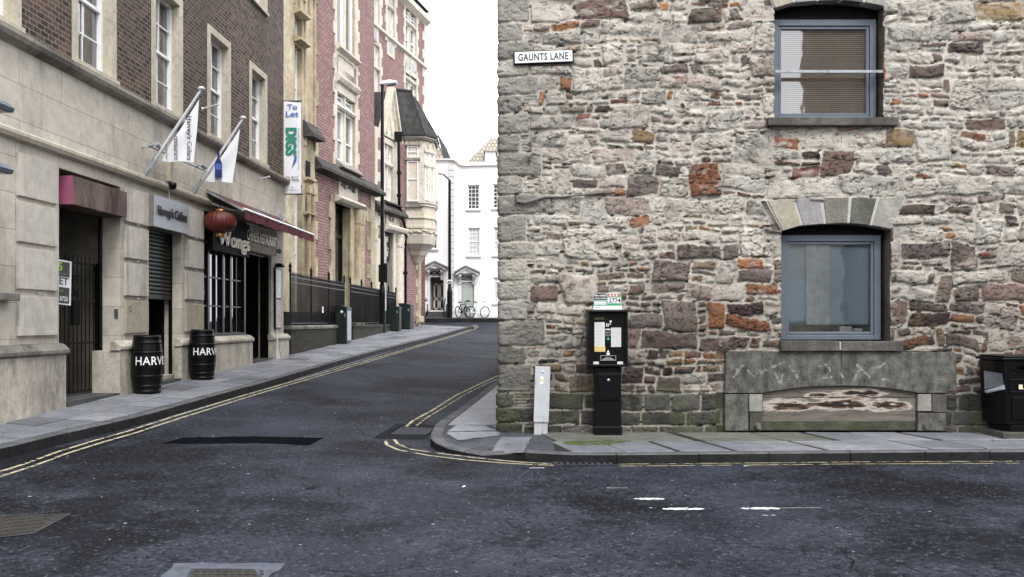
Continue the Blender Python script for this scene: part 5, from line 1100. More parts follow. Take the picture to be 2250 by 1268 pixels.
o = MB(); o.lathe([(.05, .0), (.05, -.05), (.07, -.09), (.04, -.14), (0, -.15)], 14, (0, 0, 0), axis='y'); tag(o.build('door_light', M_grey, None, 0, tuple(LF.w(21.45, .0, 3.35)), LF.rz), 'small round grey lamp on the pier below the awning end', 'lamp')
# menu case
mc = thing('menu_case', 'tall narrow black menu case with two lit sheets on the last pier', 'menu case', tuple(LF.w(21.28, .0, 1.42)), LF.rz)
mb = MB(); mb.box(0, .44, -.05, 0, 0, 1.50); mb.build('case', M_black, mc, .005)
for z0, z1 in ((.04, .72), (.78, 1.46)):
    mb = MB(); mb.box(.04, .40, -.054, -.0505, z0, z1); o = mb.build('menu_sheet', M_white if z0 > .5 else paint('pinkish_sheet', (.55, .42, .42), .5, var=.3, scale=5), mc); r_ = random.Random(2); l = MB()
    for k in range(20): z = lerp(z1 - .05, z0 + .05, k / 19); l.face([(.08, -.0548, z), (.2 + r_.random() * .15, -.0548, z), (.2 + r_.random() * .15, -.0548, z + .006), (.08, -.0548, z + .006)])
    l.build('writing', M_inkgrey, o)
mb = MB(); mb.lathe([(.0, .10), (.08, .09), (.13, .03), (.14, 0)], 16, (.22, -.08, 1.54)); mb.build('lamp_hood', M_black, mc)
o = MB(); o.tube([(0, -.02, .72), (0, -.02, .26), (.03, -.06, .02)], .022, 8); o.vprism([(-.03, -.05), (.03, -.05), (.03, .0), (-.03, 0)], .0, .25, top=[(-.02, -.03), (.02, -.03), (.02, 0), (-.02, 0)]); tag(o.build('waste_pipe', M_chrome, None, 0, tuple(LF.w(21.05, .14, .69)), LF.rz), 'thin pale waste pipe running down the last plinth to the pavement', 'pipe')
# banner
bn = thing('banner', 'tall white To Let banner hanging at the end of the brick building', 'banner', (*px(624.5, 425, 22.0).xy, px(624, 425, 22.0).z)); BW, BH = .43, 2.34
mb = MB(); vs = []; 
for i in range(13):
    for j in range(5): vs.append((BW * j / 4, .012 * math.sin(i * .9 + j), BH * i / 12))
mb.raw(vs, [(i * 5 + j, i * 5 + j + 1, i * 5 + j + 6, i * 5 + j + 5) for i in range(12) for j in range(4)], 0, True); mb.build('cloth', M_cloth, bn)
mb = MB(); mb.tube([(-.12, 0, BH + .01), (BW + .02, 0, BH + .01)], .014, 8); mb.tube([(-.12, 0, -.02), (BW + .04, 0, -.02)], .014, 8); mb.box(-.14, -.08, -.05, .05, -.08, .06); mb.box(-.14, -.08, -.05, .05, BH - .06, BH + .08); mb.build('rail', M_blackm, bn)
u = lambda x: (x - 624) / 37 * BW; v_ = lambda y: (425 - y) / 202 * BH
mb = MB(); yy = -.03
text_fit(mb, 'To', u(631), u(653), v_(241), v_(230), yy, bold=.02, mi=0); text_fit(mb, 'Let', u(628), u(656), v_(257), v_(245), yy, bold=.02, mi=0)
text_fit(mb, 'DIGS', u(627), u(652), v_(342), v_(281), yy, rot=-90, bold=.045, mi=1); mb_sw = [(u(652), v_(342)), (u(652), v_(352)), (u(641), v_(371)), (u(647), v_(345))]
mb.prism([(a, b) for a, b in mb_sw], yy - .001, yy, 0)
for k in range(4): z = v_(296 + 14 * k); mb.prism([(u(645), z), (u(652), z + .02), (u(652), z + .045), (u(645), z + .02)], yy - .002, yy - .0011, 0)
text_fit(mb, 'STUDENT ACCOMMODATION', u(654), u(657.5), v_(373), v_(282), yy, rot=-90, mi=2); text_fit(mb, 'Tel: 0117', u(627), u(655.5), v_(392), v_(387), yy, bold=.01, mi=3); text_fit(mb, '909 9030', u(627), u(657), v_(398.5), v_(393.5), yy, bold=.01, mi=3); text_fit(mb, 'www.', u(638), u(646), v_(414.5), v_(412), yy, mi=3); text_fit(mb, 'bristoldigs.co.uk', u(627), u(657), v_(420), v_(416.5), yy, mi=3)
mb.build('lettering', [M_inkb, M_inkg, M_inkgrey, M_ink], bn)
# floodlights poking in at the left edge
for (x, y, lbl) in ((4, 236, 'upper grey floodlight at the left edge'), (2, 372, 'lower grey floodlight at the left edge')):
    s_, z_ = LF.at(x, y, .5); o = thing('floodlight', lbl, 'floodlight', tuple(LF.w(s_ - .02, .5, z_)), LF.rz, 'grey floodlights on the left building'); mb = MB(); mb.xprof([(-.10, -.05), (-.12, 0), (-.05, .06), (.10, .08), (.16, .04), (.16, -.05)], -.35, .08); mb.build('housing', paint('lamp_grey', (.15, .18, .22), .35, .4) if 'lamp_grey' not in MATS else MATS['lamp_grey'], o, .006); mb = MB(); mb.box(-.3, .04, -.08, .12, -.056, -.0505); mb.build('lens', M_glassd, o); mb = MB(); mb.tube([(-.15, .1, .02), (-.15, .5, .05)], .02, 8); mb.build('arm', M_grey, o)
# ================================================================ RED BRICK GOTHIC BUILDING
R1 = Fac(-11.77, .1816); R2 = Fac(-15.13, .251); R3 = Fac(-16.75, .251)
rdb = thing('gothic_building', 'red brick Victorian gothic building with pale stone windows and a corner oriel', 'building', (0, 0, 0))
class Sub:
    """parts of the gothic building drawn in the frame of one of its fronts"""
    def __init__(s, fac): s.f = fac; s.M = Matrix.Translation(fac.o) @ Matrix.Rotation(fac.rz, 4, 'Z')
    def build(s, mb, name, mats, parent=None, bevel=0):
        o = mb.build(name, mats, None, bevel); o.parent = parent or rdb
        if not parent: o.matrix_local = s.M
        return o
def quoins(mb, s, z0, z1, side, w1=.22, w2=.40, h=.42, y=-.03, seed=0):
    """alternating long and short blocks, side=+1 block grows to +x from s"""
    z = z0; k = seed
    while z < z1:
        e = min(z + h, z1); w = w1 if k % 2 else w2; a, b = (s, s + w) if side > 0 else (s - w, s); mb.box(a, b, y - .002 * (k % 2), .02, z + .003, e - .003); z = e; k += 1
def rect(F_, x0, x1, y0, y1):
    """a rectangle on the front, from picture columns and the rows measured at its left edge"""
    s0, s1 = F_.S(x0), F_.S(x1); return s0, s1, F_.Z(x0, y1), F_.Z(x0, y0)
A = Sub(R1); ZTOP = 21.0
sA0, sA1 = R1.S(600), R1.S(822); sBay = R1.S(682)
door = (R1.S(733), R1.S(767), .8, R1.Z(735, 446)); mid = (R1.S(739), R1.S(779), 7.35, 10.05); sq1 = (R1.S(741), R1.S(775), R1.Z(741, 145), R1.Z(741, 119)); topw = (R1.S(739), R1.S(779), R1.Z(739, 92), 17.2); sq0 = (R1.S(747), R1.S(779), R1.Z(747, 413), R1.Z(747, 396))
print('zs', door, mid, sq1, topw, sq0)
bayw = [(R1.S(637), R1.S(654), 10.52, 11.15), (R1.S(637), R1.S(654), 1.6, 5.9), (R1.S(637), R1.S(654), 7.75, 10.22)]
mb = MB(); wall_holes(mb, sBay - .02, sA1, 0, ZTOP, [door, mid, sq1, topw, sq0] , .35, mr=1); mb.face([(sA1, 0, 0), (sA1, 6, 0), (sA1, 6, ZTOP), (sA1, 0, ZTOP)]); A.build(mb, 'brick_wall', [M_red, M_goth])
mb = MB(); mb.box(sA0, sA1, .3, 12, ZTOP - .1, ZTOP); mb.xprof([(-.3, ZTOP), (6, ZTOP + 5), (12, ZTOP)], sA0, sA1); A.build(mb, 'roof', M_slate)
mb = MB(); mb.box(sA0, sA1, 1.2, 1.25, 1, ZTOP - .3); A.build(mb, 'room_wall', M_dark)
# stone bay next to the brown building
mb = MB(); wall_holes(mb, sA0, sBay, 0, 16.2, bayw, .45, y=-.16); mb.face([(sBay, -.16, 0), (sBay, .1, 0), (sBay, .1, 16.2), (sBay, -.16, 16.2)]); A.build(mb, 'stone_bay', M_goth)
mb = MB()
for s_ in (R1.S(664), R1.S(674)): mb.tube([(s_, -.20, 0), (s_, -.20, 5.7)], .10, 10); mb.box(s_ - .12, s_ + .12, -.32, -.1, 5.7, 5.95)
for s_ in (R1.S(659), R1.S(680)): mb.box(s_ - .05, s_ + .05, -.22, -.1, 7.2, 15)
A.build(mb, 'bay_shaft', M_goth, bevel=.01)
mb = MB(); s_, z_ = R1.at(662, 300); zz = 7.7; mb.xprof([(-.1, zz + .3), (-.2, zz + .3), (-.5, zz - .12), (-.5, zz - .22), (-.1, zz - .22)], R1.S(655), R1.S(683)); A.build(mb, 'hood', M_dstone)
for z0, z1 in ((6.2, 6.75), (5.1, 5.6)):
    mb = MB(); mb.box(R1.S(661), R1.S(670), -.19, -.158, z0, z1); A.build(mb, 'vent', M_blackm); mb = MB(); mb.xprof([(-.16, z0 - .12), (-.32, z0 - .06), (-.32, z0), (-.16, z0)], R1.S(656), R1.S(676)); A.build(mb, 'vent_sill', M_goth)
for (a, b, c, e) in bayw:
    mb = MB(); w_ = sash(None, a, b, c, e, .02, 2 if c > 10 else 1, 2 if c > 10 else 1, split=.5, pane=M_glassb); w_.parent = rdb; w_.matrix_local = A.M
mb = MB()
for zc in (11.25, 10.38): mb.xprof([(-.16, zc - .12), (-.40, zc - .05), (-.40, zc + .02), (-.16, zc + .1)], R1.S(634), R1.S(658))
A.build(mb, 'transom', M_goth)
def archpts(s0, s1, z0, z1, n=10):
    """pointed arch outline from (s0,z0) over (mid,z1) to (s1,z0)"""
    m_ = (s0 + s1) / 2; L = [(lerp(s0, m_, math.sin(t * math.pi / 2) ** 1.15), lerp(z0, z1, 1 - (1 - t) ** 1.7)) for t in np.linspace(0, 1, n)]
    Rr = [(s0 + s1 - p[0], p[1]) for p in L[::-1][1:]]; return L + Rr
def ring(mb, pts, t, y0, y1):
    c = (sum(p[0] for p in pts) / len(pts), pts[0][1]); o = []
    for p in pts: d = Vector((p[0] - c[0], p[1] - c[1])); d = d.normalized() * t; o.append((p[0] + d.x, p[1] + max(d.y, 0)))
    for i in range(len(pts) - 1): mb.prism([pts[i], pts[i + 1], o[i + 1], o[i]], y0, y1)
mb = MB(); z_ = 11.42; a, b = R1.S(634), R1.S(668)
for k in range(3): w_ = (b - a) / 3; ring(mb, archpts(a + w_ * k + .05, a + w_ * (k + 1) - .03, z_ + (.35 if k == 1 else 0), z_ + .7 + (.35 if k == 1 else 0)), .06, -.24, -.12)
A.build(mb, 'tracery', M_goth); mb = MB(); mb.xprof([(-.16, 12.25), (-.4, 12.3), (-.45, 12.5), (-.1, 12.75)], sA0, sBay + .3); A.build(mb, 'bay_cornice', M_dstone)
# main windows in the brick
def surround(F_, S_, r, y=-.04, pad=(.16, .2, .22, .3), mat=None, q=True, seed=0):
    a, b, c, e = r; mb = MB(); l, rr_, bt, tp_ = pad
    mb.box(a - l, a, y, .03, c - bt, e + tp_); mb.box(b, b + rr_, y, .03, c - bt, e + tp_); mb.box(a, b, y, .03, e, e + tp_); mb.box(a, b, y, .36, c - bt, c)
    if q: quoins(mb, a - l + .002, c - bt, e + tp_, -1, .05, .17, y=y - .001, seed=seed); quoins(mb, b + rr_ - .002, c - bt, e + tp_, 1, .06, .22, y=y - .001, seed=seed + 1)
    return S_.build(mb, 'window_surround', mat or M_goth2)
def twin(F_, S_, r, transom=None, m=M_goth2, yv=.02, mull=.13, label=None, lowcols=1, topcols=2, glass_=None):
    a, b, c, e = r; mc_ = (a + b) / 2; mb = MB(); mb.box(mc_ - mull / 2, mc_ + mull / 2, yv, .3, c, e)
    if transom:
        mb.xprof([(yv - .03, transom - .07), (yv - .09, transom), (yv - .03, transom + .10), (.3, transom + .1), (.3, transom - .07)], a, b)
    S_.build(mb, 'mullion', m)
    for (p, q) in ((a, mc_ - mull / 2), (mc_ + mull / 2, b)):
        for (z0, z1, cc_, rw) in (((c, (transom or e) - (.07 if transom else 0), lowcols, 1),) + (((transom + .1, e, topcols, 2),) if transom else ())):
            w_ = sash(None, p, q, z0, z1, .09, cc_, rw, split=.42, pane=glass_ or M_glassb, st=.075); w_.parent = rdb; w_.matrix_local = S_.M
surround(R1, A, mid, pad=(.16, .22, .22, 1.0)); twin(R1, A, mid, transom=9.28)
mb = MB(); mb.xprof([(-.04, 10.08), (-.15, 10.12), (-.22, 10.24), (-.22, 10.32), (-.04, 10.36)], mid[0] - .1, mid[1] + .1); A.build(mb, 'hood_mould', M_goth2)
mb = MB(); mb.xprof([(-.04, 7.02), (-.30, 7.06), (-.30, 7.12), (-.04, 7.35)], mid[0] - .14, mid[1] + .2); A.build(mb, 'window_sill', M_corn)
surround(R1, A, sq1, pad=(.2, .26, .9, .30)); twin(R1, A, sq1, mull=.22, glass_=M_glassd)
surround(R1, A, topw, pad=(.16, .22, .2, .4), seed=1); twin(R1, A, topw)
mb = MB(); z_ = topw[2]; mb.xprof([(-.04, z_ - .3), (-.22, z_ - .22), (-.22, z_ - .15), (-.04, z_)], topw[0] - .12, topw[1] + .16); A.build(mb, 'window_sill', M_goth2)
# sloped string course over the door storey
mb = MB(); mb.xprof([(0, 7.08), (-.10, 7.08), (-.14, 7.02), (-.42, 6.74), (-.42, 6.64), (0, 6.60)], sBay, sA1 + .25); A.build(mb, 'string_course', M_dstone)
surround(R1, A, sq0, pad=(.2, .25, .3, .1), q=False); twin(R1, A, sq0, mull=.2, glass_=M_glassd)
# door with hood, jamb shafts
a, b, c, e = door
mb = MB(); mb.box(a - .30, a, -.06, .03, .8, e + .25); mb.box(b, b + .32, -.06, .03, .8, e + .25); mb.box(a, b, -.06, .30, e, e + .28); quoins(mb, a - .30, .8, e + .25, -1, .05, .22, h=.55, y=-.061); quoins(mb, b + .32, .8, e + .25, 1, .1, .35, h=.6, y=-.061, seed=1); A.build(mb, 'door_surround', M_goth)
mb = MB(); mb.xprof([(-.06, e + .02), (-.22, e + .05), (-.34, e + .14), (-.34, e + .19), (-.24, e + .25), (-.06, e + .29)], a - .1, b + .95); A.build(mb, 'door_hood', M_goth2, bevel=.02)
mb = MB()
for s_ in (b + .58, b + .95): mb = MB(); mb.tube([(s_, -.10, .9), (s_, -.10, e - .55)], .15, 12); mb.lathe([(.15, e - .55), (.19, e - .5), (.16, e - .42), (.24, e - .1), (.24, e)], 12, (s_, -.1, 0)); A.build(mb, 'column', M_goth)
mb = MB(); mb.box(a, a + .1, .25, .33, .8, e); mb.box(b - .1, b, .25, .33, .8, e); mb.box(a, b, .24, .33, e - 1.15, e - 1.0); mb.box(a, b, .25, .33, e - .06, e); mb.box(a + .1, b - .1, .30, .33, .8, 2.2); m_ = (a + b) / 2; mb.box(m_ - .05, m_ + .05, .25, .33, .8, e)
for k in range(1, 4): mb.box(a, b, .28, .31, e - 1.0 + k * .24, e - .98 + k * .24)
dr = A.build(mb, 'door', M_black); mb = MB(); mb.face([(a, .32, 2.2), (b, .32, 2.2), (b, .32, e), (a, .32, e)]); mb.build('pane', M_glassd, dr); mb = MB(); n = 10
for k in range(n): x0_, x1_ = lerp(a + .12, m_ - .08, k / n), lerp(a + .12, m_ - .08, (k + 1) / n); mb.face([(x0_, .36 - .0, 2.2), (x1_, .38 if k % 2 else .36, 2.2), (x1_, .38 if k % 2 else .36, e - 1.2), (x0_, .36, e - 1.2)])
mb.build('curtain', M_curtain, dr)
mb = MB(); quoins(mb, sBay, 0, 6.6, 1, .10, .55, h=.62, y=-.03, seed=1); quoins(mb, sBay, 7.1, 16, 1, .10, .6, h=.85, y=-.03); quoins(mb, sA1, .0, 6.6, -1, .5, .9, h=.55, y=-.03); A.build(mb, 'quoins', M_goth)
# ---- second front, set back: plane R2 below, brick wall R3 above
B = Sub(R2); C3 = Sub(R3); sB0, sB1 = R2.S(800), R2.S(922); zE = 9.95
dB = (R2.S(842), R2.S(862), .9, R2.Z(843, 508)); mB = (R2.S(843), R2.S(862), 6.95, 9.45); qB = (R2.S(851), R2.S(873), R2.Z(851, 486), R2.Z(851, 470))
mb = MB(); wall_holes(mb, sB0, sB1, 0, zE, [dB, mB, qB], .35, mr=1); mb.face([(sB1, 0, 0), (sB1, 5, 0), (sB1, 5, zE), (sB1, 0, zE)]); B.build(mb, 'brick_wall', [M_red, M_goth2])
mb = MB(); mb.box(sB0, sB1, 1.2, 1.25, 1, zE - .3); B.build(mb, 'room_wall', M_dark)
mb = MB(); mb.box(R2.S(822), R2.S(843) - .0, -.05, .03, 0, zE); mb.box(R2.S(863), R2.S(876), -.05, .03, 0, zE); B.build(mb, 'stone_pier', M_goth2)
mb = MB()
for (x0_, x1_) in ((828, 834),):
    for k in range(5): z = 5.2 + k * .95; mb.box(R2.S(x0_), R2.S(x1_), -.054, -.049, z, z + .55)
B.build(mb, 'brick_panel', M_red)
surround(R2, B, mB, pad=(.14, .2, .2, .25), q=False); twin(R2, B, mB, transom=8.55, mull=.16)
mb = MB(); g0, g1 = R2.S(838), R2.S(872); gm = (g0 + g1) / 2 + .1; zg = 9.75
mb.prism([(g0, zg), (g1, zg), (gm + .08, 11.9), (gm - .08, 11.9)], -.10, .08); B.build(mb, 'gable', M_goth2)
mb = MB(); ring(mb, archpts(g0 + .35, g1 - .3, zg + .15, zg + 1.75), .1, -.16, -.09)
for (o_, w_, h_, zz) in ((.42, .45, .85, zg + .15), (.95, .45, .85, zg + .15), (.72, .38, .55, zg + .85)): ring(mb, archpts(g0 + o_, g0 + o_ + w_, zz, zz + h_), .05, -.14, -.09)
B.build(mb, 'tracery', M_goth2)
mb = MB()
for (p, q) in (((g0 - .1, zg - .05), (gm, 12.0)), ((gm, 12.0), (g1 + .15, zg - .05))):
    d = (Vector(q) - Vector(p)).normalized(); n_ = Vector((-d.y, d.x)) * .12; mb.prism([p, q, (q[0] + n_.x, q[1] + n_.y), (p[0] + n_.x, p[1] + n_.y)], -.22, .1)
B.build(mb, 'gable_coping', M_goth2)
mb = MB(); mb.raw([(g0 - .1, .0, zg), (gm, .0, 11.9), (gm, 3, 11.9), (g0 - .1, 3, zg), (g1 + .1, 0, zg), (g1 + .1, 3, zg)], [(0, 1, 2, 3), (1, 4, 5, 2)]); B.build(mb, 'gable_roof', M_slate)
mb = MB(); mb.xprof([(0, 6.78), (-.10, 6.78), (-.4, 6.45), (-.4, 6.36), (0, 6.30)], R2.S(818), R2.S(880)); mb.xprof([(-.04, 6.95), (-.3, 6.82), (-.3, 6.78), (-.04, 6.78)], R2.S(840), R2.S(872)); B.build(mb, 'string_course', M_dstone)
mb = MB(); a, b, c, e = dB; mb.box(a - .3, a, -.05, .03, .9, e + .3); mb.box(b, b + .3, -.06, .36, .9, e + .3); mb.box(a, b, -.05, .3, e, e + .3); B.build(mb, 'door_surround', M_goth2)
mb = MB(); mb.xprof([(-.05, e - .02), (-.34, e + .08), (-.40, e + .22), (-.3, e + .3), (-.05, e + .34)], a - .1, b + 1.1); B.build(mb, 'door_hood', M_goth2, bevel=.02)
surround(R2, B, qB, pad=(.2, .2, .1, .1), q=False); twin(R2, B, qB, mull=.22, glass_=M_glassd)
mb = MB()
for s_, r_ in ((R2.S(817), .16), (b + .55, .16), (b + .95, .13)): mb = MB(); mb.tube([(s_, -.08, .9), (s_, -.08, e - .6)], r_, 12); mb.lathe([(r_, e - .6), (r_ * 1.3, e - .55), (r_, e - .45), (r_ * 1.5, e - .1), (r_ * 1.5, e)], 12, (s_, -.08, 0)); B.build(mb, 'column', M_goth2)
mb = MB(); mb.box(a, b, .28, .33, .9, e); mb.box((a + b) / 2 - .03, (a + b) / 2 + .03, .26, .28, .9, e - 1.4); dr = B.build(mb, 'door', M_black)
hm2 = thing('hanging_sign', 'black panel with pale Chinese characters over the farther gothic door', 'sign', tuple(R2.w(a + .05, -.1, e - 1.15)), R2.rz)
mb = MB(); mb.box(0, b - a - .1, 0, .03, 0, 1.1); mb.build('panel', M_ink, hm2); mb = MB()
for k, ch in enumerate('行人華'): text_fit(mb, ch, .12, b - a - .25, .10 + k * .31, .36 + k * .31, -.004, bold=.008)
mb.build('lettering', M_cream, hm2)
# upper brick wall behind
sC0, sC1 = R3.S(790), R3.S(934); zc_ = R3.Z(934, 149)
wR = [(R3.S(850), R3.S(866), R3.Z(850, 82), 18.0), (R3.S(890), R3.S(914), R3.Z(890, 106), 18.0), (R3.S(890), R3.S(914), R3.Z(890, 212), R3.Z(890, 146)), (R3.S(816), R3.S(833), R3.Z(816, 240), R3.Z(816, 90)), (R3.S(816), R3.S(833), R3.Z(816, 46), 18.0)]
mb = MB(); wall_holes(mb, sC0, sC1, 6, 18.6, wR, .3, mr=1); mb.face([(sC1, 0, 0), (sC1, 10, 0), (sC1, 10, 18.6), (sC1, 0, 18.6)]); mb.box(sC1 - 5, sC1, 0.3, 10, 0, 6); C3.build(mb, 'brick_wall', [M_red, M_goth2])
mb = MB(); mb.xprof([(-.3, 18.6), (5, 23), (10, 18.6)], sC0, sC1); C3.build(mb, 'roof', M_slate)
mb = MB(); mb.xprof([(0, zc_ + .12), (-.12, zc_ + .08), (-.14, zc_ - .05), (0, zc_ - .12)], sC0, sC1 + .1); mb.xprof([(0, 18.5), (-.25, 18.4), (-.28, 18.1), (0, 17.9)], sC0, sC1 + .2); C3.build(mb, 'string_course', M_goth2)
for r in wR: surround(R3, C3, r, pad=(.12, .14, .2, .2)); twin(R3, C3, r, transom=lerp(r[2], r[3], .65), mull=.1)
for (x0_, y0_) in ((853, 93), (890, 130), (903, 139), (817, 62)): mb = MB(); s_, z_ = R3.at(x0_, y0_); mb.box(s_ - .2, s_ + .75, -.04, .0, z_ - .65, z_ + .25); mb.box(s_ + .02, s_ + .5, -.043, -.0405, z_ - .45, z_ + .05, 1); C3.build(mb, 'vent_panel', [M_goth2, M_glassd])
mb = MB(); quoins(mb, sC1, 6, 18.6, -1, .2, .45, h=.5); C3.build(mb, 'quoins', M_goth2)
# oriel on the corner
OP = [(-5.02, 40.5), (-4.13, 40.5), (-3.70, 41.15), (-3.72, 42.3), (-4.4, 43.2), (-5.6, 43.2), (-5.6, 41.2)]
oc = Vector((-4.75, 41.9))
def off(P, k): return [((p[0] - oc.x) * (1 + k) + oc.x, (p[1] - oc.y) * (1 + k) + oc.y) for p in P]
mb = MB(); mb.vprism(OP, 6.05, 10.3); o = mb.build('oriel', M_goth2, rdb)
mb = MB(); mb.vprism(off(OP, .07), 7.02, 7.12); mb.vprism(off(OP, .05), 6.45, 6.52); mb.vprism(off(OP, .04), 5.98, 6.10); mb.vprism(off(OP, .10), 10.2, 10.34); mb.build('band', M_goth2, o, .01)
mb = MB(); mb.vprism(off(OP, .10), 7.13, 7.15); mb.vprism(off(OP, .08), 10.10, 10.2); mb.build('soot_line', M_cap, o)
r_ = random.Random(9); mb = MB(); mb.vprism(off(OP, .0), 5.7, 5.98)
P = off(OP, .02)
for i in (0, 1, 2, 6):
    p, q = Vector(P[i]), Vector(P[(i + 1) % 7]); n = int((q - p).length / .09)
    for k in range(n):
        c = p.lerp(q, (k + .5) / n); rr = .06 + r_.random() * .03; mb.lathe([(0, -rr), (rr, -rr * .3), (rr * .9, rr * .5), (0, rr)], 6, (c.x, c.y, 5.84 + r_.uniform(-.05, .05)))
mb.build('carved_frieze', M_goth2, o)
mb = MB(); mb.vprism(off(OP, -.06), 5.25, 5.7, top=off(OP, .02)); mb.vprism(off(OP, -.42), 4.95, 5.25, top=off(OP, -.1)); mb.vprism(off(OP, -.45), 4.75, 4.95, top=off(OP, -.36)); mb.vprism(off(OP, -.75), 4.4, 4.75, top=off(OP, -.5)); mb.build('corbel', M_goth2, o, .03)
# oriel windows (left-front face looks straight down the lane)
mb = MB(); yf = 40.5; x0_, x1_ = px(894, 0, yf).x, px(919, 0, yf).x; z_ = lambda y: CAMZ + (HZ - y) * yf / F
mb.box(x0_ - .02, x1_ + .06, yf - .03, yf, z_(446), z_(318)); w_ = sash(None, x0_ + .02, x1_ - .0, z_(443), z_(354), yf - .09, 1, 1, split=.55, pane=M_glassb); w_.parent = o
w_ = sash(None, x0_ + .02, x1_, z_(347), z_(322), yf - .09, 3, 1, split=.5, pane=M_glassb); w_.parent = o; mb.build('window_frame', M_goth2, o)
mb = MB(); mb.box(x0_ - .06, x1_ + .10, yf - .14, yf, z_(352.5), z_(348)); mb.box(x0_ - .06, x1_ + .10, yf - .14, yf, z_(321), z_(317)); mb.prism([(x0_ - .1, z_(456)), (x1_ + .2, z_(456)), (x1_ + .02, z_(445)), (x0_ + .0, z_(445))], yf - .13, yf); mb.build('hood', M_corn, o)
mb = MB(); xa, xb = x0_ - .05, x1_ + .14; w3 = (xb - xa) / 3
for k in range(3): ring(mb, archpts(xa + w3 * k + (.0 if k != 1 else -.04), xa + w3 * (k + 1) + (0 if k != 1 else .04), z_(316) + (.14 if k == 1 else 0), z_(304) + (.12 if k == 1 else -.05)), .04, yf - .06, yf)
mb.build('tracery', M_goth2, o)
pA, pB = Vector(OP[1]), Vector(OP[2]); dd = (pB - pA); ang = math.atan2(dd.y, dd.x); LB = dd.length
holder = Matrix.Translation((pA.x, pA.y, 0)) @ Matrix.Rotation(ang, 4, 'Z')
for (a, b) in ((.08, LB / 2 - .05), (LB / 2 + .05, LB - .08)):
    for (c, e) in ((7.3, 8.9), (9.0, 9.55)):
        w_ = sash(None, a, b, c, e, -.04, 1, 1, pane=M_glassb, st=.04); w_.parent = o; w_.matrix_local = holder
mb = MB(); mb.box(0, LB, -.08, 0, 8.9, 8.98); mb.box(0, LB, -.1, 0, 9.56, 9.66); mb.box(LB / 2 - .05, LB / 2 + .05, -.06, 0, 7.2, 9.6)
for k in range(2): ring(mb, archpts(.05 + k * LB / 2, LB / 2 - .03 + k * LB / 2, 9.68, 10.05), .05, -.05, 0)
t_ = mb.build('side_tracery', M_goth2, o); t_.matrix_local = holder
# oriel roof: steep slated hip with a short ridge
ev = off(OP, .16); ra, rb2 = (-5.45, 41.6), (-4.95, 42.0); zr_ = 12.75; ze = 10.34; mb = MB(); v = [(p[0], p[1], ze) for p in ev] + [(-5.75, 41.6, zr_), (-4.88, 41.9, zr_)]
mb.raw(v, [(0, 1, 8, 7), (1, 2, 8), (2, 3, 8), (3, 4, 8), (4, 5, 7, 8), (5, 6, 7), (6, 0, 7)]); mb.vprism(ev, ze - .06, ze - .002)
rf = mb.build('oriel_roof', M_slate, rdb)
mb = MB(); mb.tube([(-5.8, 41.58, zr_ + .03), (-4.84, 41.91, zr_ + .03)], .07, 6)
for i in (1, 2): mb.tube([(ev[i][0], ev[i][1], ze), (-4.88, 41.9, zr_)], .035, 6)
mb.build('ridge_tiles', M_dstone, rf)
mb = MB(); c0 = Vector((-4.80, 41.85)); mb.raw([(c0.x - .08, c0.y - .45, 11.5), (c0.x + .30, c0.y - .1, 11.5), (c0.x + .02, c0.y - .05, zr_ + .05), (c0.x - .1, c0.y, 11.5)], [(0, 1, 2), (0, 2, 3), (1, 3, 2)]); mb.build('gablet', M_goth2, rf)
# corner under the oriel
mb = MB(); quoins(mb, sB1, .9, 4.9, -1, .35, .6, h=.4); mb.box(sB1 - .3, sB1 + .06, -.06, .2, .9, 4.6); mb.xprof([(-.05, 1.9), (-.2, 1.85), (-.2, 1.6), (-.05, 1.5)], sB1 - .6, sB1 + .08); B.build(mb, 'quoins', M_goth)
# rainwater pipe
mb = MB(); q = lambda x, y, d=.25: (lambda s_: tuple(R2.w(s_, d, R2.Z(x, y, d))))(R2.S(x, d))
mb.tube([q(876, 292), q(877, 452), q(880, 462), q(890, 500), q(891, 505), q(891, 745)], .07, 8); hp = q(876, 298); mb.box(hp[0] - .16, hp[0] + .16, hp[1] - .14, hp[1] + .14, hp[2] - .25, hp[2] + .15)
for y in (380, 430, 520, 600): c_ = q(877 if y < 450 else 891, y); mb.box(c_[0] - .1, c_[0] + .1, c_[1] - .1, c_[1] + .1, c_[2] - .06, c_[2] + .06)
mb.build('rain_pipe', M_black, rdb)
# white inner pipe-like sash strip low on stone bay is part of its window; area railings on a dwarf wall
def zpv(s): p = LF.w(s, 0, 0); return zpl(p.x, p.y)
def railing(label, s0, s1, ramp_=False):
    t = thing('iron_railing', label, 'railing', tuple(LF.w(s0, 0, 1.52)), LF.rz, 'black iron railings before the gothic building'); L = s1 - s0; H = 2.78 - 1.52
    mb = MB(); n = int(L / .105)
    for k in range(1, n): x = L * k / n; mb.tube([(x, 0, .03), (x, 0, H + .04)], .013, 5, cap=False); mb.lathe([(.009, H + .04), (.017, H + .07), (0, H + .15)], 5, (x, 0, 0))
    mb.build('bars', M_black, t); mb = MB()
    for z in (.04, H - .14, H - .0): mb.box(0, L, -.018, .018, z - .014, z + .014)
    mb.build('rail', M_black, t); x = 0.0; k = 0
    while x <= L + .01:
        mb = MB(); mb.tube([(x, 0, -.05), (x, 0, H + .12)], .022, 8); mb.lathe([(.022, H + .12), (.04, H + .15), (.03, H + .22), (.045, H + .28), (0, H + .40)], 8, (x, 0, 0)); mb.build('post', M_black, t); x += L / max(1, round(L / 1.9))
    return t
M_dwarf = bricks('mossy_dwarf_brick', (.030, .026, .020), (.055, .046, .036), (.045, .045, .035), w=.22, h=.08, ms=.008, stain=((.02, .026, .012), 1.5))
railing('nearer black iron railing with spear tops beside the brown brick building', 22.65, 28.7); railing('farther black iron railing between the grey cabinet and the green cabinets', 29.6, 38.6)
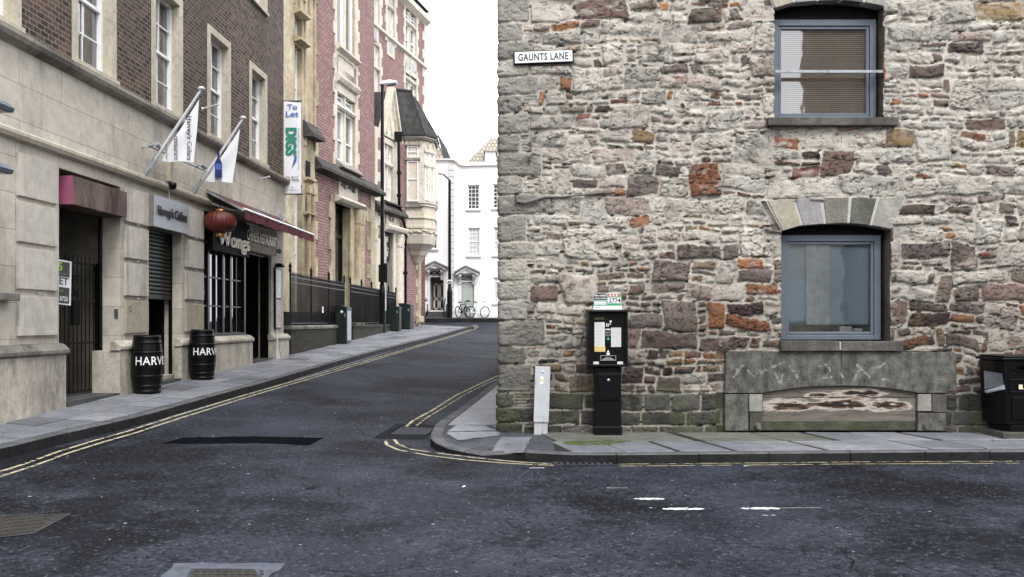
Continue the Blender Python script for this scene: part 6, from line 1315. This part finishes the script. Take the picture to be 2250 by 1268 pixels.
for (s0, s1, lb_) in ((22.3, 28.8, 'nearer mossy dwarf brick wall under the railing'), (29.5, 38.7, 'farther low brick wall under the railing behind the lamp post')):
    mb = MB(); n = 10; mb.box(0, s1 - s0, -.13, .13, -1.2, -.10); t = thing('dwarf_wall', lb_, 'low wall', tuple(LF.w(s0, 0, 1.50)), LF.rz, 'dwarf walls under the railings'); mb.build('brickwork', M_dwarf, t); mb = MB(); mb.xprof([(-.16, -.098), (-.16, -.04), (-.10, 0), (.10, 0), (.16, -.04), (.16, -.098)], -.02, s1 - s0 + .02); mb.build('coping', M_cap if 'nearer' in lb_ else M_dwarf, t)
mb = MB(); mb.box(sBay, sA1, -.12, -.065, -.2, 1.95); A.build(mb, 'basement_shade_slab', M_blackm); mb = MB(); mb.box(sA0, sBay, -.36, -.165, -.2, 1.9); A.build(mb, 'basement_shade_slab', M_blackm); mb = MB(); mb.box(R2.S(822), R2.S(883), -.3, -.2, -.2, 2.2); B.build(mb, 'basement_shade_slab', M_blackm)  # black slabs added to the fronts, standing in for the light well's deep shade
mb = MB(); mb.box(-.07, .07, -.03, -.02, 0, .19); text_fit(mb, 'NO CYCLES', -.05, .05, .06, .12, -.0315, mi=1); tag(mb.build('notice', [M_white, M_ink], None, 0, tuple(LF.w(25.75, .03, 1.86)), LF.rz), 'small white notice tied to the nearer railing', 'notice')
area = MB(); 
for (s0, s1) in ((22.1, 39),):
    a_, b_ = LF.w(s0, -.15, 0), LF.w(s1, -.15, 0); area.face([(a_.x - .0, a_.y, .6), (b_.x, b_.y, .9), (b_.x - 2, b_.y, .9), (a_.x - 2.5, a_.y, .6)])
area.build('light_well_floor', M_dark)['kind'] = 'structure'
# ---------------------------------------------------------------- lamp posts
def lamp(label, loc, h, r, arm, headlen, dirn, group='street lamps in the lane', mcol=None, ang=8):
    t = thing('street_lamp', label, 'street lamp', loc, 0, group); m = mcol or M_black; mb = MB(); mb.tube([(0, 0, 0), (0, 0, 1.6)], r * 1.9, 14); mb.tube([(0, 0, 1.6), (0, 0, 1.9)], [r * 1.9, r * 1.1], 14); mb.tube([(0, 0, 1.9), (0, 0, h)], [r * 1.1, r * .85], 12)
    if arm: mb.tube([(0, 0, h), (arm[0] * dirn, 0, h + arm[1])], r * .5, 8)
    mb.build('pole', m, t); hx, hz = (arm[0] * dirn, h + arm[1]) if arm else (0, h); mb = MB(); L = headlen; 
    mb.prism([(hx - .12 * dirn, hz - .02), (hx + L * dirn, hz + .06), (hx + L * dirn * .97, hz + .14), (hx + L * .5 * dirn, hz + .20), (hx - .08 * dirn, hz + .13)], -.14, .14); hd_ = mb.build('lamp_head', M_chrome, t, .03); mb = MB(); mb.prism([(hx + .1 * dirn, hz - .035), (hx + L * .9 * dirn, hz + .03), (hx + L * .9 * dirn, hz + .045), (hx + .1 * dirn, hz - .015)], -.10, .10); mb.build('lens', M_glassd, hd_); return t
p = px(840, 735, 35.0); lp = lamp('tall black street lamp in front of the railings with a long pale head', (p.x, p.y, zpl(p.x, p.y)), CAMZ + (HZ - 187) * 35 / F - zpl(p.x, p.y), .078, None, .62, 1)
mb = MB(); mb.box(-.13, .22, -.16, .0, 2.05, 2.75); mb.box(.05, .2, -.12, .02, 2.75, 2.82); mb.build('control_box', M_black, lp, .01); mb = MB(); mb.tube([(.15, -.12, .9), (.15, -.12, 2.0)], .03, 6); mb.tube([(.15, -.12, 2.8), (.15, -.12, 3.7)], .035, 6); mb.build('conduit', M_curtain, lp)
p = px(988, 697, 50.8); l2 = lamp('distant black street lamp against the white houses with motorcycle sign', (p.x, p.y, 1.75), CAMZ + (HZ - 396) * 50.8 / F - 1.75, .085, (.36, .32), .35, -1)
mb = MB(); z_ = CAMZ + (HZ - 619) * 50.8 / F - 1.75; mb.box(-.19, .21, -.14, -.11, z_ - .13, z_ + .13); mb.box(-.175, .195, -.144, -.1405, z_ - .115, z_ + .115, 1)
for x_ in (-.07, .09): mb.lathe([(.02, -.146), (.045, -.146)], 12, (x_, 0, z_ - .05), mi=2, axis='y')
mb.prism([(-.07, z_ - .06), (.0, z_ - .06), (.09, z_ - .05), (.06, z_ + .04), (.02, z_ + .01), (-.03, z_ + .03), (-.09, z_ + .0)], -.147, -.1445, 2); mb.build('parking_sign', [M_ink, M_white, M_ink], l2)
# cabinets
def cab(label, x0, x1, ybase, ytop, Y, dpt, m, mside, roofed=True, group='green street cabinets along the pavement'):
    a, b = px(x0, ybase, Y), px(x1, ybase, Y); w_ = b.x - a.x; h = (ybase - ytop) * Y / F; t = thing('street_cabinet', label, 'cabinet', (a.x, Y, zpl(a.x, Y) - .01), R(-2), group)
    mb = MB(); mb.box(0, w_, 0, dpt, .05, h * .93); mb.box(.02, w_ - .02, .02, dpt - .02, -.05, .05); mb.build('body', m, t, .008)
    mb = MB(); mb.raw([(-.02, -.02, h * .93), (w_ + .02, -.02, h * .90), (w_ + .02, dpt + .02, h * .90), (-.02, dpt + .02, h * .93), (-.02, -.02, h * 1.0), (w_ * .5, -.02, h * 1.0), (w_ * .5, dpt + .02, h * 1.0), (-.02, dpt + .02, h * 1.0), (w_ + .02, -.02, h * .94), (w_ + .02, dpt + .02, h * .94)], [(0, 1, 8, 5, 4), (3, 7, 6, 9, 2), (4, 5, 6, 7), (5, 8, 9, 6), (1, 2, 9, 8), (0, 4, 7, 3), (0, 3, 2, 1)]); mb.build('lid', m, t)
    mb = MB(); mb.box(w_ + .001, w_ + .012, .05, dpt - .05, .12, h * .86); mb.build('door', mside, t, .003); mb = MB(); mb.box(w_ * .82, w_ * .88, -.008, .0, h * .7, h * .8); mb.build('lock', M_grey, t); return t
cb0 = cab('tall dark cabinet with pale right side against the dwarf wall', 737, 762, 758, 672, 27.2, .65, M_darkgreen, M_grey); mb = MB(); mb.lathe([(0, -.01), (.04, -.008), (.045, 0)], 12, (.2, 0, 1.02), axis='y'); mb.build('badge', M_white, cb0)
cab('first green street cabinet right of the lamp post', 850, 877, 729, 672, 36.5, .55, M_darkgreen, M_darkgreen); cab('second and taller green street cabinet of the pair', 876.5, 901, 725, 667, 38.5, 1.1, M_darkgreen, M_darkgreen); cab('far green street cabinet beyond the corner of the gothic building', 909, 926, 713, 670, 43.4, .5, M_darkgreen, M_darkgreen)
# ================================================================ WHITE HOUSES ACROSS THE TOP OF THE LANE
WY = 52.0
def hx(x): return (x - CX) * WY / F
def hz(y): return CAMZ + (HZ - y) * WY / F
def house(nm_label, x0, x1, ztop, holes, extra=None):
    t = thing('white_house', nm_label, 'house', ((x0 + x1) / 2, WY, 1.6)); t['group'] = 'white rendered houses at the top of the lane'; M_ = Matrix.Translation(t.location).inverted()
    def add(mb, name, m, parent=None, bevel=0): o = mb.build(name, m, parent or t, bevel); (setattr(o, 'matrix_local', M_) if parent is None else None); return o
    mb = MB(); 
    mm = MB(); wall_holes(mm, x0, x1, 1.2, ztop, holes, .16, y=WY); mm.face([(x0, WY, 1.2), (x0, WY + 9, 1.2), (x0, WY + 9, ztop), (x0, WY, ztop)]); mm.face([(x1, WY, 1.2), (x1, WY + 9, 1.2), (x1, WY + 9, ztop), (x1, WY, ztop)]); add(mm, 'wall', M_wall_white)
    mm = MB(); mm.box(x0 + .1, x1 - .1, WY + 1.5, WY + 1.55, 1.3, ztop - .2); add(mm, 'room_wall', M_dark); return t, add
def hwin(add, x0, x1, y0, y1, rows=6, dark=True, cols=3):
    a, b, c, e = hx(x0), hx(x1), hz(y1), hz(y0); bars = MB(); y = WY + .08; bars.box(a, a + .05, y - .02, y + .05, c, e); bars.box(b - .05, b, y - .02, y + .05, c, e); bars.box(a, b, y - .02, y + .05, c, c + .05); bars.box(a, b, y - .02, y + .05, e - .05, e); bars.box(a, b, y - .01, y + .045, (c + e) / 2 - .02, (c + e) / 2 + .02)
    for k in range(1, cols): x = lerp(a, b, k / cols); bars.box(x - .016, x + .016, y, y + .04, c, e)
    for k in range(1, rows): z = lerp(c, e, k / rows); bars.box(a, b, y + .002, y + .038, z - .016, z + .016)
    w_ = add(bars, 'window', M_white); g_ = MB(); g_.face([(a, y + .03, c), (b, y + .03, c), (b, y + .03, e), (a, y + .03, e)]); g_.build('pane', M_glassk if dark else M_curtain, w_)
    s_ = MB(); s_.box(a - .12, b + .12, WY - .12, WY + .02, c - .12, c - .02); s_.box(a - .06, b + .06, WY - .02, WY, e + .0, e + .05); s_.build('sill', M_wtrim, w_)
H = lambda *r: (hx(r[0]), hx(r[1]), hz(r[3]), hz(r[2]))
wr = [((1028, 1053, 407, 459), 1), ((1084, 1109, 405, 457), 1), ((1029, 1054, 501, 561), 0), ((1085, 1110, 500, 560), 0), ((1085, 1110, 610, 665), 0), ((1140, 1165, 405, 457), 1), ((1140, 1165, 500, 560), 0), ((1140, 1165, 610, 665), 0)]
dr_r = (1014, 1042, 605, 705)
hr, addr = house('white house on the right with a grey-green door and dark upper windows', hx(998), hx(1230), hz(357), [H(*r) for r, _ in wr] + [H(*dr_r)])
for r, d in wr: hwin(addr, *r, dark=bool(d))
wl = [((934, 958, 391, 441), 1), ((936, 960, 488, 546), 1), ((880, 904, 391, 441), 1), ((880, 904, 488, 546), 1)]
hl, addl = house('white house on the left with open porch and steps behind the gothic corner', hx(800), hx(985), hz(351), [H(*r) for r, _ in wl] + [H(945, 975, 595, 682)])
for r, d in wl: hwin(addl, *r, dark=True)
# quoin strip
qs = MB(); n = 24
for k in range(n): z0 = lerp(1.7, hz(361), k / n); z1 = lerp(1.7, hz(361), (k + 1) / n); qs.box(hx(985) + .005, hx(998) - .003, WY - .07, WY + .3, z0 + .035, z1); qs.box(hx(985) + .005, hx(998) - .003, WY - .02, WY + .3, z0, z0 + .035, 1)
addr(qs, 'quoin_strip', [M_wtrim, M_inkgrey])
# parapet cappings
mm = MB(); mm.box(hx(798), hx(998), WY - .16, WY + .3, hz(353), hz(349)); mm.box(hx(985), hx(998), WY + .001, WY + .3, hz(361), hz(353)); addl(mm, 'parapet_cap', M_wtrim)
mm = MB(); pts = [(hx(998), hz(350)), (hx(1003), hz(352)), (hx(1009), hz(358)), (hx(1018), hz(361)), (hx(1040), hz(360)), (hx(1232), hz(356))]
for a, b in zip(pts, pts[1:]): mm.prism([a, b, (b[0], b[1] - .14), (a[0], a[1] - .14)], WY - .15, WY + .3)
mm.prism([(pts[0][0], hz(359)), pts[0], pts[1], pts[2], (pts[2][0], hz(359))], WY + .002, WY + .29); addr(mm, 'parapet_cap', M_wtrim)
M_tile = bricks('pale_pantiles', (.38, .33, .26), (.48, .43, .35), (.17, .15, .12), w=.22, h=.28, ms=.03, bmp=1.2, vtone=.2)
kq = (WY + 3.4) / WY; mm = MB(); z0, z1 = hz(360), CAMZ + (hz(303) - CAMZ) * kq; yb = WY + .4; mm.raw([(hx(1018), yb, z0), (hx(1230), yb, z0), (hx(1180), yb + 3, z1), (hx(1079) * kq, yb + 3, z1), (hx(1018), yb + 8, z0), (hx(1230), yb + 8, z0)], [(0, 1, 2, 3), (0, 3, 4), (1, 5, 2), (4, 3, 2, 5)]); rf = addr(mm, 'roof', M_tile)
mm = MB(); mm.box(hx(1065), hx(1088), WY + .7, WY + 3, hz(356), hz(328)); dm = addr(mm, 'dormer', M_wall_white); mm = MB(); zz = hz(328); mm.raw([(hx(1062), WY + .55, zz), (hx(1092), WY + .55, zz), (hx(1092), WY + 3, zz), (hx(1062), WY + 3, zz), (hx(1077), WY + 1.2, hz(318)), (hx(1077), WY + 3, hz(318))], [(0, 1, 4), (1, 2, 5, 4), (0, 4, 5, 3), (0, 3, 2, 1)]); mm.build('dormer_roof', M_tile, dm)
mm = MB(); mm.box(hx(1070), hx(1084), WY + .66, WY + .7, hz(352), hz(334)); mm.build('dormer_window', M_wtrim, dm)
kq = (WY + 2.0) / WY; mm = MB(); z0, z1 = hz(352), CAMZ + (hz(288) - CAMZ) * kq; mm.raw([(hx(860), yb, z0), (hx(976), yb, z0), (hx(953) * kq, yb + 1.6, z1), (hx(890), yb + 1.6, z1), (hx(860), yb + 8, z0), (hx(980), yb + 8, z0)], [(0, 1, 2, 3), (0, 3, 4), (1, 5, 2)]); addl(mm, 'roof', M_tile)
mm = MB(); mm.raw([(hx(976), yb, z0), (hx(992), yb + 2, z0), (hx(974), yb + 2.5, hz(305)), (hx(952), yb + 1.6, z1)], [(0, 1, 2, 3)]); mm.raw([(hx(976), yb + 3, z0), (hx(998), yb + 3, z0), (hx(976), yb + 3.3, hz(312))], [(0, 1, 2)]); addl(mm, 'roof_slope', M_slate)
# pediments
def pediment(add, x0, x1, y0, ya, xm):
    mm = MB(); a, b, c, z0, z1 = hx(x0), hx(x1), hx(xm), hz(y0), hz(ya)
    for p, q in (((a, z0), (c, z1)), ((c, z1), (b, z0))): mm.prism([p, q, (q[0], q[1] - .13), (p[0], p[1] - .13)], WY - .62, WY)
    o1 = add(mm, 'pediment', paint('pediment_lead', (.16, .155, .15), .6) if 'pediment_lead' not in MATS else MATS['pediment_lead']); mm = MB(); mm.prism([(a + .15, z0 - .1), (b - .15, z0 - .1), (c, z1 - .17)], WY - .45, WY)
    for p, q in (((a + .1, z0 - .14), (c, z1 - .14)), ((c, z1 - .14), (b - .1, z0 - .14))): mm.prism([p, q, (q[0], q[1] - .08), (p[0], p[1] - .08)], WY - .56, WY)
    mm.build('tympanum', M_white, o1)
    for x in (a + .25, b - .45): mm = MB(); mm.xprof([(WY, z0 - .14), (WY - .45, z0 - .14), (WY - .42, z0 - .3), (WY - .12, z0 - .5), (WY - .1, z0 - .75), (WY, z0 - .8)], x, x + .17); mm.build('console', M_wtrim, o1)
pediment(addl, 930, 985, 587, 574, 957); pediment(addr, 999, 1055, 597.5, 584, 1024)
# door frames and doors
a, b = hx(945), hx(975); mm = MB(); mm.box(a - .16, a, WY - .05, WY + .16, hz(682), hz(592)); mm.box(b, b + .16, WY - .05, WY + .16, hz(682), hz(592)); mm.box(a, b, WY - .03, WY + .16, hz(609), hz(606)); mm.box(a, b, WY - .03, WY + .16, hz(595), hz(592)); fr_ = addl(mm, 'door_frame', M_white)
mm = MB(); mm.face([(a, WY + .1, hz(606)), (b, WY + .1, hz(606)), (b, WY + .1, hz(595)), (a, WY + .1, hz(595))]); mm.build('fanlight', M_glassk, fr_); mm = MB(); cz, cm = hz(600.5), (a + b) / 2; mm.lathe([(.10, WY + .05), (.14, WY + .05), (.14, WY + .08)], 20, (cm, 0, cz), axis='y')
for s_ in (-1, 1):
    for (p, q) in (((.14, .0), (.40, .15)), ((.14, 0), (.40, -.15))): mm.tube([(cm + s_ * p[0], WY + .06, cz + p[1]), (cm + s_ * q[0], WY + .06, cz + q[1])], .018, 5)
mm.build('fanlight_tracery', M_white, fr_)
mm = MB(); mm.face([(a, WY + .16, hz(682)), (a, WY + 1.1, hz(682)), (a, WY + 1.1, hz(609)), (a, WY + .16, hz(609))], 0); mm.face([(b, WY + .16, hz(682)), (b, WY + 1.1, hz(682)), (b, WY + 1.1, hz(609)), (b, WY + .16, hz(609))], 0); mm.face([(a, WY + 1.1, hz(682)), (b, WY + 1.1, hz(682)), (b, WY + 1.1, hz(609)), (a, WY + 1.1, hz(609))], 1); mm.face([(a, WY, hz(681.8)), (b, WY, hz(681.8)), (b, WY + 1.1, hz(681.8)), (a, WY + 1.1, hz(681.8))], 2); addl(mm, 'porch', [M_wtrim, paint('warm_wall', (.30, .17, .12), .8), M_step])
for k in range(2):
    p, q = lerp(a + .12, b, k / 2) + .01, lerp(a + .12, b, (k + 1) / 2) - .01; zt_, z0_ = hz(621), hz(681); mm = MB(); y = WY + .9; mm.box(p, p + .09, y, y + .06, z0_, zt_); mm.box(q - .09, q, y, y + .06, z0_, zt_); mm.box(p, q, y, y + .06, zt_ - .09, zt_); mm.box(p, q, y, y + .06, z0_, z0_ + .12); mm.box(p, q, y, y + .06, lerp(z0_, zt_, .38), lerp(z0_, zt_, .47)); d_ = addl(mm, 'door', M_white); mm = MB(); mm.face([(p, y + .04, z0_), (q, y + .04, z0_), (q, y + .04, zt_), (p, y + .04, zt_)]); mm.build('pane', M_glassd, d_); mm = MB(); mm.box(p + .1, p + .13, y - .04, y, 2.9, 3.1); mm.build('handle', M_chrome, d_)
a2, b2 = hx(1014), hx(1042); mm = MB(); mm.box(a2 - .18, a2, WY - .05, WY + .16, hz(705), hz(602)); mm.box(b2, b2 + .18, WY - .05, WY + .16, hz(705), hz(602)); mm.box(a2, b2, WY - .03, WY + .16, hz(620), hz(617)); fr_ = addr(mm, 'door_frame', M_white)
mm = MB(); mm.face([(a2, WY + .1, hz(617)), (b2, WY + .1, hz(617)), (b2, WY + .1, hz(605)), (a2, WY + .1, hz(605))]); mm.build('fanlight', M_glassk, fr_); mm = MB(); cm = (a2 + b2) / 2
for t in np.linspace(0, math.pi, 7): mm.tube([(cm + .07 * math.cos(t), WY + .06, hz(616.5) + .06 * math.sin(t)), (cm + .38 * math.cos(t), WY + .06, hz(616.5) + .3 * math.sin(t))], .017, 5)
mm.tube([(cm + .37 * math.cos(t), WY + .06, hz(616.5) + .29 * math.sin(t)) for t in np.linspace(0, math.pi, 12)], .015, 5); mm.build('fanlight_tracery', M_white, fr_)
mm = MB(); zt_, z0_ = hz(620), hz(702); mm.box(a2, b2, WY + .08, WY + .13, z0_, zt_); w_ = b2 - a2
for (u0, u1, v0, v1) in ((.1, .46, .86, .95), (.54, .9, .86, .95), (.1, .46, .42, .82), (.54, .9, .42, .82), (.1, .46, .06, .36), (.54, .9, .06, .36)): mm.box(a2 + w_ * u0, a2 + w_ * u1, WY + .066, WY + .08, lerp(z0_, zt_, v0), lerp(z0_, zt_, v1))
d_ = addr(mm, 'door', paint('sage_door', (.40, .44, .40), .4, var=.04), bevel=.01); mm = MB(); mm.box(cm - .13, cm + .13, WY + .055, WY + .0655, hz(663), hz(660)); mm.build('letter_box', M_ink, d_)
mm = MB(); mm.prism([(cm - .11, hz(590)), (cm + .11, hz(590)), (cm + .08, hz(596)), (cm, hz(599)), (cm - .08, hz(596))], WY - .5, WY - .46); addr(mm, 'plaster_shield', M_wtrim)
for k in range(3):
    st = MB(); st.box(hx(940), hx(980), WY - .9 + k * .28, WY - .9 + (k + 1) * .28 + (.2 if k == 2 else 0), 1.5, 1.82 + .13 * (k + 1) + .0); addl(st, 'step', M_step)
for x in (937, 978.5): mm = MB(); mm.tube([(hx(x), WY - .95, 1.6), (hx(x), WY - .95, 2.6), (hx(x), WY - .1, 3.0)], .035, 6); mm.tube([(hx(x) + .12, WY - .6, 1.6), (hx(x) + .12, WY - .6, 2.65)], .035, 6); addl(mm, 'handrail', M_black)
mm = MB(); mm.box(hx(923), hx(928), WY - .03, WY, hz(642), hz(635)); addl(mm, 'name_plate', M_grey)
mm = MB(); mm.box(hx(1094), hx(1106), WY - .02, WY, hz(699), hz(692)); addr(mm, 'vent_grille', M_grey)
mm = MB(); mm.box(hx(998), hx(1013) , WY - .04, WY, 1.2, hz(682)); mm.box(hx(1045), hx(1230), WY - .04, WY, 1.2, hz(690)); addr(mm, 'plinth', M_wtrim)
# far pavement
sheet('pavement', [[(x, y, 1.80 + (y - 50) * .03) for x in np.linspace(-16, 8, 12)] for y in (50.3, 51.2, 52.1)], M_slab); mb = MB(); mb.box(-16, 8, 50.2, 50.3, 1.5, 1.80); mb.build('kerb', M_kerb)['kind'] = 'structure'
# bicycles
def bicycle(label, loc, rz, lean, group='bicycles leaning by the grey-green door'):
    t = thing('bicycle', label, 'bicycle', loc, rz, group); t.rotation_euler = (R(lean), 0, rz)
    for x in (-.52, .52):
        mb = MB(); mb.tube([(x + .33 * math.cos(a_), 0, .35 + .33 * math.sin(a_)) for a_ in np.linspace(0, 2 * math.pi, 25)], .03, 6, cap=False); w_ = mb.build('wheel', M_black, t); mb = MB()
        for k in range(10): a_ = math.pi * 2 * k / 10; mb.tube([(x, 0, .35), (x + .31 * math.cos(a_), 0, .35 + .31 * math.sin(a_))], .003, 4, cap=False)
        mb.lathe([(.03, -.04), (.03, .04)], 8, (x, 0, .35), axis='y'); mb.build('spokes', M_chrome, w_)
    mb = MB(); st, hd, bb_, rh = (-.16, 0, .80), (.36, 0, .84), (-.08, 0, .32), (-.52, 0, .35)
    for p, q in ((st, hd), (st, bb_), (bb_, (.38, 0, .74)), (bb_, rh), (rh, st), ((.36, 0, .9), (.52, 0, .35))): mb.tube([p, q], .026, 6)
    mb.build('frame', M_blackm if 'left' in label else M_chrome, t); mb = MB(); mb.vprism([(-.32, -.07), (-.32, .07), (-.05, .02), (-.05, -.02)], .92, .97); mb.tube([st, (-.19, 0, .93)], .014, 6); mb.build('saddle', M_blackm, t)
    mb = MB(); mb.tube([(.34, -.27, 1.02), (.38, -.1, .99), (.38, .1, .99), (.34, .27, 1.02)], .014, 6); mb.tube([(.36, 0, .86), (.38, 0, .99)], .016, 6); mb.build('handlebar', M_black, t); mb = MB(); mb.lathe([(.09, -.03), (.09, -.02)], 12, (-.08, 0, .32), axis='y'); mb.tube([(-.08, -.05, .32), (.02, -.05, .20), (.02, -.13, .20)], .01, 5); mb.build('crank', M_blackm, t)
bicycle('left bicycle, dark framed, by the grey-green door', (hx(1020), 51.3, 1.82), R(62), -8); bicycle('right bicycle, pale framed, with its wheels turned to the lane', (hx(1050), 51.2, 1.82), R(38), 6)
# scooter half hidden by the corner
sc_ = thing('scooter', 'white motor scooter half hidden behind the far green cabinet', 'scooter', (hx(929), 50.9, 1.8), R(70)); 
for x in (-.5, .55): mb = MB(); mb.tube([(x + .2 * math.cos(a_), 0, .25 + .2 * math.sin(a_)) for a_ in np.linspace(0, 2 * math.pi, 17)], .055, 8, cap=False); mb.build('wheel', M_black, sc_)
mb = MB(); mb.prism([(-.75, .45), (-.3, .35), (.2, .25), (.35, .3), (.45, .95), (.36, .98), (.22, .42), (-.1, .5), (-.15, .75), (-.75, .72)], -.16, .16); mb.build('body', M_white, sc_, .03); mb = MB(); mb.box(-.7, -.1, -.13, .13, .72, .82); mb.build('seat', M_black, sc_, .02); mb = MB(); mb.tube([(.40, -.3, 1.05), (.40, .3, 1.05)], .02, 6); mb.tube([(.55, 0, .25), (.4, 0, 1.05)], .03, 6); mb.build('handlebar', M_black, sc_)
# ================================================================ BUILDINGS BEHIND THE CAMERA (seen only in the window reflections)
def back(label, x0, x1, h, y, m):
    t = thing('building', label, 'building', ((x0 + x1) / 2, y, 0)); wd = x1 - x0; mb = MB(); mb.box(-wd / 2, wd / 2, -8, 0, -.1, h); mb.build('wall', m, t); mb = MB(); x = -wd / 2 + 1.2
    while x < wd / 2 - 1.5:
        z = 1.5
        while z < h - 2: mb.box(x, x + 1.0, .0, .03, z, z + 1.7); z += 3.1
        x += 2.6
    mb.build('windows', M_glassd, t); mb = MB(); mb.xprof([(.2, h), (-4, h + 2.5), (-8.2, h)], -wd / 2, wd / 2); mb.build('roof', M_slate, t)
back('tall dark stone building behind the viewer on the right', 13.2, 34, 15, -8, bricks('back_stone', (.16, .14, .13), (.22, .20, .18), (.25, .24, .22), w=.5, h=.25)); back('lower pale stone building behind the viewer', -22, 12.8, 6.5, -10, M_ash)
